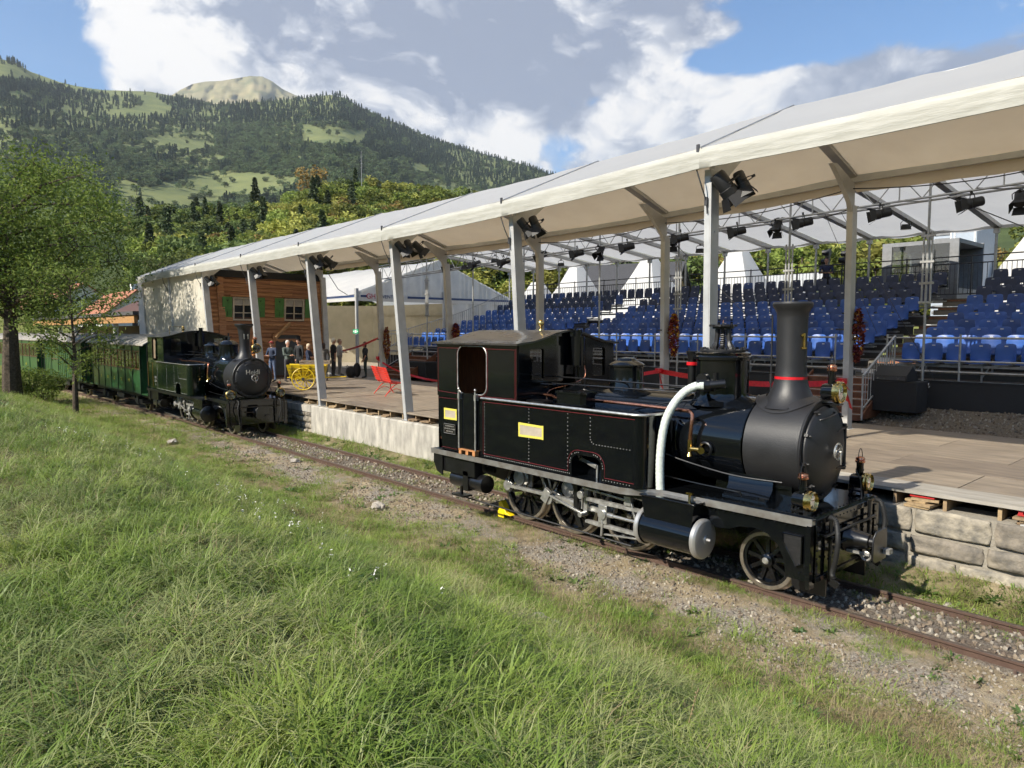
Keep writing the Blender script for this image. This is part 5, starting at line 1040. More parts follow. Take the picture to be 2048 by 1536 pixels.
def build_wall():
    w = empty('retaining_wall', (0, 10.3, 0), 0, 'long retaining wall of concrete and rough stone blocks between the track and the raised floor', 'stone wall')
    MB().bx((-60, .06, -.4), (8, .6, .90)).build('mortar_core', M_mortar, w)
    rnd = random.Random(4)
    # concrete face with cap
    q = MB(); n = 40; x0, x1 = -21.2, -8.0
    vs = []; 
    for i in range(n+1):
        x = lerp(x0, x1, i/n)
        for z in (-.3, 0, .3, .6, .86, .89): vs.append((x, (.0 if z < .87 else .04)+.012*mnoise.noise(Vector((x*2, z*2, 1))), z))
        vs.append((x, .5, .905))
    q.add(vs, [(7*i+j, 7*i+7+j, 7*i+8+j, 7*i+1+j) for i in range(n) for j in range(6)]); q.build('concrete_face', M_conc, w, ang=50)
    def stone(xa, xb, za, zb, pr, ex=4):
        bm = bmesh.new(); nx, nz = 14, 8; g = {}; seed = rnd.random()*50
        for i in range(nx+1):
            for j in range(nz+1):
                u = (0, .02, .05, .12, .2, .3, .4, .5, .6, .7, .8, .88, .95, .98, 1)[i]; v = (0, .05, .14, .3, .5, .7, .86, .95, 1)[j]; e = (1-abs(2*u-1)**ex)*(1-abs(2*v-1)**ex)
                cxo = .03*rnd.uniform(-1, 1) if 0 < i < nx else .0; k = mnoise.noise(Vector((u*3+seed, v*3, 0)))+.5*mnoise.noise(Vector((u*9+seed, v*7, 3)))
                xx = lerp(xa, xb, u)+(.05 if i == 0 else -.05 if i == nx else 0)*(abs(2*v-1)**2)*.8; zz = lerp(za, zb, v)+(.04 if j == 0 else -.04 if j == nz else 0)*(abs(2*u-1)**2)*.8+.015*k
                g[i, j] = bm.verts.new((xx+cxo*0, .05-pr*e*(1+.5*k)-.028*e*mnoise.noise(Vector((u*(xb-xa)*9+seed, v*(zb-za)*9, 7)))-.014*e*mnoise.noise(Vector((u*(xb-xa)*25+seed, v*(zb-za)*25, 9))), zz))
        for i in range(nx):
            for j in range(nz): bm.faces.new((g[i, j], g[i+1, j], g[i+1, j+1], g[i, j+1]))
        me = bpy.data.meshes.new('stone'); bm.to_mesh(me); bm.free(); me.materials.append(M_stoneA); me.polygons.foreach_set('use_smooth', [True]*len(me.polygons))
        o = bpy.data.objects.new('stone', me); COL.objects.link(o); o.parent = w
    for (xa, xb, rows_, lo, hi) in ((-8, 6, ((.56, .92), (.28, .56), (.02, .28), (-.22, .02)), .6, 1.0), (-29, -21.2, ((.50, .66), (.30, .50), (.10, .30), (-.1, .10)), .22, .42)):
        for r_, (za, zb) in enumerate(rows_):
            x = xa-(r_ % 2)*.2
            while x < xb:
                L = rnd.uniform(lo, hi)*(1.25 if r_ == 0 and lo > .4 else 1); stone(max(x, xa)+.012, min(x+L, xb)-.012, za+.008+rnd.uniform(0, .01), zb-.006-rnd.uniform(0, .01), rnd.uniform(.03, .04) if (r_ == 0 and lo > .4) else rnd.uniform(.05, .085), 16 if (r_ == 0 and lo > .4) else 7 if lo > .4 else 4); x += L
    q = MB(); q.bx((-31, -.01, .66), (-21.2, .12, .87)); q.build('concrete_cap', M_conc, w)
    q = MB(); q.beam((-14.2, -.012, .22), (-13.98, -.012, .78), .06, .006, up=(0, 1, 0)); q.beam((-13.98, -.012, .78), (-13.78, -.012, .16), .06, .006, up=(0, 1, 0))
    q.build('black_stain_mark', mat('black_stain', (.09, .085, .08), .9), w)
build_wall()
def build_platform():
    p = empty('wooden_floor', (0, 10.4, 1.04), 0, 'wide raised plywood floor laid along the top of the stone wall', 'stage floor'); rnd = random.Random(8)
    x = 3.0; i = 0
    while x > -31.4:
        L = 2.5; edge = True
        y = 0.; k = 0
        for wd in (.62, 1.25, 1.25, 1.25, 1.25, 1.0):
            xo = (k % 2)*1.1 if k else 0; me = MB().box((0, 0, 0), (L-.008, wd-.008, .045)).mesh('floor_panel', M_plyg if (k == 0 and x > -6) else M_ply, smooth=False)
            inst('floor_panel', me, (x-L/2-xo, y+wd/2, .06+rnd.uniform(-.003, .003)), (rnd.uniform(-.002, .002), 0, rnd.uniform(-.002, .002)), parent=p); y += wd; k += 1
        x -= L
    me = MB().box((0, 0, 0), (.045, 6.2, .17)).mesh('joist', M_raw); x = 2.5
    while x > -31: inst('joist', me, (x, 3.16, -.055), parent=p); x -= .62
    # packing under the joists
    grp = 'timber packing under the floor edge'
    blk = MB().box((0, 0, 0), (.34, .5, .03)).mesh('plank', M_raw)
    for i, (x, n, lab) in enumerate(((-3.35, 4, 'stack of timber offcuts on the wall just right of the near engine'), (-2.12, 3, 'stack of timber offcuts on the wall at the right edge'),
        (-12.6, 2, None), (-15.0, 2, None), (-15.6, 2, None), (-16.9, 2, None), (-17.6, 1, None), (-18.4, 2, None), (-19.3, 1, None), (-20.0, 2, None), (-21.6, 2, None))):
        e = empty('timber_packing', (x, 10.62, .905), 0, lab or ['low pile of wooden packing just left of the rear of the near engine','pair of packing boards below the floor edge left of the near engine','packing boards between the black mark and the front post','packing boards under the floor just left of the second front post','single packing board below the red bench','packing boards halfway between the two left front posts','single packing board right of the third front post','packing boards against the third front post','packing boards where the concrete wall turns to rubble'][i-2] or 'low pile of wooden packing pieces between wall top and floor joists', 'timber packing', grp)
        for k in range(n): inst('plank', blk, (rnd.uniform(-.04, .04), rnd.uniform(-.05, .05), .016+k*.031), (0, 0, rnd.uniform(-.25, .25)), (rnd.uniform(.8, 1.1), 1, 1), e)
    for x, l in ((-3.35, 'red plastic levelling block on the timber stack beside the near engine'), (-2.12, 'red plastic levelling block on the stack at the right edge')):
        e = empty('levelling_block', (x, 10.56, .905+.031*(4 if x < -3 else 3)), 0, l, 'plastic block'); m = mat('red_plastic', (.42, .02, .02), .5)
        q = MB(); q.box((0, 0, .02), (.3, .26, .02)); q.box((0, 0, .068), (.3, .26, .015))
        for dx in (-.12, 0, .12): q.box((dx, 0, .045), (.05, .24, .03))
        q.build('block', m, e)
build_platform()
# ---- long canopy over the floor
FX = [-2.2, -6.75, -11.65, -16.5, -21.5, -26.3, -31.3, -35.9, -40.3]
FZ = [5.93, 5.92, 5.73, 5.66, 5.68, 5.69, 5.71, 5.72, 5.67]       # underside of the fascia
FOOT = {-6.75: -6.7, -11.65: -11.3, -16.5: -15.85, -21.5: -20.75, -26.3: -25.4, -31.3: -30.3}
def build_canopy():
    t = empty('canopy_tent', (0, 13.2, 0), 0, 'very long white frame tent roof on grey posts over the wooden floor', 'frame tent'); Y0 = -13.2
    YF, YR, YB = 10.5, 13.2, 15.95
    for i, (x, z) in enumerate(zip(FX, FZ)):
        xf = FOOT.get(x, x+.1 if i == 0 else x+.9); zt = z+.02
        q = MB(); q.beam((xf, YF+Y0, .905), (x, YF+Y0, zt), .13, .24, up=(0, 1, 0)); q.beam((xf-.0, YF+Y0-.123, .95), (x-.0, YF+Y0-.123, zt), .085, .006, up=(0, 1, 0)); 
        for k in (.06, .45, .8): 
            c = Vector((xf, YF+Y0, .905)).lerp(Vector((x, YF+Y0, zt)), k); q.cyl((c.x+.065, c.y, c.z), (c.x+.075, c.y, c.z), .014, n=8)
        q.box((xf, YF+Y0, .912), (.24, .32, .014)); q.build('front_post', M_alu, t, bevel=.004)
        if i < 7:
            q = MB(); xb = x+(.35 if i > 3 else .05); q.beam((xb, YB+Y0, 1.0), (x, YB+Y0, zt+.05), .13, .24, up=(0, 1, 0)); q.box((xb, YB+Y0, 1.12), (.24, .3, .014)); q.build('rear_post', M_alu, t, bevel=.004)
        q = MB(); zr = z+1.55
        q.beam((x, YF+Y0-.2, zt+.22), (x, YR+Y0, zr), .11, .20, up=(1, 0, 0)); q.beam((x, YR+Y0, zr), (x, YB+Y0+.2, zt+.62), .11, .20, up=(1, 0, 0)); q.build('rafter', M_alu, t)
        for s, yy in ((1, YF+Y0), (-1, YB+Y0)):
            q = MB(); zz = zt+(.12 if s > 0 else .45); q.prism([(0, zz-.55), (s*.12, zz-.55), (s*.2, zz-.35), (s*.75, zz+.10), (s*1.1, zz+.34), (s*.9, zz+.36), (0, zz+.05)], .1, (x-.05, yy, 0), (0, 1, 0), (0, 0, 1)); q.build('knee_bracket', M_alu, t, fix=True)
        q = MB(); q.box((x-.06, YF+Y0-.33, z+.2), (.05, .03, .4)); q.tube(spline([(x-.08, YF+Y0-.33, z), (x-.02, YF+Y0-.28, z-.25), (x+.0, YF+Y0-.16, z-.5), (x+.02, YF+Y0-.15, z-.7)], 4), .012, 6); q.box((x+.0, YF+Y0-.16, z-.5), (.05, .03, .14)); q.build('tension_strap', M_dark, t)
        q = MB(); q.tube([(x, 10.16+Y0, z+.345), (x, YR+Y0, z+1.635), (x, 16.2+Y0, z+.635)], .013, 6); q.build('keder_joint', mat('grey_keder_rail', (.42, .43, .44), .5, metal=.3), t)
    mid = lambda a, b, k: [lerp(a, b, j/k) for j in range(k+1)]
    for i in range(len(FX)-1):
        xa, xb, za, zb = FX[i], FX[i+1], FZ[i], FZ[i+1]
        K = 12
        def fab(name, ya, yb, zfa, zfb, m, ny=8, sag=.09, wob=.024):
            q = MB(); vs = []
            for a in range(K+1):
                u = a/K; x = lerp(xa, xb, u)
                for b in range(ny+1):
                    v = b/ny; y = lerp(ya, yb, v); z = lerp(za, zb, u)+lerp(zfa, zfb, v)-sag*math.sin(pi*u)*(.3+.7*math.sin(pi*v))+wob*mnoise.noise(Vector((x*3, y*3, 1)))
                    vs.append((x, y+Y0, z))
            n = ny+1; q.add(vs, [(a*n+b, (a+1)*n+b, (a+1)*n+b+1, a*n+b+1) for a in range(K) for b in range(ny)]); return q.build(name, m, t, ang=180)
        fab('roof_fabric', 10.18, YR, .335, 1.62, M_pvc)
        for u_ in (.34, .67):
            q = MB(); x = lerp(xa, xb, u_); zz = lerp(za, zb, u_); q.beam((x, 10.3+Y0, zz+.30-.10), (x, YR+Y0, zz+1.62-.085), .035, .006, up=(1, 0, 0)); q.build('fabric_seam', M_fascia, t); fab('roof_fabric', YR, 16.2, 1.62, .62, M_pvc)
        # fascia: three soft bands, puckered near the joints
        q = MB(); vs = []; K2 = 40; pro = [(10.18, .335), (10.165, .30), (10.13, .24), (10.14, .21), (10.12, .12), (10.13, .085), (10.13, 0), (10.145, -.006)]
        for a in range(K2+1):
            u = a/K2; x = lerp(xa, xb, u); e = math.exp(-u*9)+math.exp(-(1-u)*9)
            for k, (y, dz) in enumerate(pro):
                w = .012*math.sin(u*170+k)*e*(1 if 0 < k < 7 else .2)+.006*mnoise.noise(Vector((x*4, k, 3))); vs.append((x, y+Y0+w, lerp(za, zb, u)+dz-.02*math.sin(pi*u)*(1-dz*2)))
        n = len(pro); q.add(vs, [(a*n+b, a*n+b+1, (a+1)*n+b+1, (a+1)*n+b) for a in range(K2) for b in range(n-1)]); q.build('fascia', M_fascia, t, ang=60)
        if xb > -32:
            fab('rear_valance', 16.1, 16.12, .66, .36 if i < 1 else .40, M_pvc, ny=3, sag=.04, wob=.03)
            q = MB(); q.beam((xa, YB+Y0, za+.63), (xb, YB+Y0, zb+.63), .1, .14); q.beam((xa, YF+Y0, za+.28), (xb, YF+Y0, zb+.28), .1, .12); q.beam((xa, YR+Y0, za+1.52), (xb, YR+Y0, zb+1.52), .08, .1); q.build('purlin', M_alu, t)
            q = MB(); q.tube([( lerp(xa, xb, u), YB+Y0-.1, lerp(za, zb, u)+.42-.18*math.sin(pi*u)) for u in mid(0, 1, 10)], .012, 5); q.build('cable', M_rubber, t)
        else:
            q = MB(); vs = []; K3 = 30          # closed side curtain of the left bays
            for a in range(K3+1):
                u = a/K3; x = lerp(xa, xb, u)
                for b in range(9):
                    v = b/8; vs.append((x+.9*(1-v)*.9, 10.42+Y0+.05*math.sin(u*19+v*2)*(1-.6*v)+.03*mnoise.noise(Vector((x*2, v*3, 0))), lerp(.35, za+.05, v)))
            q.add(vs, [(a*9+b, (a+1)*9+b, (a+1)*9+b+1, a*9+b+1) for a in range(K3) for b in range(8)]); q.build('side_curtain', mat('cream_side_curtain', (.66, .62, .52), .6, col2=(.58, .54, .45), scale=1.5, bump=.4, bscale=4, trans=.2), t, ang=180)
    q = MB(); x = FX[-1]; z = FZ[-1]; q.add([(x, 10.2+Y0, .3), (x, 16.2+Y0, .3), (x, 16.2+Y0, z+.5), (x, 13.2+Y0, z+1.6), (x, 10.2+Y0, z+.3)], [(0, 1, 2, 3, 4)]); q.build('gable_end', M_pvcw, t)
build_canopy()
# ---- grandstand
RY = [19.8+.85*k for k in range(10)]; RZ = [2.50, 2.70, 2.91, 3.12, 3.34, 3.61, 3.90, 4.21, 4.52, 4.82]     # seat pan heights
def build_stand():
    s = empty('grandstand', (-14, 23, 1.4), 0, 'large scaffold grandstand with ten rising rows facing the wooden floor', 'grandstand'); O = Vector((14, -23, -1.4))
    def P(x, y, z): return Vector((x, y, z))+O
    XL, XR = -30.6, 4.5; aisle = ((-8.35, -7.1), (-21.9, -20.7))
    for k, (y, z) in enumerate(zip(RY, RZ)):
        fl = z-.45
        for xa, xb in ((XL, aisle[1][0]), (aisle[1][1], aisle[0][0]), (aisle[0][1], XR)):
            q = MB(); q.bx(P(xa, y-.30, fl-.04), P(xb, y+.52, fl)); q.build('tread_deck', mat('stand_plywood', (.10, .075, .06), .7, var=.2), s)
            if k < 7: MB().bx(P(xa, y+.50, fl), P(xb, y+.515, RZ[k+1]-.49)).build('riser_board', mat('stand_riser', (.07, .065, .06), .7), s)
            q = MB(); q.beam(P(xa, y+.03, z-.09), P(xb, y+.03, z-.09), .05, .06); q.beam(P(xa, y+.20, z-.09), P(xb, y+.20, z-.09), .05, .04); q.beam(P(xa, y-.3, fl-.02), P(xb, y-.3, fl-.02), .03, .07)
            x = xa+.4
            while x < xb: q.beam(P(x, y+.1, fl), P(x, y+.1, z-.1), .035, .035); q.beam(P(x, y+.1, fl+.08), P(x+.14, y+.1, z-.12), .025, .025); x += 1.5
            q.build('seat_rail', M_galv, s)
        for j, (xa, xb) in enumerate(aisle):
            for h in (0, 1):
                zz = fl-.11*(1-h); yy = y-.30+.42*h; wd = P(xa, yy, zz); MB().bx(wd+Vector((0, 0, -.035)), P(xb, yy+.44, zz)).build('aisle_step', mat('worn_step', (.19, .17, .135), .7, var=.25, scale=8), s)
                MB().bx(P(xa, yy-.0, zz-(.2 if h else .17)), P(xb, yy+.012, zz-.036)).build('riser', mat('red_brown_board', (.30, .13, .07), .6, var=.25) if h else mat('pale_striped_riser', (.27, .245, .20), .6, col2=(.16, .14, .115), scale=6, vscale=(.3, 1, 9)), s)
            if k in (1, 2, 3, 4, 5, 6): MB().box(P(xa+.08+.9*(1-j), y-.32, fl-.03), (.12, .006, .07)).build('row_label', mat('white_label', (.75, .76, .78), .6), s)
    # scaffold uprights, front ledgers and guard rails
    q = MB(); x = XL
    while x < XR:
        for y in (19.05, 20.9, 23.4, 25.9, 28.0):
            zt = {19.05: 2.1, 20.9: 2.2, 23.4: 2.9, 25.9: 3.7, 28.0: 4.4}[y]; q.cyl(P(x, y, 1.3), P(x, y, zt), .024, n=6)
        q.tube([P(x, 19.05, 1.6), P(x, 28, 4.1)], .02, 5); x += 2.07
    for z in (1.95, 2.28): q.cyl(P(XL, 19.05, z), P(XR, 19.05, z), .024, n=8)
    q.build('scaffold_frame', M_galv, s)
    q = MB(); 
    for xa, xb in ((XL+.2, aisle[1][0]), (aisle[1][1], aisle[0][0]), (aisle[0][1]+.05, XR)):
        q.cyl(P(xa, 19.0, 3.11), P(xb, 19.0, 3.11), .024, n=8); q.cyl(P(xa, 19.0, 2.56), P(xb, 19.0, 2.56), .022, n=8); q.cyl(P(xa, 19.0, 2.30), P(xb, 19.0, 2.30), .022, n=8); x = xa
        while x <= xb: q.cyl(P(x, 19.0, 2.0), P(x, 19.0, 3.2), .024, n=8); x += 1.62
        q.cyl(P(xb, 19.0, 2.), P(xb, 19.0, 3.2), .024, n=8)
    q.build('front_guard_rail', M_galv, s)
    q = MB(); yb = 28.2; zb = 4.4
    q.cyl(P(XL, yb, zb+1.45), P(XR, yb, zb+1.45), .024, n=6); q.cyl(P(XL, yb, zb+1.2), P(XR, yb, zb+1.2), .022, n=6); q.cyl(P(XL, yb, zb+.15), P(XR, yb, zb+.15), .02, n=6); x = XL
    while x < XR: q.cyl(P(x, yb, zb+.15), P(x, yb, zb+1.2), .011, n=5, caps=False); x += .14
    x = XL
    while x < XR: q.cyl(P(x, yb, zb), P(x, yb, zb+1.5), .024, n=6); x += 2.07
    q.build('rear_guard_rail', M_dark, s)
    q = MB(); n = 62       # sloping rail up the left side
    for i in range(n+1):
        u = i/n; y = lerp(19.2, 28.2, u); z = np.interp(y, RY, RZ)-.4; q.cyl(P(XL-.1, y, z), P(XL-.1, y, z+1.15), .012 if i % 8 else .024, n=5)
    for dz in (.1, 1.15): q.tube([P(XL-.1, y, np.interp(y, RY, RZ)-.4+dz) for y in np.linspace(19.2, 28.2, 12)], .022, 6)
    q.build('side_guard_rail', M_galv, s)
    MB().box(P(-13.05, 18.93, 1.78), (35.1, .02, .62)).build('skirt_cloth_upper', mat('black_skirt_cloth', (.012, .013, .016), .8, bump=.6, bscale=3), s)
    q = MB(); vs = []; n = 160
    for i in range(n+1):
        x = lerp(XL, XR, i/n)
        for j in range(5): vs.append(P(x, 18.9-.03*j+.03*mnoise.noise(Vector((x*1.5, j, 0))), 2.02-j*.15))
    q.add(vs, [(i*5+j, i*5+5+j, i*5+6+j, i*5+1+j) for i in range(n) for j in range(4)]); q.build('skirt_cloth', MATS['black_skirt_cloth'], s, ang=180)
    # two timber entrance stairs
    for j, (xa, xb, lab) in enumerate(((-8.9, -6.9, 'broad brown wooden steps with a grey railing leading to the right-hand aisle'), (-28.3, -26.3, 'brown wooden steps with a grey railing at the left end of the stand'))):
        e = empty('entrance_stairs', (xa, 18.9, 1.2), 0, lab, 'stairs'); nst = 6
        for k in range(nst):
            z = .12+.155*k; y = -1.75+.29*k
            MB().bx((0, y, z-.04), (xb-xa, y+.32, z)).build('tread', mat('brown_step_board', (.30, .12, .05), .6, var=.25, scale=6), e); MB().bx((0, y-.004, z-.012), (xb-xa, y+.02, z+.004)).build('step_nosing', M_galv, e); MB().bx((.02, y+.02, z-.155), (xb-xa-.02, y+.035, z-.042)).build('riser', mat('brown_riser', (.20, .075, .035), .6, var=.25), e)
        q = MB(); q.prism([(-1.8, 0), (-1.7, .1), (0, 1.05), (0, 0)], .03, (.0, 0, 0), (0, 1, 0), (0, 0, 1)); q.prism([(-1.8, 0), (-1.7, .1), (0, 1.05), (0, 0)], .03, (xb-xa, 0, 0), (0, 1, 0), (0, 0, 1)); q.build('stringer', MATS['brown_riser'], e, fix=True)
        for xx in ((xb-xa+.03,) if j == 0 else (-.03,)):
            q = MB(); q.cyl((xx, -1.75, -.02), (xx, -1.75, 1.05), .024, n=8); q.cyl((xx, 0.1, .8), (xx, .1, 1.95), .024, n=8); q.beam((xx, -1.75, 1.03), (xx, .1, 1.95), .05, .03); q.beam((xx, -1.72, .25), (xx, .1, 1.12), .03, .03)
            for k in range(1, 12): u = k/12; q.cyl((xx, lerp(-1.75, .1, u), lerp(.25, 1.12, u)), (xx, lerp(-1.75, .1, u), lerp(1.03, 1.95, u)), .010, n=5)
            q.build('stair_railing', M_galv, e)
    for i, (x, z) in enumerate(((-9.55, 2.0), (-8.35, 2.02), (-7.15, 2.0), (-6.75, 2.0), (-7.5, 2.25), (-7.1, 2.55))): MB().box(P(x, 18.97, z), (.28, .006, .11)).build('paper_notice', mat('white_label', (.75, .76, .78)), s)
    # ---- seats
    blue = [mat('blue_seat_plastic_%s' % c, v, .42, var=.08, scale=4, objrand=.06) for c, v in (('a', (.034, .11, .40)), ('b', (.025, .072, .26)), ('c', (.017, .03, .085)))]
    lab = mat('white_label', (.75, .76, .78))
    def seat_mesh(m):
        q = MB(); prof = [(-.26, .00), (-.25, .025), (-.10, .012), (.10, .0), (.155, .03), (.175, .12), (.19, .30), (.20, .44), (.215, .475)]; vs = []; nx = 8
        for y, z in prof:
            for i in range(nx+1):
                u = 2*i/nx-1; w = .215 if z < .3 else .215-.02*(z-.3)/.17; tp = (.02 if z > .46 else 0)
                vs.append((u*w, y-.045*u*u*(1 if z > .05 else 0)+.0, z+.022*u*u*(1 if z < .06 else 0)-tp*u**6*1.5))
        k = len(prof); n = nx+1; vs += [(x, y+.014 if z > .06 else y, z-.014) for x, y, z in vs]; o = k*n; fs = []
        for i in range(k-1):
            for j in range(nx): a = i*n+j; fs += [(a, a+1, a+n+1, a+n), (o+a, o+a+n, o+a+n+1, o+a+1)]
        for i in range(k-1): a = i*n; fs += [(a, a+n, o+a+n, o+a), (a+nx, o+a+nx, o+a+n+nx, a+n+nx)]
        for j in range(nx): a = (k-1)*n+j; fs.append((a, a+1, o+a+1, o+a)); fs.append((j, o+j, o+j+1, j+1))
        q.add(vs, fs); return q.mesh('seat_shell', [m], ang=50)
    tagm = MB().box((0, .162, .415), (.07, .006, .028), (-.1, 0, 0)).mesh('number_tag', lab); brk = MB().box((0, 0, -.03), (.30, .34, .03)).mesh('seat_bracket', M_galv)
    shells = [seat_mesh(m) for m in blue]; rnd = random.Random(2); allv = []
    for k, (y, z) in enumerate(zip(RY, RZ)):
        blocks = [(XL+.35, aisle[1][0]-.25, 'left'), (aisle[1][1]+.25, aisle[0][0]-.25, 'middle'), (aisle[0][1]+.28, 2.6, 'right')]
        if k == 9: blocks[0:2] = [(XL+.35, aisle[0][0]-.25, 'middle')]
        for xa, xb, bn in blocks:
            n = int((xb-xa)/.52)+1; st = xa if bn == 'right' else xb
            for i in range(n):
                x = st+i*.52 if bn == 'right' else st-i*.52
                if 14 == 0: continue
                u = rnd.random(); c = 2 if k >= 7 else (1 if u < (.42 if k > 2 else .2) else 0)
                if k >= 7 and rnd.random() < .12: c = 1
                F = .744*-x+.668*y; allv.append((F, x, y, z, c, k, i, bn))
    vis = [a for a in allv if (lambda v: -0.74 < v < .74)((a[1]*.667+a[2]*.745)/a[0])]
    vis.sort(); out = vis[295:]
    rn = ['front row', 'second row', 'third row', 'fourth row', 'fifth row', 'sixth row', 'seventh row', 'eighth row', 'ninth row', 'top row']; cn = ['bright blue', 'blue', 'dark navy']
    for F, x, y, z, c, k, i, bn in vis[:295]:
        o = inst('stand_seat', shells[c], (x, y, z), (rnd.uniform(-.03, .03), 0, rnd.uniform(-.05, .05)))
        w = {'right': 'right of the wide aisle', 'middle': 'left of the wide aisle', 'left': 'left of the far aisle'}[bn]; nth = ORD[i] if i < 20 else 'twenty-'+ORD[i-20] if i < 30 else 'far'
        tag(o, '%s plastic seat, %s, %s one %s' % (cn[c], rn[k], nth, w), 'seat', 'plastic seats in the grandstand'); inst('number_tag', tagm, (0, 0, 0), parent=o)
        if k < 4: inst('seat_bracket', brk, (0, 0, 0), parent=o)
    # the rest, further off, as one joined object
    V = []; Fc = []; Mi = []
    src = [(m, np.array([v.co[:] for v in m.vertices]), [tuple(p.vertices) for p in m.polygons]) for m in shells+[tagm]]
    for F, x, y, z, c, k, i, bn in out:
        for si, mi in ((c, c), (3, 3)):
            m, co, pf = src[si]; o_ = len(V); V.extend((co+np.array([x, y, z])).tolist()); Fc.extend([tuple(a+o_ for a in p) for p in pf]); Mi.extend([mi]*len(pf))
    me = bpy.data.meshes.new('far_stand_seats'); me.from_pydata(V, [], Fc); [me.materials.append(m) for m in blue+[lab]]; me.polygons.foreach_set('material_index', Mi); me.polygons.foreach_set('use_smooth', [True]*len(Fc)); me.update()
    o = bpy.data.objects.new('far_stand_seats', me); COL.objects.link(o); tag(o, 'remaining blue and navy plastic seats further along the grandstand', 'seats', 'plastic seats in the grandstand', 'stuff')
build_stand()
def build_stand_roof():
    t = empty('stand_roof', (-14, 23, 0), 0, 'white fabric roof on grey rafters sloping down behind the grandstand', 'tent roof'); O = Vector((14, -23, 0))
    def P(x, y, z): return Vector((x, y, z))+O
    def zr(y): return 6.75+(28-y)*.115
    xs = [-7.09+2.035*k for k in range(-12, 6)]
    for i, x in enumerate(xs):
        q = MB(); q.beam(P(x, 17.6, zr(17.6)), P(x, 28.1, zr(28.1)), .13, .2, up=(1, 0, 0)); q.build('rafter', M_alu, t)
        q = MB(); q.cyl(P(x, 28, 4.0), P(x, 28, zr(28)-.05), .045, n=8); q.box(P(x, 28, zr(28)-.15), (.16, .16, .16)); q.build('rear_pole', M_galv, t)
        if i < len(xs)-1:
            xb = xs[i+1]; K, ny = 8, 8; q = MB(); vs = []
            for a in range(K+1):
                u = a/K
                for b in range(ny+1):
                    v = b/ny; y = lerp(17.5, 28.35, v); vs.append(P(lerp(x, xb, u), y, zr(y)+.12-.16*math.sin(pi*u)*(.25+.75*v)+.012*math.sin(v*46+u*3)*v))
            q.add(vs, [(a*9+b, a*9+9+b, a*9+10+b, a*9+1+b) for a in range(K) for b in range(ny)]); q.add([P(x, 17.5, zr(17.5)+.12), P(xb, 17.5, zr(17.5)+.12), P(xb, 16.25, 6.85), P(x, 16.25, 6.85)], [(0, 1, 2, 3)]); q.build('roof_fabric', M_pvcw, t, ang=180)  # front slope to the canopy is an unseen addition that shades the seats
    q = MB(); q.beam(P(xs[0], 28.05, zr(28)-.02), P(xs[-1], 28.05, zr(28)-.02), .09, .09); q.beam(P(xs[0], 17.6, zr(17.6)), P(xs[-1], 17.6, zr(17.6)), .1, .1); q.build('eaves_beam', M_alu, t)
    # lighting truss with its towers
    r = empty('lighting_truss', (-14, 18.3, 6), 0, 'long silver lattice truss hung in front of the grandstand on scaffold masts', 'lighting truss'); Y = 0
    def Q(x, y, z): return Vector((x+14, y-18.3, z-6))
    zl = lambda x: 6.38+.026*(x+4)
    q = MB()
    for dy, dz in ((0, 0), (0, .62), (.45, 0), (.45, .62)): q.tube([Q(x, 18.1+dy, zl(x)+dz) for x in (-30, -20, -10, 0, 4)], .027, 8)
    q.build('truss_chord', M_galv, r); q = MB(); x = -30.; k = 0
    while x < 4:
        q.tube([Q(x, 18.1, zl(x)+(.62 if k % 2 else 0)), Q(x+.52, 18.1, zl(x)+(0 if k % 2 else .62))], .014, 5, caps=False)
        if k % 2: q.tube([Q(x, 18.1, zl(x)), Q(x+.52, 18.55, zl(x))], .012, 5, caps=False)
        if k % 4 == 1: q.tube([Q(x+.02, 18.1, zl(x)), Q(x+.02, 18.1, zl(x)+.62)], .018, 5)
        x += .52; k += 1
    q.build('truss_lattice', M_galv, r)
    for x in (-6.05, -9.45, -13.0, -16.2, -20., -23.1, -26.4):
        q = MB(); q.cyl(Q(x, 18.5, 1.4), Q(x, 18.5, 7.4), .03, n=8)
        if x in (-6.05, -9.45, -13.0, -26.4):
            for dx in (-.09, .09): q.cyl(Q(x+dx, 18.5, 3.9), Q(x+dx, 18.5, 5.6), .024, n=8)
            for z in (3.95, 4.4, 4.9, 5.5): q.box(Q(x, 18.5, z), (.3, .07, .05))
        q.build('mast', M_galv, r)
    q = MB(); q.tube([Q(-5.6, 18.2, 6.3), Q(-2.6, 19.6, 4.6)], .012, 5); q.tube([Q(-3.9, 18.9, 4.55), Q(-3.0, 18.9, 3.9)], .02, 6); q.tube([Q(-8.4, 18.2, 6.3), Q(-7.3, 19, 3.2)], .007, 4); q.tube([Q(-7.05, 16.1, 5.9), Q(-5.9, 18.9, 2.1)], .007, 4); q.tube([Q(-13.2, 18.3, 6.1), Q(-11.2, 19.5, 3.7)], .01, 5)
    for a, b in ((-5, -3), (-9.5, -7.5), (-14, -12.5), (-21, -18)): q.tube(spline([Q(a, 18.1, zl(a)+.04), Q((a+b)/2, 18.08, zl(a)-.1), Q(b, 18.1, zl(b)+.03)], 5), .012, 5)
    q.build('bracing_cable', M_dark, r)['kind'] = 'stuff'
build_stand_roof()
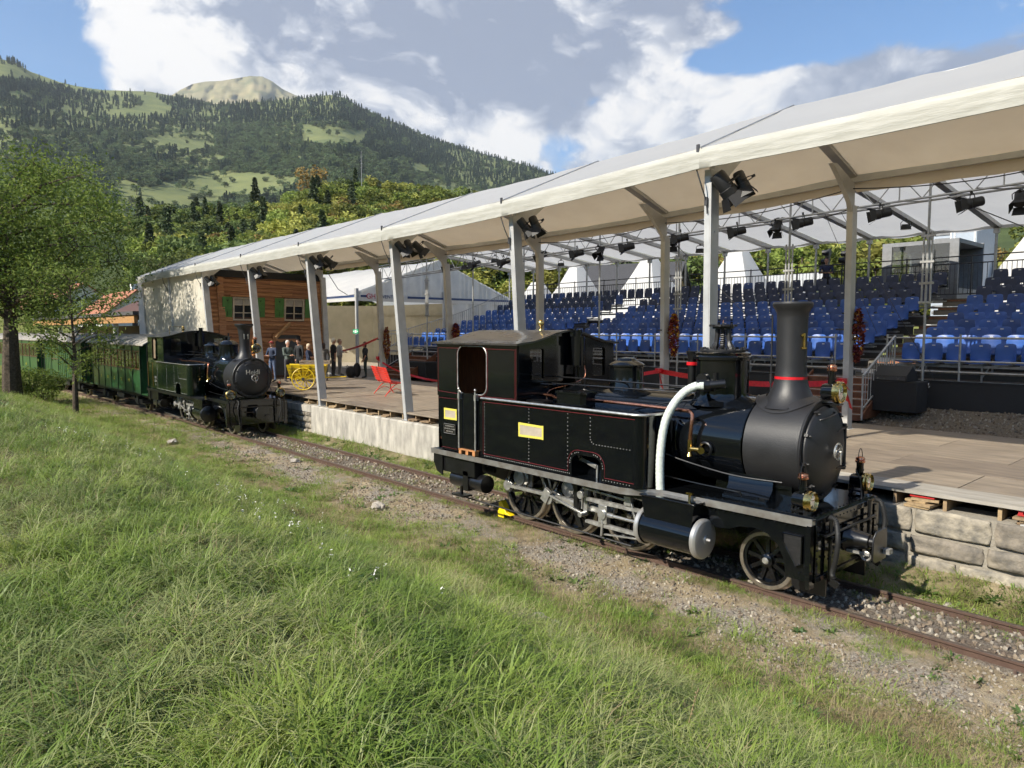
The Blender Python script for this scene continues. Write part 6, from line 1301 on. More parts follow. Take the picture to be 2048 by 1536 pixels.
# ---- stage spotlights
def spot_parts(kind):
    r = empty('stage_spotlight', (0, 0, 0)); m = mat('black_lamp_housing', (.010, .010, .011), .5, var=0)
    if kind == 'spot':
        MB().lathe([(.0, -.22), (.10, -.22), (.12, -.18), (.12, .05), (.135, .06), (.135, .16), (.12, .165), (.11, .15)], (0, 0, -.16), (0, -1, 0), n=14).build('housing', m, r, fix=True)
        MB().lathe([(.0, .15), (.105, .15)], (0, 0, -.16), (0, -1, 0), n=14, caps=False).build('front_lens', mat('dark_lens', (.06, .065, .075), .1, coat=1), r)
        for a, nm in ((0, 'barn_door'), (pi, 'barn_door'), (pi/2, 'barn_door'), (-pi/2, 'barn_door')):
            q = MB(); q.M = Matrix.Translation((0, -.16, -.16)) @ Matrix.Rotation(a, 4, 'Y'); q.add([(-.12, 0, .12), (.12, 0, .12), (.15, -.17, .20), (-.15, -.17, .20), (-.12, 0, .126), (.12, 0, .126), (.15, -.17, .206), (-.15, -.17, .206)], [(0, 1, 2, 3), (7, 6, 5, 4), (0, 4, 5, 1), (1, 5, 6, 2), (2, 6, 7, 3), (3, 7, 4, 0)]); q.build(nm, m, r)
    else:
        q = MB(); q.prism([(-.16, -.22), (.16, -.22), (.12, -.06), (-.12, -.06)], .16, (0, .08, 0), (1, 0, 0), (0, 0, 1)); q.build('housing', m, r, fix=True); MB().box((0, 0, -.223), (.28, .13, .006)).build('front_lens', mat('frosted_flood_glass', (.5, .42, .33), .3), r)
    q = MB(); q.tube([(-.15, 0, -.16), (-.155, 0, .0), (-.1, 0, .06), (.1, 0, .06), (.155, 0, 0), (.15, 0, -.16)], .012, 5); q.box((0, 0, .09), (.05, .05, .08)); q.build('yoke', m, r); return r
SP = spot_parts('spot'); FL = spot_parts('flood'); used = set()
LIB = {}
for q_ in bpy.data.objects:
    if q_.parent in (SP, FL): LIB.setdefault(q_.parent, []).append(q_)
def put_spot(src, loc, rot, lab, sc=1., grp='stage lights on the truss'):
    o = src if src not in used else copy_tree(src, None, LIB); used.add(src)
    o.location = loc; o.rotation_euler = rot; o.scale = (sc, sc, sc); tag(o, lab, 'stage light', grp)
for i, (px, py, kind, rz, rx, lab) in enumerate(((2040, 395, 's', .2, 1.2, 'black box spotlight on the truss cut by the right edge of the picture'), (1944, 400, 's', -1.0, .5, 'black barn-door spotlight on the truss nearest the right edge, aimed left'), (1762, 422, 's', -1.0, .5, 'black barn-door spotlight on the truss just right of the garlanded tall post'),
    (1607, 440, 's', -1.0, .5, 'black spotlight on the truss aimed left, left of the garlanded tall post'), (1552, 450, 's', .2, 1.3, 'upright black box spotlight hanging straight down from the truss'), (1475, 458, 's', -1.0, .5, 'black spotlight on the truss immediately right of the thick near post'),
    (1362, 472, 's', -1.0, .5, 'larger black spotlight on the truss right of the slim garlanded post'), (1345, 480, 's', .4, 1.3, 'spotlight tucked behind the slim garlanded post'), (1255, 490, 's', -1.0, .5, 'black spotlight on the truss left of the slim garlanded post'), (1198, 500, 's', .2, 1.2, 'box spotlight hanging beside the thin scaffold mast'),
    (1155, 503, 's', -1.0, .5, 'black spotlight between the mast and the paired posts'), (1080, 508, 's', -.6, .8, 'spotlight tight against the right side of the paired posts'), (1008, 520, 's', -1.0, .6, 'small spotlight left of the paired posts'), (950, 525, 's', -1.0, .6, 'small black spotlight over the left seats, the more right of two'), (897, 533, 's', -1., .6, 'small spotlight touching the post above the left stairs'))):
    p = at_y(px, py, 18.1); put_spot(SP, (p.x, p.y, p.z+.08), (rx-.3, 0, rz), lab, .9)
for px, py, y, lab in ((1812, 452, 23, 'small flood light with a warm glass clamped on a rafter right of the tall post'), (1400, 500, 22, 'small flood light on a rafter right of the slim garlanded post'), (1122, 528, 23, 'small flood light on a rafter above the far aisle'), (990, 520, 18.1, 'small flood light hanging from the truss over the left seats'), (930, 533, 18.1, 'tiny flood light at the left end of the truss')):
    p = at_y(px, py, y); put_spot(FL, (p.x, p.y, p.z+.1), (0, 0, .3), lab, .9)
for x, z, n, who in ((-6.75, 5.75, 2, 'nearest thick post'), (-11.65, 5.6, 2, 'post behind the near engine cab'), (-16.5, 5.55, 3, 'front post by the red bench'), (-21.5, 5.55, 3, 'front post by the yellow cart'), (-26.3, 5.5, 2, 'front post before the wooden chalet'), (-31.2, 5.45, 2, 'front post at the left corner of the chalet')):
    for k in range(n):
        big = 1.1 if x == -6.75 and k == 0 else .78
        put_spot(SP, (x+.32+.22*k, 10.62+.12*k, z+(.02 if x != -6.75 else .02)), ((.9, 1.15, .7)[k], 0, (2.5, 2.0, 2.9)[k]), '%s black spotlight hung under the canopy, %s' % (('left-hand', 'right-hand')[k] if n == 2 else ('left', 'middle', 'right')[k], who), big, 'spotlights on the front posts')
# ================================================================== MARQUEE, CHALET, TENTS, HOUSES
M_wt = mat('tent_wall_white', (.66, .66, .64), .55, col2=(.56, .56, .54), scale=1.5, bump=.5, bscale=5, trans=.25); M_band = mat('navy_band', (.03, .06, .16), .5, var=0); M_beige = mat('beige_inner_wall', (.52, .46, .33), .7, var=.08, scale=1.5, bump=.4, bscale=2.5, trans=.2)
M_white = mat('white_plaster', (.72, .72, .70), .8, var=.08); M_tile = mat('orange_roof_tiles', (.42, .17, .09), .8, col2=(.26, .10, .055), scale=14); M_win = mat('dark_window', (.02, .025, .03), .12, var=0); M_dkwood = mat('dark_brown_timber', (.07, .035, .025), .8, var=.2)
def wavy(mb, p0, p1, z0, z1f, amp, freq, K=90, rows=5, mi=0):
    p0 = Vector(p0); p1 = Vector(p1); d = (p1-p0); nrm = Vector((-d.y, d.x, 0)).normalized(); vs = []
    for a in range(K+1):
        u = a/K; b = p0+d*u
        for r in range(rows+1): v = r/rows; q = b+nrm*(amp*math.sin(u*freq+math.sin(u*freq*.31)*2)*(1-.3*v)+amp*.6*mnoise.noise(Vector((u*freq*.2, v*2, 3)))); vs.append((q.x, q.y, lerp(z0(u) if callable(z0) else z0, z1f(u) if callable(z1f) else z1f, v)))
    n = rows+1; mb.add(vs, [(a*n+r, (a+1)*n+r, (a+1)*n+r+1, a*n+r+1) for a in range(K) for r in range(rows)], mi)
def marquee():
    t = empty('event_marquee', (-36, 20.4, 1.1), 0, 'large white marquee with navy band and EVENTS lettering behind the stand', 'marquee'); O = Vector((36, -20.4, -1.1))
    X, Y0, Y1 = -36., 20.4, 32.; ez = 5.25; pk = 7.6
    zt = lambda u: lerp(ez+.2, pk, 1-abs(2*u-1))
    def V(x, y, z): return (x+36, y-20.4, z-1.1)
    q = MB(); q.M = Matrix.Translation(O); wavy(q, (X, Y0+6.2, 0), (X, Y1, 0), 1.1, ez-.28, .09, 46, K=140); q.build('lower_wall', M_wt, t, ang=180)
    q = MB(); q.M = Matrix.Translation(O); wavy(q, (X-.05, Y0, 0), (X-.05, Y1, 0), ez, zt, .05, 150, K=260, rows=3); q.build('gable_wall', M_wt, t, ang=180)
    q = MB(); q.box(V(X+.02, (Y0+Y1)/2, ez-.12), (.03, Y1-Y0, .36)); q.box(V(X-8, Y0-.02, ez-.12), (16, .03, .36)); q.build('valance', M_pvcw, t)
    q = MB(); q.box(V(X+.045, Y0+3.4+(Y1-Y0-3.4)/2, ez-.02), (.012, Y1-Y0-3.4, .13)); q.box(V(X+.045, Y0+.45, ez-.02), (.012, .4, .13)); q.box(V(X-8.1, Y0-.045, ez-.02), (15.8, .012, .13)); q.build('navy_band', M_band, t)
    q = MB(); vs = []; n = 40
    for a in range(n+1):
        u = a/n; x = lerp(X, X-16, u)
        for y, z in ((Y0-.1, ez+.06), (lerp(Y0, Y1, .17), lerp(ez, pk, .36)), (lerp(Y0, Y1, .33), lerp(ez, pk, .68)), ((Y0+Y1)/2, pk), (Y1, ez)): vs.append(V(x+.1*(y-Y0)*0, y, z-.05*abs(math.sin(u*pi*3))+.015*math.sin(u*60+y)))
    q.add(vs, [(a*5+b, (a+1)*5+b, (a+1)*5+b+1, a*5+b+1) for a in range(n) for b in range(4)]); q.build('roof_fabric', M_pvcw, t, ang=180)
    q = MB(); q.M = Matrix.Translation(O); wavy(q, (X-7, Y0+5.2, 0), (X+.3, Y0+6.3, 0), 1.05, ez-.3, .04, 9, K=40, rows=12); wavy(q, (X-10, Y0+.8, 0), (X-7, Y0+5.2, 0), 1.05, ez-.3, .04, 9, K=24, rows=12); q.build('inner_wall', M_beige, t, ang=180)
    MB().box(V(X-4, Y0+5.6, 4.3), (8.2, .05, .12), (0, 0, .12)).build('wall_rail', M_beige, t)
    MB().bx(V(X-12, Y0+.1, 1.06), V(X, Y0+5.4, 1.085)).build('marquee_floor', mat('beige_floor', (.36, .31, .24), .7), t)
    for y, x in ((Y0, X), (Y0+6.1, X)):
        q = MB(); q.beam(V(x, y, 1.1), V(x, y, ez+.1), .14, .14); q.box(V(x, y, 1.11), (.25, .25, .02)); q.box(V(x, y, ez+.15), (.2, .16, .5)); q.build('corner_post', M_alu, t)
    sg = MB(); sg.box(V(X+.02, Y0-.09, 3.22), (.62, .03, .24)); s_ = sg.build('exit_sign', mat('exit_sign_green', (.02, .38, .18), .4), t); q = MB(); q.box(V(X+.02, Y0-.107, 3.22), (.2, .006, .16)); q.prism([(-.25, -.05), (-.14, .0), (-.25, .05)], .006, V(X+.02, Y0-.105, 3.22)); q.prism([(.25, -.05), (.14, .0), (.25, .05)], .006, V(X+.02, Y0-.105, 3.22)); q.build('exit_pictogram', M_white, s_)
    for s_, px, m, sz in (('GH', 741, mat('red_print', (.55, .03, .05), .5), .42), ('EVENTS', 774, M_band, .30)): text('lettering', s_, V(X+.06, at_x(px, 589, X).y, ez-.03), (pi/2, 0, pi/2), sz, m, t, .002)
    q = MB(); P = [at_x(655, 545, -32), at_x(695, 590, -35.6)]; q.tube([P[0]+O, (P[0]+P[1])/2+O-Vector((0, 0, .25)), P[1]+O], .018, 5); q.build('guy_rope', M_dark, t)
marquee()
def chalet():
    X = -31.15; e = empty('chalet_facade', (X, 10.7, 1.1), 0, 'brown timber chalet front with green shutters set up under the canopy end', 'chalet front'); sh = -.12   # leans back a little, as in the photo
    Wd = 5.15; H = 4.55; wd = mat('chalet_timber', (.50, .265, .13), .65, col2=(.27, .12, .055), scale=2.5, vscale=(1, .5, 7), objrand=.22, bump=.3, bscale=12); g = mat('green_shutter_paint', (.085, .24, .06), .5, var=.12); fr = mat('cream_window_frame', (.62, .56, .46), .6)
    def P(y, z, d=0.): return (d-sh*0-(z/H)*.45, y, z)
    rnd = random.Random(3); z = .0; k = 0; wins = [(1.0, 2.62, .98, 1.02), (3.35, 2.62, .98, 1.02)]; door = (2.7, 0, 1.35, 2.0)
    while z < H-.02:
        h = .185
        spans = [(0., Wd)]
        for (a, b, w, hh) in wins+[(door[0], door[1], door[2], door[3])]:
            if z+h > b+.02 and z < b+hh-.02:
                ns = []
                for s0, s1 in spans:
                    if a+w <= s0 or a >= s1: ns.append((s0, s1)); continue
                    if a > s0: ns.append((s0, a))
                    if a+w < s1: ns.append((a+w, s1))
                spans = ns
        for s0, s1 in spans:
            cut = s0
            while cut < s1-.05:
                L = min(s1-cut, rnd.uniform(1.6, 3.2)); o = MB().box((0, 0, 0), (.06, L-.008, h-.016)).build('plank', wd, e); o.location = P(cut+L/2, z+h/2, rnd.uniform(-.01, .012)); o.rotation_euler = (rnd.uniform(-.003, .003), .098, 0); cut += L
        z += h; k += 1
    MB().prism([(0, 0), (Wd, 0), (Wd, H), (0, H)], .03, (-.09, 0, 0), (0, 1, 0), (-.45/H, 0, 1)).build('backing_board', M_dkwood, e)
    for y in (.52, 5.1):
        q = MB(); z = 0
        while z < H: q.box(P(y, z+.1, .06), (.1, .26+.05*((z*7) % 1), .19)); z += .2
        q.build('log_ends', wd, e)
    for (a, b, w, hh) in wins:
        wn = empty('window', P(a+w/2, b+hh/2, .03)); wn.parent = e; wn.rotation_euler = (0, .098, 0)
        MB().box((-.03, 0, 0), (.02, w-.04, hh-.04)).build('pane', M_win, wn)
        q = MB()
        for y in (-w/2+.04, w/2-.04): q.box((.02, y, 0), (.08, .07, hh))
        for zz in (-hh/2+.035, hh/2-.035): q.box((.02, 0, zz), (.078, w-.14, .07))
        q.box((.005, 0, 0), (.05, .045, hh-.14)); q.box((.004, 0, hh*.17), (.045, w-.16, .035)); q.box((.004, 0, -hh*.17), (.045, w-.16, .035)); q.build('window_frame', fr, wn)
        q = MB(); q.box((-.008, -w*.22, hh*.3), (.01, w*.36, hh*.25)); q.box((-.008, w*.22, hh*.3), (.01, w*.36, hh*.25)); q.build('net_curtain', mat('net_curtain', (.5, .48, .45), .9), wn)
        q = MB(); q.box((.05, 0, hh/2+.06), (.14, w+.2, .06)); q.box((.05, 0, -hh/2-.06), (.14, w+.2, .06)); q.build('sill', wd, wn)
        for s in (-1, 1):
            q = MB(); q.box((.055, s*(w/2+.24), 0), (.04, .42, hh+.02)); q.box((.08, s*(w/2+.24), 0), (.012, .40, .05)); so_ = q.build('shutter', g, wn, bevel=.004); hrt = mat('shutter_dark_green', (.02, .06, .02), .6)
            q = MB(); q.prism([(0, -.06), (.05, .01), (.035, .045), (0, .02), (-.035, .045), (-.05, .01)], .006, (.078, s*(w/2+.24), hh*.36), (0, 1, 0), (0, 0, 1)); q.box((.08, s*(w/2+.24), -hh*.2), (.008, .018, .22)); q.build('shutter_cutout', hrt, so_)
    q = MB()
    for z in (2.42, 1.55 if False else 2.42):
        pts = [(0, 0), (Wd, 0), (Wd, .05)]+[(Wd-i*Wd/90, .05-.055*abs(math.sin(i*pi/3))-.02) for i in range(1, 90)]+[(0, .05)]
    q.prism([(0, .07), (0, .0)]+[(i*Wd/120, -.045*abs(math.sin(i*pi/4))) for i in range(121)]+[(Wd, .07)], .05, (.05-(2.42/H)*.45, 0, 2.42), (0, 1, 0), (0, 0, 1)); q.prism([(0, .07), (0, .0)]+[(i*3.4/80, -.09*abs(math.sin(i*pi/8))) for i in range(81)]+[(3.4, .07)], .07, (.05-(2.1/H)*.45*.9, 1.55, 2.08-.35), (0, 1, 0), (0, 0, 1)); q.build('carved_frieze', wd, e, fix=True)
    q = MB(); q.beam((.4, 2.62, 1.85), (.0, 3.5, 2.5), .12, .12); q.build('brace_beam', mat('light_beam', (.42, .25, .12), .7), e)
    d = empty('door', P(door[0]+door[2]/2, 1.0, 0)); d.parent = e; MB().box((0, 0, 0), (.05, door[2]-.1, 1.98)).build('door_leaf', mat('door_blue_grey', (.06, .07, .08), .4), d); q = MB(); q.box((.04, -door[2]/2+.05, 0), (.08, .1, 2.05)); q.box((.04, door[2]/2-.05, 0), (.08, .1, 2.05)); q.box((.04, 0, 1.02), (.079, door[2]-.2, .1)); q.build('door_frame', wd, d); MB().sph((.05, .4, 0), .03, 8, 6).build('door_knob', M_brass, d)
    MB().bx((-.5, -.02, H-.05), (-.3, Wd+.1, H+.25)).build('black_drape', mat('black_skirt_cloth', (.012, .013, .016)), e)
    # brick edge strip on the right
    q = MB()
    for i in range(58): q.box((-.02-(i*.08/H)*.45*.9, Wd+.12+.02*(i % 2), .04+i*.078), (.12, .16, .066))
    q.build('brick_strip', mat('red_brown_brick', (.16, .05, .035), .8, var=.3, scale=9), e)
    f = empty('carved_wooden_figure', (X+.55, 12.35, 1.1), 0, 'carved orange wooden figure on a plinth beside the chalet door', 'wood carving'); m = mat('orange_carved_wood', (.42, .17, .04), .5, var=.2, scale=10)
    MB().bx((-.22, -.22, 0), (.22, .22, 1.15)).build('plinth', m, f, bevel=.02); q = MB(); q.lathe([(.12, 0), (.2, .03), (.17, .25), (.1, .38), (.13, .5), (.14, .6), (.08, .72), (.0, .76)], (0, 0, 1.15), (0, 0, 1), n=14); q.lathe([(.04, 0), (0, .14)], (0, -.08, 1.85), (0, 0, 1), n=8); q.lathe([(.04, 0), (0, .14)], (0, .08, 1.85), (0, 0, 1), n=8); q.build('figure', m, f, fix=True)
chalet()
def pagoda(px, pyt, y, w, lab):
    top = at_y(px, pyt, y); z1 = 3.2 if y < 45 else 3.4; e = empty('pagoda_tent', (top.x, top.y, 1.3), 0, lab, 'pagoda tent'); H = top.z-1.3; zb = 2.35; q = MB(); n = 16; R = 14
    vs = []
    for j in range(R+1):
        v = j/R; hw = lerp(w/2, .35, v**.62); z = lerp(zb, H, v)
        for i in range(4): a = pi/4+i*pi/2; vs.append((hw*math.sqrt(2)*math.cos(a), hw*math.sqrt(2)*math.sin(a), z))
    q.add(vs, [(j*4+i, j*4+(i+1) % 4, j*4+4+(i+1) % 4, j*4+4+i) for j in range(R) for i in range(4)]); q.add([vs[-4], vs[-3], vs[-2], vs[-1]], [(0, 1, 2, 3)]); q.build('peaked_roof', M_pvcw, e, ang=40, fix=True)
    q = MB()
    for s in (-1, 1): q.box((0, s*w/2, zb/2), (w, .03, zb)); q.box((s*w/2, 0, zb/2), (.03, w-.04, zb))
    q.build('side_wall', M_pvcw, e)
    q = MB()
    for sx in (-1, 1):
        for sy in (-1, 1): q.beam((sx*w/2, sy*w/2, 0), (sx*w/2, sy*w/2, zb), .08, .08)
    q.build('leg_frame', M_alu, e)
for a in ((1153, 535, 37, 6, 'white pagoda tent with a blunt peak furthest left behind the stand'), (1300, 515, 38, 6.5, 'white pagoda tent between the gabled house and the slim garlanded post'), (1478, 500, 36, 6, 'white pagoda tent rising right of the thick near post'), (1075, 565, 40, 6, 'low white pagoda roof just right of the paired posts'), (2110, 420, 40, 8, 'big white pagoda tent cut off by the right edge of the picture'), (1590, 575, 44, 5, 'small distant white pagoda roof beside the thick near post')): pagoda(*a)
def house(name, loc, rz, w, d, h, rh, mw, mr, lab, wins=(), cat='house', gable='x', over=.5, chimney=False, balc=False):
    e = empty(name, loc, rz, lab, cat); MB().bx((-w/2, -d/2, -1), (w/2, d/2, h)).build('wall', mw, e)
    q = MB(); q.prism([(-d/2, h), (d/2, h), (0, h+rh)], w-.02, (-w/2+.01, 0, 0), (0, 1, 0), (0, 0, 1)); q.build('gable', mw, e, fix=True)
    r = MB(); k = rh/(d/2)
    for s in (-1, 1): a = Vector((0, 0, h+rh+.1)); b = Vector((0, s*(d/2+over), h-over*k+.1)); r.add([(-w/2-over, a.y, a.z), (w/2+over, a.y, a.z), (w/2+over, b.y, b.z), (-w/2-over, b.y, b.z), (-w/2-over, a.y, a.z-.16), (w/2+over, a.y, a.z-.16), (w/2+over, b.y, b.z-.16), (-w/2-over, b.y, b.z-.16)], [(0, 1, 2, 3), (7, 6, 5, 4), (0, 3, 7, 4), (1, 5, 6, 2), (2, 6, 7, 3), (0, 4, 5, 1)])
    ro = r.build('roof', mr, e, fix=True)
    if chimney: MB().box((w*.2, d*.12, h+rh+.2), (.7, .7, 1.3)).build('chimney', mw, ro)
    for (side, u, z, ww, hh) in wins:
        wn = empty('window', {'s': (u, -d/2, z), 'e': (w/2, u, z), 'n': (u, d/2, z), 'w': (-w/2, u, z)}[side], {'s': 0, 'e': pi/2, 'n': pi, 'w': -pi/2}[side]); wn.parent = e
        MB().box((0, -.0, 0), (ww, .03, hh)).build('pane', M_win, wn); q = MB()
        for s in (-1, 1): q.box((s*ww/2, -.03, 0), (.09, .07, hh+.12)); q.box((0, -.03, s*hh/2), (ww-.09, .068, .09))
        q.box((0, -.03, 0), (.05, .05, hh-.1)); q.build('window_frame', M_white, wn)
    return e
def hp(px, py, y): p = at_y(px, py, y); return p
p = at_y(1248, 620, 46); house('gabled_house', (p.x, 46, 1.2), .35, 9, 9, 3.2, 4.2, mat('tan_plaster', (.50, .36, .20), .8, var=.15), mat('dark_slate_roof', (.05, .05, .055), .7), 'tan gabled house with a dark roof behind the stand, between two pagoda tents', [('s', -2, 2, 1.2, 1.2), ('s', 2, 2, 1.2, 1.2), ('e', 0, 2, 1.5, 1.2)], gable='y')
p = at_y(1575, 600, 50); house('garden_shed', (p.x, 50, 1.2), .1, 4.6, 4, 5.2, .9, mat('cream_boards', (.68, .63, .5), .8), mat('pale_metal_roof', (.5, .5, .48), .5), 'small cream hut behind the stand, left of the man at the rail', cat='hut')
# control booth and white container tower at the top of the stand
e = empty('control_booth', (-10.55, 29.6, 4.4), 0, 'grey control booth with a big window on a platform behind the top seats', 'control booth'); M_gp = mat('light_grey_panel', (.22, .225, .23), .6)
q = MB(); q.bx((-.75, 0, 0), (1.9, 3, .45)); q.bx((-.75, 0, .45), (-.4, .1, 2.1)); q.bx((1.6, 0, .45), (1.9, .1, 2.1)); q.bx((-.75, 2.9, .45), (1.9, 3, 2.3)); q.bx((-.75, 0, 2.1), (1.9, 3, 2.25)); q.build('booth_shell', M_gp, e); MB().bx((-.4, .03, .45), (1.6, .06, 2.1)).build('window_pane', M_glass, e)
q = MB(); q.lathe([(.15, 0), (.3, .2), (.25, .5), (.1, .7)], (1.1, .8, 1.0), (0, 0, 1), n=10); q.box((1.1, .8, .7), (.5, .3, .5)); q.tube([(.2, .5, .5), (.2, .5, .9), (.35, .5, 1.0)], .02, 5); q.build('equipment', M_dark, e)
p = at_y(1905, 470, 36); e = empty('container_tower', (p.x, 36, 1.3), 0, 'pale grey corrugated container tower right of the control booth', 'container'); q = MB(); q.bx((-.75, 0, 0), (.95, 3, 9.)); q.build('panel_wall', mat('pale_blue_grey_metal', (.36, .41, .47), .5, var=.05), e)
for i in range(34): q = MB(); q.box((-.4, -.02, .3+i*.25), (.6, .03, .12)); q.build('louvre', M_gp, e)
for x in (-.05, .1, .88): MB().box((x, -.02, 4.5), (.06, .04, 9)).build('seam_strip', M_white, e)
# ---- houses and station at the left
def left_houses():
    house('tiled_house', (-150, 24, .5), .1, 34, 12, 6.4, 4., M_white, M_tile, 'white house with a red tiled roof behind the green carriages at the far left', [('e', -2, 3.8, 1.6, 1.5), ('e', 2, 3.8, 1.6, 1.5), ('s', 12, 3.8, 1.6, 1.5), ('s', 6, 3.8, 1.6, 1.5)], chimney=True)
    house('tiled_house', (-86, 20, .5), -.03, 15, 6.4, 4.2, 2.6, M_white, M_tile, 'house with a bright orange tiled roof just left of the canopy end', [('e', 0, 3, 1.2, 1.3), ('s', 2, 3, 1.2, 1.3), ('s', -2, 3, 1.2, 1.3)], chimney=True)
    house('apartment_block', (-200, 36, .5), .1, 30, 14, 16, .6, M_white, mat('dark_slate_roof', (.05, .05, .055), .7), 'white apartment block with dark recessed balconies seen through the left trees', [('s', 11, 13.4, 5, 2.2), ('s', 3, 13.4, 5, 2.2), ('s', -6, 13.4, 4, 2.), ('s', 11, 9, 5, 2.2), ('e', 0, 13, 4, 2.2)], cat='apartment block')
    # station building with long eaves and balcony
    e = empty('station_building', (-56, 13.9, .4), 0, 'low station building with a long dark roof edge over an orange beam', 'station building'); X = 11.5
    MB().bx((-20, 0, 0), (X, 2.6, 3.2)).build('wall', mat('pink_grey_render', (.42, .30, .28), .8, var=.1), e); q = MB(); q.bx((-22, -3.2, 3.75), (X+1, 2.8, 3.95)); q.build('roof', mat('dark_roof_metal', (.09, .085, .085), .6), e); MB().bx((-21.8, -3.1, 3.3), (X+.8, -2.9, 3.74)).build('orange_beam', mat('orange_brown_beam', (.45, .24, .09), .6), e)
    q = MB(); q.prism([(-2.4, 3.96), (2.6, 3.96), (1.2, 5.6), (.7, 5.6)], 9, (X-8, 0, 0), (0, 1, 0), (0, 0, 1)); q.build('upper_gable_roof', mat('brown_roof', (.10, .045, .03), .7), e, fix=True)
    for x in (-18, -12, -6, 0, 6): MB().beam((x, -2.6, 0), (x, -2.6, 3.3), .25, .25).build('post', M_white, e)
    for i, x in enumerate((-16, -12, -8, -3, 2, 6)):
        wn = empty('window', (x, -.02, 1.9)); wn.parent = e; MB().box((0, 0, 0), (1.3, .04, 1.3)).build('pane', M_win, wn); q = MB()
        for s in (-1, 1): q.box((s*.65, -.03, 0), (.1, .08, 1.4)); q.box((0, -.03, s*.65), (1.2, .079, .1))
        q.build('window_frame', M_white, wn)
    MB().bx((-4, -2.7, 1.1), (X, -2.64, 2.1)).build('balcony_panel', mat('frosted_balcony_glass', (.30, .31, .34), .25), e); MB().bx((-4, -2.9, .95), (X, -2.5, 1.09)).build('balcony_edge', M_white, e)
    pb = empty('planter_box', (-41.2, 13.0, 2.0), 0, 'stone planter of clipped green shrub beside the canopy end', 'planter'); MB().bx((-1, -.3, .2), (1, .3, .55)).build('trough', mat('grey_stone_trough', (.3, .29, .27), .8), pb); MB().bx((-.9, -.25, -1.6), (.9, .25, .2)).build('pedestal', mat('grey_stone_trough', (.3, .29, .27)), pb)
    rs = np.random.RandomState(8); inst('shrub_foliage', leaf_mesh('shrub_foliage', rs.uniform((-.95, -.28, .5), (.95, .28, .95), (900, 3)), .08*np.ones(900), [L_sun3]), (0, 0, 0), parent=pb)
left_houses()
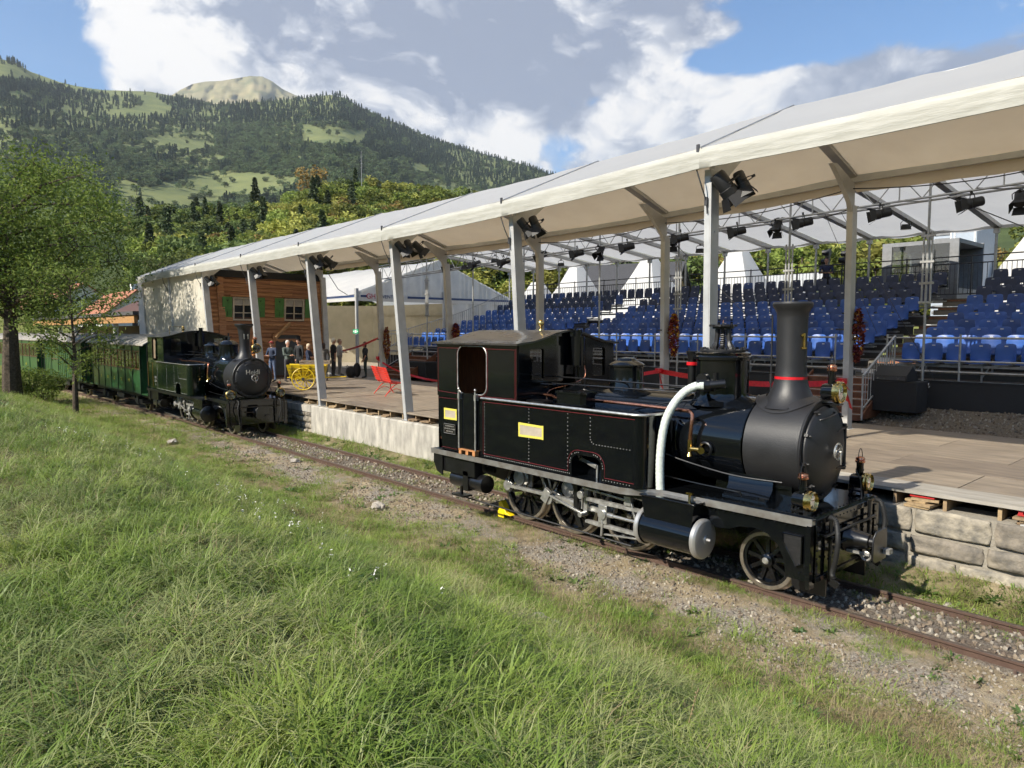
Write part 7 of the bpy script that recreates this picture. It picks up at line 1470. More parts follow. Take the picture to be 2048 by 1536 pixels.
# ================================================================== CARRIAGES
M_cg = mat('carriage_green', (.026, .092, .032), .32, col2=(.018, .066, .024), scale=3, coat=.3); M_cgd = mat('carriage_trim_green', (.02, .045, .025), .4); M_crf = mat('carriage_roof', (.36, .33, .28), .7, col2=(.26, .24, .21), scale=3); M_cw = mat('carriage_window_wood', (.16, .055, .03), .4, var=.2); M_yel = mat('yellow_lettering', (.70, .60, .05), .5, var=0)
def carriage(xf, L, van, lab):
    xc = xf-L/2; yc = track_y(xc); ang = math.atan2(track_y(xf)-track_y(xf-L), L); e = empty('railway_carriage', (xc, yc-.02, 0), ang, lab, 'railway carriage', 'green carriages behind the far engine'); hw = 1.12; z0, z1 = .78, 2.72; pl = .75 if not van else .5
    bx0, bx1 = -L/2+pl, L/2-pl; n = 7 if not van else 5; pw = (bx1-bx0)/n
    q = MB(); q.bx((bx0, -hw, z0), (bx1, hw, 1.72 if not van else z1)); q.bx((bx0, -hw, 2.5), (bx1, hw, z1)); q.build('body', M_cg, e)
    if not van:
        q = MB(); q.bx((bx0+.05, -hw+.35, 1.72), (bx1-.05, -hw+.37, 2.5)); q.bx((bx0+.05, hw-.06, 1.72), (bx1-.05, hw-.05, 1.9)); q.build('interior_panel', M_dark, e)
    for i in range(n+1):
        x = bx0+pw*i; q = MB(); 
        for s in (-1, 1): q.bx((x-.035, s*(hw-.01), z0), (x+.035, s*(hw+.022), z1))
        q.build('pillar', M_cgd, e)
    q = MB()
    for s in (-1, 1):
        for z in (z0+.03, 1.72, 2.5): q.bx((bx0, s*hw, z-.02), (bx1, s*(hw+.012), z+.02))
    q.build('moulding', M_cgd, e)
    for i in range(n):
        x = bx0+pw*(i+.5)
        if van and i not in (1,): 
            q = MB()
            for k in range(1, 4): q.bx((x-pw/2+k*pw/4-.008, -hw-.012, z0), (x-pw/2+k*pw/4+.008, -hw, z1))
            q.build('board_joint', M_cgd, e); continue
        w = empty('window', (x, -hw, 2.11)); w.parent = e; q = MB(); a = pw/2-.07
        for s in (-1, 1): q.bx((s*a-.03, -.01, -.38), (s*a+.03, .03, .38)); q.bx((-a+.03, -.01, s*.36-.02), (a-.03, .028, s*.36+.02))
        q.bx((-.02, -.01, -.34), (.02, .025, .34)); q.build('window_frame', M_cw, w); MB().bx((-a, .004, -.36), (a, .008, .36)).build('pane', M_glass, w)
    q = MB(); K = 12; prof = [(-hw-.1+2*(hw+.1)*k/K, z1+.02+.36*math.sin(pi*k/K)**.8) for k in range(K+1)]; q.prism(prof+[(y, z-.05) for y, z in prof[::-1]], L, (-L/2, 0, 0), (0, 1, 0), (0, 0, 1)); ro = q.build('roof', M_crf, e, fix=True, ang=50)
    q = MB(); x = -L/2+.3
    while x < L/2: q.tube([(x, y, z+.008) for y, z in prof], .012, 4); x += .62
    q.build('roof_seam', M_crf, ro)
    for s in (-1, 1):
        q = MB(); xe = s*L/2; q.bx((xe-s*pl, -hw+.02, z0-.02), (xe, hw-.02, z0+.03)); q.bx((xe-s*.03, -.95, z0+.03), (xe, .95, 1.65)); q.bx((xe-s*(pl+.02), -hw+.04, z0), (xe-s*(pl-.01), hw-.04, z1)); q.build('end_platform', M_cg, e)
        q = MB()
        for y in (-hw+.06, -.45, .45, hw-.06): q.cyl((xe-s*.03, y, z0), (xe-s*.03, y, z1), .022, n=6)
        q.tube([(xe-s*.03, -hw+.06, 1.67), (xe-s*.03, hw-.06, 1.67)], .02, 6); q.bx((xe-s*.5, -hw-.06, .42), (xe-s*.05, -hw+.2, .45)); q.build('platform_rail', M_black, e)
        pr = [(y, z) for y, z in prof]; q = MB(); q.prism(pr+[(hw, z1), (-hw, z1)], .03, (xe-s*.05, 0, -.03), (0, 1, 0), (0, 0, 1)); q.build('end_fascia', M_cgd, e, fix=True)
    q = MB()
    for s in (-1, 1): q.bx((-L/2+.1, s*.75-.05, .58), (L/2-.1, s*.75+.05, .8))
    for x in (-L*.28, L*.28): q.bx((x-.5, -.9, .32), (x+.5, .9, .5)); q.bx((x-.12, -.95, .3), (x+.12, .95, .62))
    q.cyl((-1, -.5, .45), (1, -.5, .45), .14, n=10); q.bx((-.6, -.9, .4), (.4, -.6, .6)); q.build('underframe', M_under, e)
    for x in (-L*.28, L*.28):
        for s in (-1, 1): wheel(e, x, s*.555, .37, s, 8, 'wheel', False)
    if not van:
        for i, s_ in enumerate(('1', '11', 'C', '21', '1 K', '')): 
            if s_: text('lettering', s_, (bx0+pw*(i+.5)+pw, -hw-.014, 1.25), (pi/2, 0, 0), .2, M_yel, e, .002)
carriage(-29.75, 8.8, False, 'green panelled passenger carriage coupled directly behind the far engine'); carriage(-39.3, 8.6, True, 'green boarded van between the two passenger carriages, half hidden by the young tree'); carriage(-48.6, 13.5, False, 'last green passenger carriage, beside the big tree trunk at the left')
# ================================================================== GARLANDS, RIBBONS, BENCHES, CART
def garlands():
    gm = [mat('autumn_leaf_%d' % i, c, .7, col2=c2, objrand=.3) for i, (c, c2) in enumerate((((.16, .012, .012), (.07, .006, .008)), ((.30, .07, .01), (.2, .03, .01)), ((.55, .30, .02), (.35, .16, .02))))]
    for i, (x, y, zt, zb, lab) in enumerate(((-6.88, 15.95, 3.75, 2.6, 'dark red and yellow leaf garland strapped to the tall post right of the chimney'), (-11.7, 15.95, 3.72, 2.6, 'red leaf garland strapped to the slim post behind the near engine boiler'), (-21.4, 15.95, 3.55, 2.7, 'red garland on the post just behind the near engine cab roof'), (-26.2, 15.95, 3.4, 2.1, 'orange brown leaf garland on the back post by the standing woman'))):
        e = empty('leaf_garland', (x+.16, y+.14, 0), 0, lab, 'garland', 'leaf garlands on the rear posts'); rs = np.random.RandomState(i); n = 420; v = rs.rand(n); rad = .16*np.sin(pi*np.clip(v, .03, .97))**.5; a = rs.rand(n)*2*pi
        P = np.stack([rad*np.cos(a)*rs.rand(n)**.5+.12, rad*np.sin(a)*rs.rand(n)**.5, zb+(zt-zb)*v], 1); inst('garland_leaves', leaf_mesh('garland_leaves', P, .13*np.ones(n), gm, mis=rs.choice(3, n, p=[.62, .23, .15] if i < 3 else [.2, .5, .3]), flat=1.), (0, 0, 0), parent=e)
        q = MB(); q.box((-.16, -.14, lerp(zb, zt, .62)), (.155, .262, .04)); q.build('strap', M_dark, e)
garlands()
def ribbons():
    def band(P, w, lab, knot=None, ends=()):
        e = empty('red_ribbon', P[0], 0, lab, 'ribbon', 'red ribbons strung between the rear posts'); O = Vector(P[0]); q = MB(); pts = []
        for a, b in zip(P[:-1], P[1:]):
            a = Vector(a); b = Vector(b)
            for k in range(8): u = k/8; p = a.lerp(b, u); p.z -= .16*math.sin(pi*u)*min(1, (b-a).length/4); pts.append(p)
        pts.append(Vector(P[-1])); vs = []
        for i, p in enumerate(pts): tw = .3*math.sin(i*.8); vs += [p-O+Vector((0, .03*tw, w/2)), p-O-Vector((0, .03*tw, w/2))]
        q.add(vs, [(2*i, 2*i+1, 2*i+3, 2*i+2) for i in range(len(pts)-1)]); q.build('band', M_redrib, e, ang=180)
        if knot:
            x, y, z = knot; k = MB(); k.box(Vector((x, y, z))-O, (.145, .252, .13)); k.build('wrap', M_redrib, e)
            k = MB(); 
            for dx, dz, l in ((.12, -.05, .45), (.20, -.02, .6), (.15, .02, .2)): k.add([Vector((x+.07, y-.13, z+.02))-O, Vector((x+.09, y-.15, z-.04))-O, Vector((x+dx+.10, y-.17, z-l))-O, Vector((x+dx+.02, y-.15, z-l+.04))-O], [(0, 1, 2, 3)])
            k.sph(Vector((x+.08, y-.13, z))-O, .05, 8, 6); k.build('bow', M_redrib, e)
    A = (-6.75, 15.8, 2.18); B = (-11.65, 15.8, 2.2); C = (-16.6, 15.8, 2.12); D = (-26.3, 15.8, 2.1)
    band([(-6.75, 15.82, 2.14), (-11.62, 15.82, 2.18)], .13, 'red ribbon hanging from the tall garlanded post to the slim one behind the chimney', A)
    band([(-11.7, 15.8, 2.18), (-16.5, 15.8, 1.8)], .10, 'red ribbon sagging left from the slim post behind the near engine', B)
    band([(-26.3, 15.8, 2.1), (-24.6, 16.2, 1.5), (-22.3, 17.2, 1.25), (-20.8, 17.6, 1.5)], .08, 'red ribbon looping from the back post down past the red bench', (-26.3, 15.95, 2.12))
    band([(-34.5, 17.8, 2.15), (-26.4, 15.95, 2.95)], .09, 'red ribbon rising from the marquee corner to the garlanded post')
ribbons()
def bench(x, y, rz, lab):
    e = empty('park_bench', (x, y, 1.123), rz, lab, 'bench', 'red park benches on the floor'); m = mat('red_bench_paint', (.70, .03, .015), .4, var=.05); L = 1.7
    sl = MB().box((0, 0, 0), (L, .05, .02)).mesh('slat', m)
    for k in range(5): inst('slat', sl, (0, -.18+.085*k, .44+.012*math.sin(k)), parent=e)
    for k in range(7): t = k/6; inst('slat', sl, (0, .24+.16*t, .5+.42*t), (1.2, 0, 0), parent=e)
    for s in (-.62, .62):
        q = MB(); q.tube(spline([(s, -.32, 0), (s, -.22, .16), (s, -.2, .34), (s, -.18, .42), (s, .18, .42), (s, .26, .56), (s, .42, .96)], 5), .016, 6); q.tube(spline([(s, .38, 0), (s, .26, .14), (s, .12, .3), (s, -.04, .40)], 5), .014, 6); q.tube(spline([(s, -.24, .12), (s, 0, .24), (s, .30, .10)], 4), .010, 6); q.build('leg', m, e)
    return e
bench(-20.6, 12.9, -.25+pi, 'red slatted park bench on the wooden floor in front of the front post'); bench(-20.2, 15.9, .3, 'red slatted bench half hidden behind the near engine cab')
def cart():
    e = empty('handcart', (-24.45, 11.75, 1.12), 1.0, 'bright yellow two-wheeled wooden handcart loaded with crates', 'handcart'); m = mat('yellow_cart_paint', (.78, .56, .015), .45, var=.08, scale=8)
    for s in (-1, 1):
        w = empty('cart_wheel', (-.1, s*.62, .56)); w.parent = e; q = MB(); q.ring((0, 0, 0), (0, 1, 0), .53, .026, 36, 6); q.build('rim', m, w); q = MB()
        for k in range(12): a = k*pi/6; q.beam((math.cos(a)*.05, 0, math.sin(a)*.05), (math.cos(a)*.52, 0, math.sin(a)*.52), .03, .025)
        q.build('spokes', m, w); MB().cyl((0, -.09, 0), (0, .09, 0), .075, n=14).build('hub', M_dark, w)
    q = MB()
    for s in (-1, 1): q.add([(-.75, s*.42, .60), (.85, s*.42, .60), (.98, s*.58, 1.20), (-.9, s*.58, 1.26), (-.75, s*.39, .60), (.85, s*.39, .60), (.98, s*.55, 1.20), (-.9, s*.55, 1.26)], [(0, 1, 2, 3), (7, 6, 5, 4), (0, 4, 5, 1), (1, 5, 6, 2), (2, 6, 7, 3), (3, 7, 4, 0)])
    q.bx((-.75, -.42, .58), (.85, .42, .60)); q.build('side_panel', m, e, fix=True)
    q = MB(); q.add([(.85, -.42, .60), (.85, .42, .60), (.98, .58, 1.20), (.98, -.58, 1.20), (.82, -.42, .60), (.82, .42, .60), (.95, .58, 1.20), (.95, -.58, 1.20)], [(0, 1, 2, 3), (7, 6, 5, 4), (0, 4, 5, 1), (1, 5, 6, 2), (2, 6, 7, 3), (3, 7, 4, 0)]); q.build('tailboard', m, e, fix=True)
    q = MB()
    for s in (-1, 1):
        y = s*.56
        for x in (-.6, -.2, .2, .6, .84): q.beam((x, s*.435, .60), (x*1.08, s*.595, 1.22), .03, .012, up=(1, 0, 0))
        for f in (.25, .5, .75): q.beam((-.8, s*lerp(.435, .595, f), .60+.63*f), (.9, s*lerp(.435, .595, f), .60+.61*f), .014, .014)
    q.build('black_lines', M_dark, e)
    q = MB(); q.tube([(-.8, .3, .58), (1.0, .3, .58), (1.9, .12, .62)], .025, 6); q.tube([(-.9, -.3, .62), (1.0, -.3, .60), (1.9, -.12, .62)], .025, 6); q.cyl((1.9, -.3, .62), (1.9, .3, .62), .02, n=8); q.cyl((-.1, -.62, .56), (-.1, .62, .56), .03, n=8); q.build('drawbar', m, e)
    q = MB(); q.tube([(.8, -.25, .6), (.95, 0, 0), (.8, .25, .6)], .015, 5); q.build('prop_stand', M_dark, e)
    e.scale = (.74, .74, .74)
    c = empty('wooden_crate', (-24.25, 12.0, 1.12+.93), 1.0, 'long low wooden crate lying on top of the yellow handcart', 'crate'); mm = mat('grey_brown_wood', (.30, .24, .18), .8, var=.2)
    for s in (-1, 1):
        for z in (.03, .12): MB().box((0, s*.3, z), (1.5, .02, .055)).build('slat', mm, c)
        MB().box((s*.75, 0, .075), (.02, .6, .15)).build('end_board', mm, c)
    MB().box((0, 0, .0), (1.48, .58, .015)).build('base', mm, c); c.scale = (.72, .72, .9)
cart()
def speakers():
    p = at_z(1828, 812, 1.42); e = empty('speaker_plinth', (-6.45, 18.1, 1.38), 0, 'black cloth covered box standing on the gravel in front of the stand', 'covered box'); m = MATS['black_skirt_cloth']; q = MB(); q.bx((-.55, -.35, 0), (.55, .35, .72)); q.build('cloth_cover', m, e, bevel=.02); MB().ring((.58, .3, .62), (1, 0, 0), .05, .012, 14, 6).build('ring_handle', M_steel, e)
    e = empty('stage_monitor', (-6.5, 18.05, 2.10), -.1, 'black wedge loudspeaker lying on the cloth covered box', 'loudspeaker'); q = MB(); q.prism([(-.28, 0), (.30, 0), (.30, .12), (.02, .36), (-.28, .13)], .8, (-.4, 0, 0), (0, 1, 0), (0, 0, 1)); q.build('cabinet', mat('black_speaker', (.015, .015, .017), .55), e, bevel=.01, fix=True); q = MB()
    for x in (-.25, -.1, .22): q.cyl((x, -.30, .06), (x, -.285, .06), .018, n=8)
    q.build('socket', M_steel, e); MB().box((0, -.285, .07), (.74, .012, .08)).build('input_panel', M_dark, e)
    e = empty('black_case', (-27.9, 17.9, 1.04), 0, 'black cloth wrapped box beside the left wooden steps', 'covered box'); MB().bx((0, 0, 0), (2.2, .8, .85)).build('cloth_cover', m, e, bevel=.02)
    pf_ = at_z(645, 750, 1.12); e = empty('flower_pot', (pf_.x, pf_.y, 1.12), 0, 'tall dark pot of orange autumn flowers behind the front post', 'flower pot'); MB().lathe([(.14, 0), (.2, .35), (.18, .5)], (0, 0, 0), (0, 0, 1), n=14).build('pot', M_dark, e); rs = np.random.RandomState(4); P = rs.normal(size=(500, 3))*(.17, .17, .14)+(0, 0, .72); inst('flowers', leaf_mesh('flowers', P, .07*np.ones(500), [mat('orange_petals', (.62, .26, .02), .6), mat('flower_leaves', (.07, .12, .03), .7)], mis=rs.choice(2, 500, p=[.6, .4]), flat=1), (0, 0, 0), parent=e)
speakers()
# ================================================================== PEOPLE
def person(x, y, z, h, rz, top, leg, hair, skin, lab, pose='stand', sleeves='long', hat=None, female=False, shoe=(.02, .02, .02)):
    s = h/1.76; B = []      # bones: start, end, r0, r1, material
    sp = .11 if pose != 'lean' else .14; sh = .20 if not female else .175
    arms = {'stand': ((.03, -.05), (.0, -.02)), 'hips': ((.10, .02), (-.06, -.10)), 'hold': ((.0, -.14), (-.16, -.22)), 'cross': ((.02, -.10), (-.2, -.16)), 'lean': ((.05, -.04), (.04, -.06)), 'wide': ((.14, 0), (.16, -.06))}[pose]
    for i, sd in enumerate((-1, 1)):
        hip = Vector((sd*.09, 0, .92)); kn = Vector((sd*(sp+.0), -.02+(.03 if i else 0), .50)); an = Vector((sd*(sp+.01), .03, .09)); toe = Vector((sd*(sp+.04), -.16, .045))
        B += [(hip, kn, .088, .062, 1), (kn, an, .060, .042, 1), (an, toe, .045, .038, 3)]
        S0 = Vector((sd*sh, 0, 1.42)); E = Vector((sd*(sh+.05+arms[0][0]), arms[0][1]+.03, 1.15)); a1 = arms[1]; Wr = Vector((sd*(sh+.04+a1[0]), a1[1], .90)) if pose not in ('hold', 'cross') else Vector((sd*(sh+a1[0]), -.26, 1.14))
        B += [(S0, E, .056, .044, 0), (E, Wr, .042, .030, 0 if sleeves == 'long' else 2)]
        d = (Wr-E).normalized(); B.append((Wr, Wr+d*.08, .030, .026, 2)); B.append(('hand', Wr+d*.07, d, sd, 2))
    wst = .115 if female else .135
    B += [(Vector((0, 0, .93)), Vector((0, 0, 1.12)), .135, wst, 0 if not False else 1), (Vector((0, 0, 1.12)), Vector((0, 0, 1.34)), wst, .15, 0), (Vector((-sh+.05, 0, 1.40)), Vector((sh-.05, 0, 1.40)), .085, .085, 0), (Vector((0, 0, 1.42)), Vector((0, -.01, 1.55)), .055, .05, 2)]
    hd = Vector((0, -.02, 1.645))
    q = MB()
    for b in B:
        if b[0] == 'hand': continue
        a, c, r0, r1 = Vector(b[0])*s, Vector(b[1])*s, b[2]*s, b[3]*s; q.tube([a, a.lerp(c, .5), c], [r0, (r0+r1)/2, r1], 8); q.sph(a, r0, 8, 6); q.sph(c, r1, 8, 6)
    q.sph(hd*s, .098*s, 12, 10, sc=(.80, .98, 1.18)); q.sph((hd+Vector((0, -.105, -.015)))*s, .020*s, 6, 5); q.sph((hd+Vector((0, -.05, -.085)))*s, .045*s, 8, 6)
    for sd in (-1, 1): q.sph((hd+Vector((sd*.082, .01, -.01)))*s, .022*s, 6, 5, sc=(.5, 1, 1.3))
    tmp = q.build('tmp', [M_dark], fix=True); md = tmp.modifiers.new('r', 'REMESH'); md.mode = 'VOXEL'; md.voxel_size = .022*s; m2 = tmp.modifiers.new('s', 'SMOOTH'); m2.iterations = 3; m2.factor = .5
    dg = bpy.context.evaluated_depsgraph_get(); me = bpy.data.meshes.new_from_object(tmp.evaluated_get(dg)); bpy.data.objects.remove(tmp)
    me.name = 'body'; me.materials.clear(); nm = lambda n, c, r=.8: mat('%s_%d' % (n, int(sum(v*(i+1)*997 for i, v in enumerate(c)))), c, r, var=.12, scale=9)
    for m in (nm('cloth_top', top), nm('cloth_legs', leg), nm('skin', skin, .5), nm('shoe', shoe, .4), nm('hair', hair, .7)): me.materials.append(m)
    seg = [(Vector(b[0])*s, Vector(b[1])*s, b[2], b[4]) for b in B if b[0] != 'hand']+[(hd*s, (hd+Vector((0, 0, .01)))*s, .10, 2)]
    A = np.array([a[:] for a, _, _, _ in seg]); Bq = np.array([b[:] for _, b, _, _ in seg]); Rr = np.array([r for _, _, r, _ in seg])*s; Mt = np.array([m for *_, m in seg])
    C = np.zeros(len(me.polygons)*3, dtype=np.float32); me.polygons.foreach_get('center', C); C = C.reshape(-1, 1, 3); d = Bq-A; L2 = (d*d).sum(1)+1e-9; t = np.clip(((C-A)*d).sum(2)/L2, 0, 1); D = np.linalg.norm(C-(A+t[..., None]*d), axis=2)-Rr
    mi = Mt[D.argmin(1)]; zz = C[:, 0, 2]/s; mi[(mi == 0) & (zz < .97) & (np.abs(C[:, 0, 0]) < .17*s) & (zz > .6)] = 1
    me.polygons.foreach_set('material_index', mi.astype(np.int32)); me.polygons.foreach_set('use_smooth', [True]*len(me.polygons)); me.update()
    o = bpy.data.objects.new('person', me); COL.objects.link(o); o.location = (x, y, z); o.rotation_euler = (0, 0, rz); tag(o, lab, 'person'); S_ = me.materials[2]
    for b in B:
        if b[0] != 'hand': continue
        _, p, dr, sd, _ = b; q = MB(); sx = Vector((0, 1, 0)).cross(dr).normalized() if abs(dr.y) < .9 else Vector((1, 0, 0)); sy = dr.cross(sx)
        q.sph((p+dr*.02)*s, .034*s, 8, 6, sc=(.6, 1, 1.2))
        for k in range(4): a = p+dr*.045+sy*(.021-.014*k); L = (.062, .072, .068, .052)[k]; q.tube([a*s, (a+dr*L*.5+sx*.004)*s, (a+dr*L*.85-sx*sd*.014)*s], [.0085*s, .0078*s, .006*s], 5)
        a = p+sy*.028; q.tube([a*s, (a+sy*.022+dr*.03)*s, (a+sy*.026+dr*.058)*s], [.010*s, .009*s, .007*s], 5); q.build('hand', S_, o)
    q = MB(); q.sph((hd+Vector((0, .014, .025)))*s, .104*s, 12, 8, sc=(.84, .98, 1.08)); 
    if female: q.sph((hd+Vector((0, .045, -.06)))*s, .085*s, 10, 8, sc=(.95, .7, 1.25))
    hm = q.mesh('hair', me.materials[4]); bm = bmesh.new(); bm.from_mesh(hm); bmesh.ops.delete(bm, geom=[v for v in bm.verts if v.co.y < (hd.y-.052)*s and v.co.z < (hd.z+.055)*s], context='VERTS'); bm.to_mesh(hm); bm.free(); inst('hair', hm, (0, 0, 0), parent=o)
    q = MB()
    for sd in (-1, 1): q.sph((hd+Vector((sd*.032, -.088, .012)))*s, .010*s, 6, 4)
    q.box((hd+Vector((0, -.088, -.052)))*s, (.04*s, .01*s, .006*s)); q.build('face_features', M_dark, o)
    if hat:
        q = MB()
        if hat == 'tophat': q.lathe([(.15, 0), (.15, .012), (.085, .016), (.082, .13), (.086, .15), (0, .15)], (hd+Vector((0, 0, .075)))*s, (0, 0, 1), n=16)
        else: q.sph((hd+Vector((0, 0, .04)))*s, .10*s, 12, 6, sc=(.92, 1.02, .85)); q.box((hd+Vector((0, -.12, .055)))*s, (.13*s, .09*s, .012))
        q.build('hat', mat('hat_'+hat, (.012, .012, .014) if hat == 'tophat' else (.28, .03, .03), .7), o)
    return o
sk = (.55, .30, .20); dk = (.018, .02, .024)
person(-30.0, 15.75, 1.10, 1.82, pi-.25, (.012, .012, .014), (.02, .02, .022), (.75, .70, .60), sk, 'blond man in black polo shirt and black trousers seen from behind', 'stand', 'short')
person(-31.0, 16.6, 1.10, 1.76, pi*.9, (.45, .45, .44), (.25, .24, .22), (.3, .2, .15), sk, 'man in a pale grey shirt mostly hidden behind the man in the black polo', 'cross', 'short')
person(-28.6, 16.6, 1.10, 1.66, -.5, (.012, .012, .014), (.015, .028, .026), (.12, .05, .03), sk, 'long-haired woman in black top and dark trousers, hands at her hips, by the marquee post', 'hips', 'short', female=True)
person(-29.1, 12.45, 1.10, 1.74, -.1+.5, (.03, .045, .09), (.10, .14, .24), (.2, .1, .06), sk, 'person in a red cap, scarf and navy jumper with blue jeans beside the wooden figure', 'cross', 'long', 'cap')
person(-28.7, 12.95, 1.10, 1.76, pi*.55, (.10, .13, .12), (.05, .05, .06), (.5, .5, .5), sk, 'grey-haired man in a grey-green jacket standing behind the yellow cart', 'hold')
person(-29.3, 13.75, 1.10, 1.84, -.2+.4, dk, dk, (.03, .02, .02), sk, 'person in a black top hat and dark suit with white collar', 'stand', 'long', 'tophat')
person(-28.0, 13.55, 1.10, 1.62, pi*.75, (.02, .03, .07), (.08, .08, .09), (.55, .45, .33), sk, 'blonde woman in a navy sleeveless vest and white sleeves, seen from behind', 'hold', 'short', female=True)
person(-28.2, 14.35, 1.10, 1.64, -1.9, (.10, .095, .09), (.04, .04, .04), (.05, .025, .02), sk, 'dark-haired woman in a grey cardigan at the right of the group behind the cart', 'stand', female=True)
p = at_y(1652, 560, 28.7); person(p.x, 28.7, 4.45, 1.75, .4, (.035, .045, .11), (.03, .03, .04), (.04, .03, .02), sk, 'dark-haired man in a navy t-shirt standing behind the top rail of the stand', 'hold', 'short')
e = empty('backpack', (-29.2, 16.2, 1.10), .3, 'black backpack and bags on the ground beside the woman in black', 'bag'); q = MB(); q.sph((0, 0, .27), .28, 12, 8, sc=(1, .7, 1)); q.sph((.28, .1, .38), .26, 12, 8, sc=(.6, .8, 1.3)); q.build('bag_body', mat('black_nylon', (.012, .012, .014), .7, bump=.5, bscale=9), e); MB().tube(spline([(-.1, -.15, .45), (0, -.25, .6), (.1, -.15, .45)], 4), .012, 5).build('bag_strap', M_dark, e)
e = empty('floor_lamp_head', (-29.6, 15.3, 1.12), 0, 'small round silver lantern lying on the floor by the man in black', 'lantern'); MB().lathe([(.05, 0), (.13, .06), (.14, .18), (.08, .26), (0, .27)], (0, 0, 0), (0, 0, 1), n=14).build('shell', M_steel, e); MB().tube([(-.1, 0, .1), (-.5, .1, .06)], .02, 6).build('yellow_handle', M_yel, e)
# four black lamps on stands on the stand's rear platform
for i, (px, py, l) in enumerate(((1652, 505, 'black lamp head on the rear platform, upper left of the four'), (1690, 507, 'black lamp head on the rear platform, upper right of the four'), (1650, 523, 'large black lamp head beside the man at the rear rail'), (1685, 520, 'black lamp head on the rear platform, lower right of the four'))):
    p = at_y(px, py, 28.9); e = empty('standing_spotlight', (p.x, 28.9, 4.4), 0, l, 'stage light', 'lamps on the rear platform'); q = MB(); z = p.z-4.4; q.lathe([(.10, 0), (.12, .15), (.20, .3)], (-.15, 0, z), (1, .2, -.1), n=8); q.build('housing', mat('black_lamp_housing', (.01, .01, .011)), e, fix=True); MB().cyl((0, 0, 0), (0, 0, z), .02, n=6).build('stand_pole', M_dark, e)
# ================================================================== NEAR TREES AND SHRUBS
def leafy_tree(loc, H, R, nl, ls, ml, lab, seed, trunk_r, fork, crown_z0, branch_n=26, name='broadleaf_tree', squash=1., fill=.9):
    rnd = random.Random(seed); rs = np.random.RandomState(seed); e = empty(name, loc, 0, lab, 'tree'); q = MB(); tips = []
    tp = [(0, 0, -.3), (.02*H, 0, H*.18), (-.01*H, .01*H, H*.4), (.01*H, 0, H*.62), (0, 0, H*.9)]; q.tube(spline(tp, 5), [trunk_r*(1.25-1.2*i/20) for i in range(21)], 10)
    br = MB()
    for i in range(branch_n):
        z0 = lerp(fork, .85, (i+.5)/branch_n)*H; a = i*2.399+rnd.uniform(-.4, .4); u = (z0/H-crown_z0)/(1-crown_z0); rr = R*(math.sin(pi*min(1, max(.05, u*.85+.12)))**.6)*rnd.uniform(.75, 1.1); up = H*rnd.uniform(.05, .2)
        p0 = Vector((0, 0, z0)); p3 = Vector((math.cos(a)*rr, math.sin(a)*rr*squash, z0+up)); p1 = p0.lerp(p3, .35)+Vector((0, 0, up*.2)); p2 = p0.lerp(p3, .7)+Vector((rnd.uniform(-.1, .1)*R, rnd.uniform(-.1, .1)*R, up*.1)); P = spline([p0, p1, p2, p3], 4); r0 = trunk_r*.38*(1-.5*z0/H)
        br.tube(P, [r0*(1-.85*k/(len(P)-1)) for k in range(len(P))], 6); 
        for k in range(7):
            b = P[rnd.randint(4, len(P)-1)]; d = Vector((rnd.gauss(0, 1), rnd.gauss(0, 1), rnd.gauss(.2, .8))).normalized()*R*rnd.uniform(.12, .34); br.tube([b, b+d*.6, b+d+Vector((0, 0, -.04*R))], [r0*.25, r0*.15, .004], 4, caps=False); tips.append((b+d*.4, b+d))
    q.build('trunk', M_trunk, e); br.build('branches', M_trunk, e)
    P = []
    per = nl//len(tips)
    for a, b in tips:
        c = np.array(b); w = rs.normal(size=(per, 3))*np.array((R*.085, R*.085, R*.065)); t = rs.rand(per, 1); P.append(np.array(a)*(1-t)+c*t+w-np.array([[0, 0, R*.03]])*rs.rand(per, 1))
    P = np.concatenate(P); inst('crown', leaf_mesh('crown', P, ls*(.7+.6*rs.rand(len(P))), ml, mis=rs.choice(len(ml), len(P)), seed=seed, flat=.8), (0, 0, 0), parent=e); return e
LT = [leafmat('tree_leaf_a', (.17, .235, .05), (.10, .155, .03), .0, .4, 1.5), leafmat('tree_leaf_b', (.23, .29, .06), (.14, .19, .04), .0, .4, 1.5)]
LY = [leafmat('young_leaf_a', (.18, .25, .05), (.11, .16, .035), .0, .4, 2), leafmat('young_leaf_b', (.24, .30, .07), (.15, .20, .045), .0, .4, 2)]
leafy_tree((-38.2, 4.4, .2), 10.6, 5.3, 40000, .16, LT, 'big dense green tree with a dark trunk filling the left edge of the picture', 5, .34, .30, .24, 36)
leafy_tree((-32.3, 5.75, .0), 6.3, 1.9, 5000, .13, LY, 'young slender tree with light green leaves in front of the carriages', 9, .10, .22, .15, 26, 'young_tree')
leafy_tree((-98., 27., .3), 13., 5.2, 9000, .3, [L_sun3], 'dark garden tree between the tiled houses and the canopy', 12, .3, .2, .15, 22)
leafy_tree((-110., 17., .3), 11., 5., 7000, .3, [L_sun3], 'tall dark tree behind the carriages at the far left', 14, .3, .2, .15, 22)
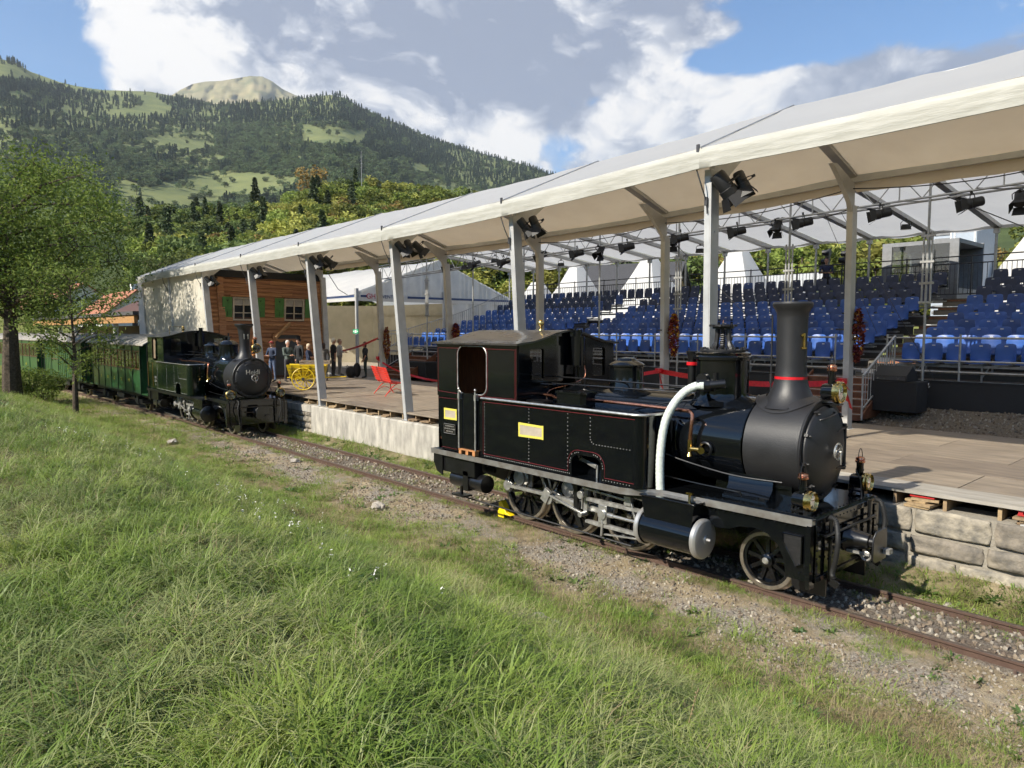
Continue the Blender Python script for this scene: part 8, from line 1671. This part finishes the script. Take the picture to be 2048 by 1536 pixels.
def shrub(loc, R, H, n, ls, ml, lab, seed):
    e = empty('shrub', loc, 0, lab, 'shrub'); rs = np.random.RandomState(seed); q = MB()
    for i in range(16): a = rs.rand()*6.28; r = R*rs.rand(); q.tube([(0, 0, 0), (math.cos(a)*r*.5, math.sin(a)*r*.5, H*.5), (math.cos(a)*r, math.sin(a)*r, H*rs.uniform(.7, 1.05))], [.03, .018, .004], 5)
    q.build('stems', M_trunk, e); d = rs.normal(size=(n, 3)); d /= np.linalg.norm(d, axis=1)[:, None]; k = (.4+.65*rs.rand(n, 1)); P = d*k*np.array((R, R, H*.55))+np.array((0, 0, H*.52)); inst('foliage', leaf_mesh('foliage', P, ls*np.ones(n), ml, mis=rs.choice(len(ml), n), seed=seed), (0, 0, 0), parent=e)
shrub((-39.2, 5.2, .1), 1.5, 1.4, 4200, .12, LT, 'dark dense bush at the foot of the big tree on the left', 3); shrub((-37.4, 5.4, .0), .6, .7, 500, .12, LY, 'small lighter bush at the right side of the dark bush', 4)
# tall dry stalks and a ring of weeds in the foreground
for i, (px, py, h, lean, lab) in enumerate(((1605, 1370, .42, .05, 'tall dry stalk in the lawn at the lower right'), (1370, 1500, .34, .06, 'thin pale straw stalk at the bottom edge of the lawn'), (308, 885, .75, .12, 'dark leaning weed stalk at the lawn edge near the far engine'))):
    p = at_z(px, py, 0.)
    for _ in range(12): p = at_z(px, py, gz(p.x, p.y))
    q = MB(); q.tube(spline([(0, 0, 0), (lean*.4, 0, h*.5), (lean, .02, h)], 4), [.004]*5+[.003]*4, 5)
    for k in range(6): q.sph((lean*(.6+.07*k), 0, h*(.6+.07*k)), .006, 5, 4)
    o = q.build('dry_stalk', G3 if i < 2 else M_trunk); o.location = (p.x, p.y, gz(p.x, p.y)); tag(o, lab, 'plant')
# text curves become plain meshes
dg = bpy.context.evaluated_depsgraph_get()
for o in [o for o in bpy.data.objects if o.type == 'FONT']:
    me = bpy.data.meshes.new_from_object(o.evaluated_get(dg)); n = bpy.data.objects.new('lettering', me); COL.objects.link(n); n.parent = o.parent; n.location = o.location; n.rotation_euler = o.rotation_euler
    bpy.data.objects.remove(o)
for o in bpy.data.objects:
    if o.parent and o.name.split('.')[0] in ('wood_lining', 'purlin', 'rivets', 'door_clamp', 'bolt', 'black_lines', 'brake_gear', 'log_ends', 'brick_strip'): o['kind'] = 'stuff'
# ------------------------------------------------------------------ air
def haze():
    q = MB(); q.bx((-7600, -900, -2), (7600, 7600, 2400)); m = bpy.data.materials.new('air'); m.use_nodes = True; t = m.node_tree; t.nodes.remove(t.nodes['Principled BSDF'])
    v = t.nodes.new('ShaderNodeVolumePrincipled'); v.inputs['Color'].default_value = (.80, .88, 1, 1); v.inputs['Density'].default_value = HAZE; v.inputs['Anisotropy'].default_value = .2
    t.links.new(v.outputs[0], t.nodes['Material Output'].inputs['Volume']); o = q.build('haze', m, smooth=False); tag(o, kind='stuff')
HAZE = .00005
haze()
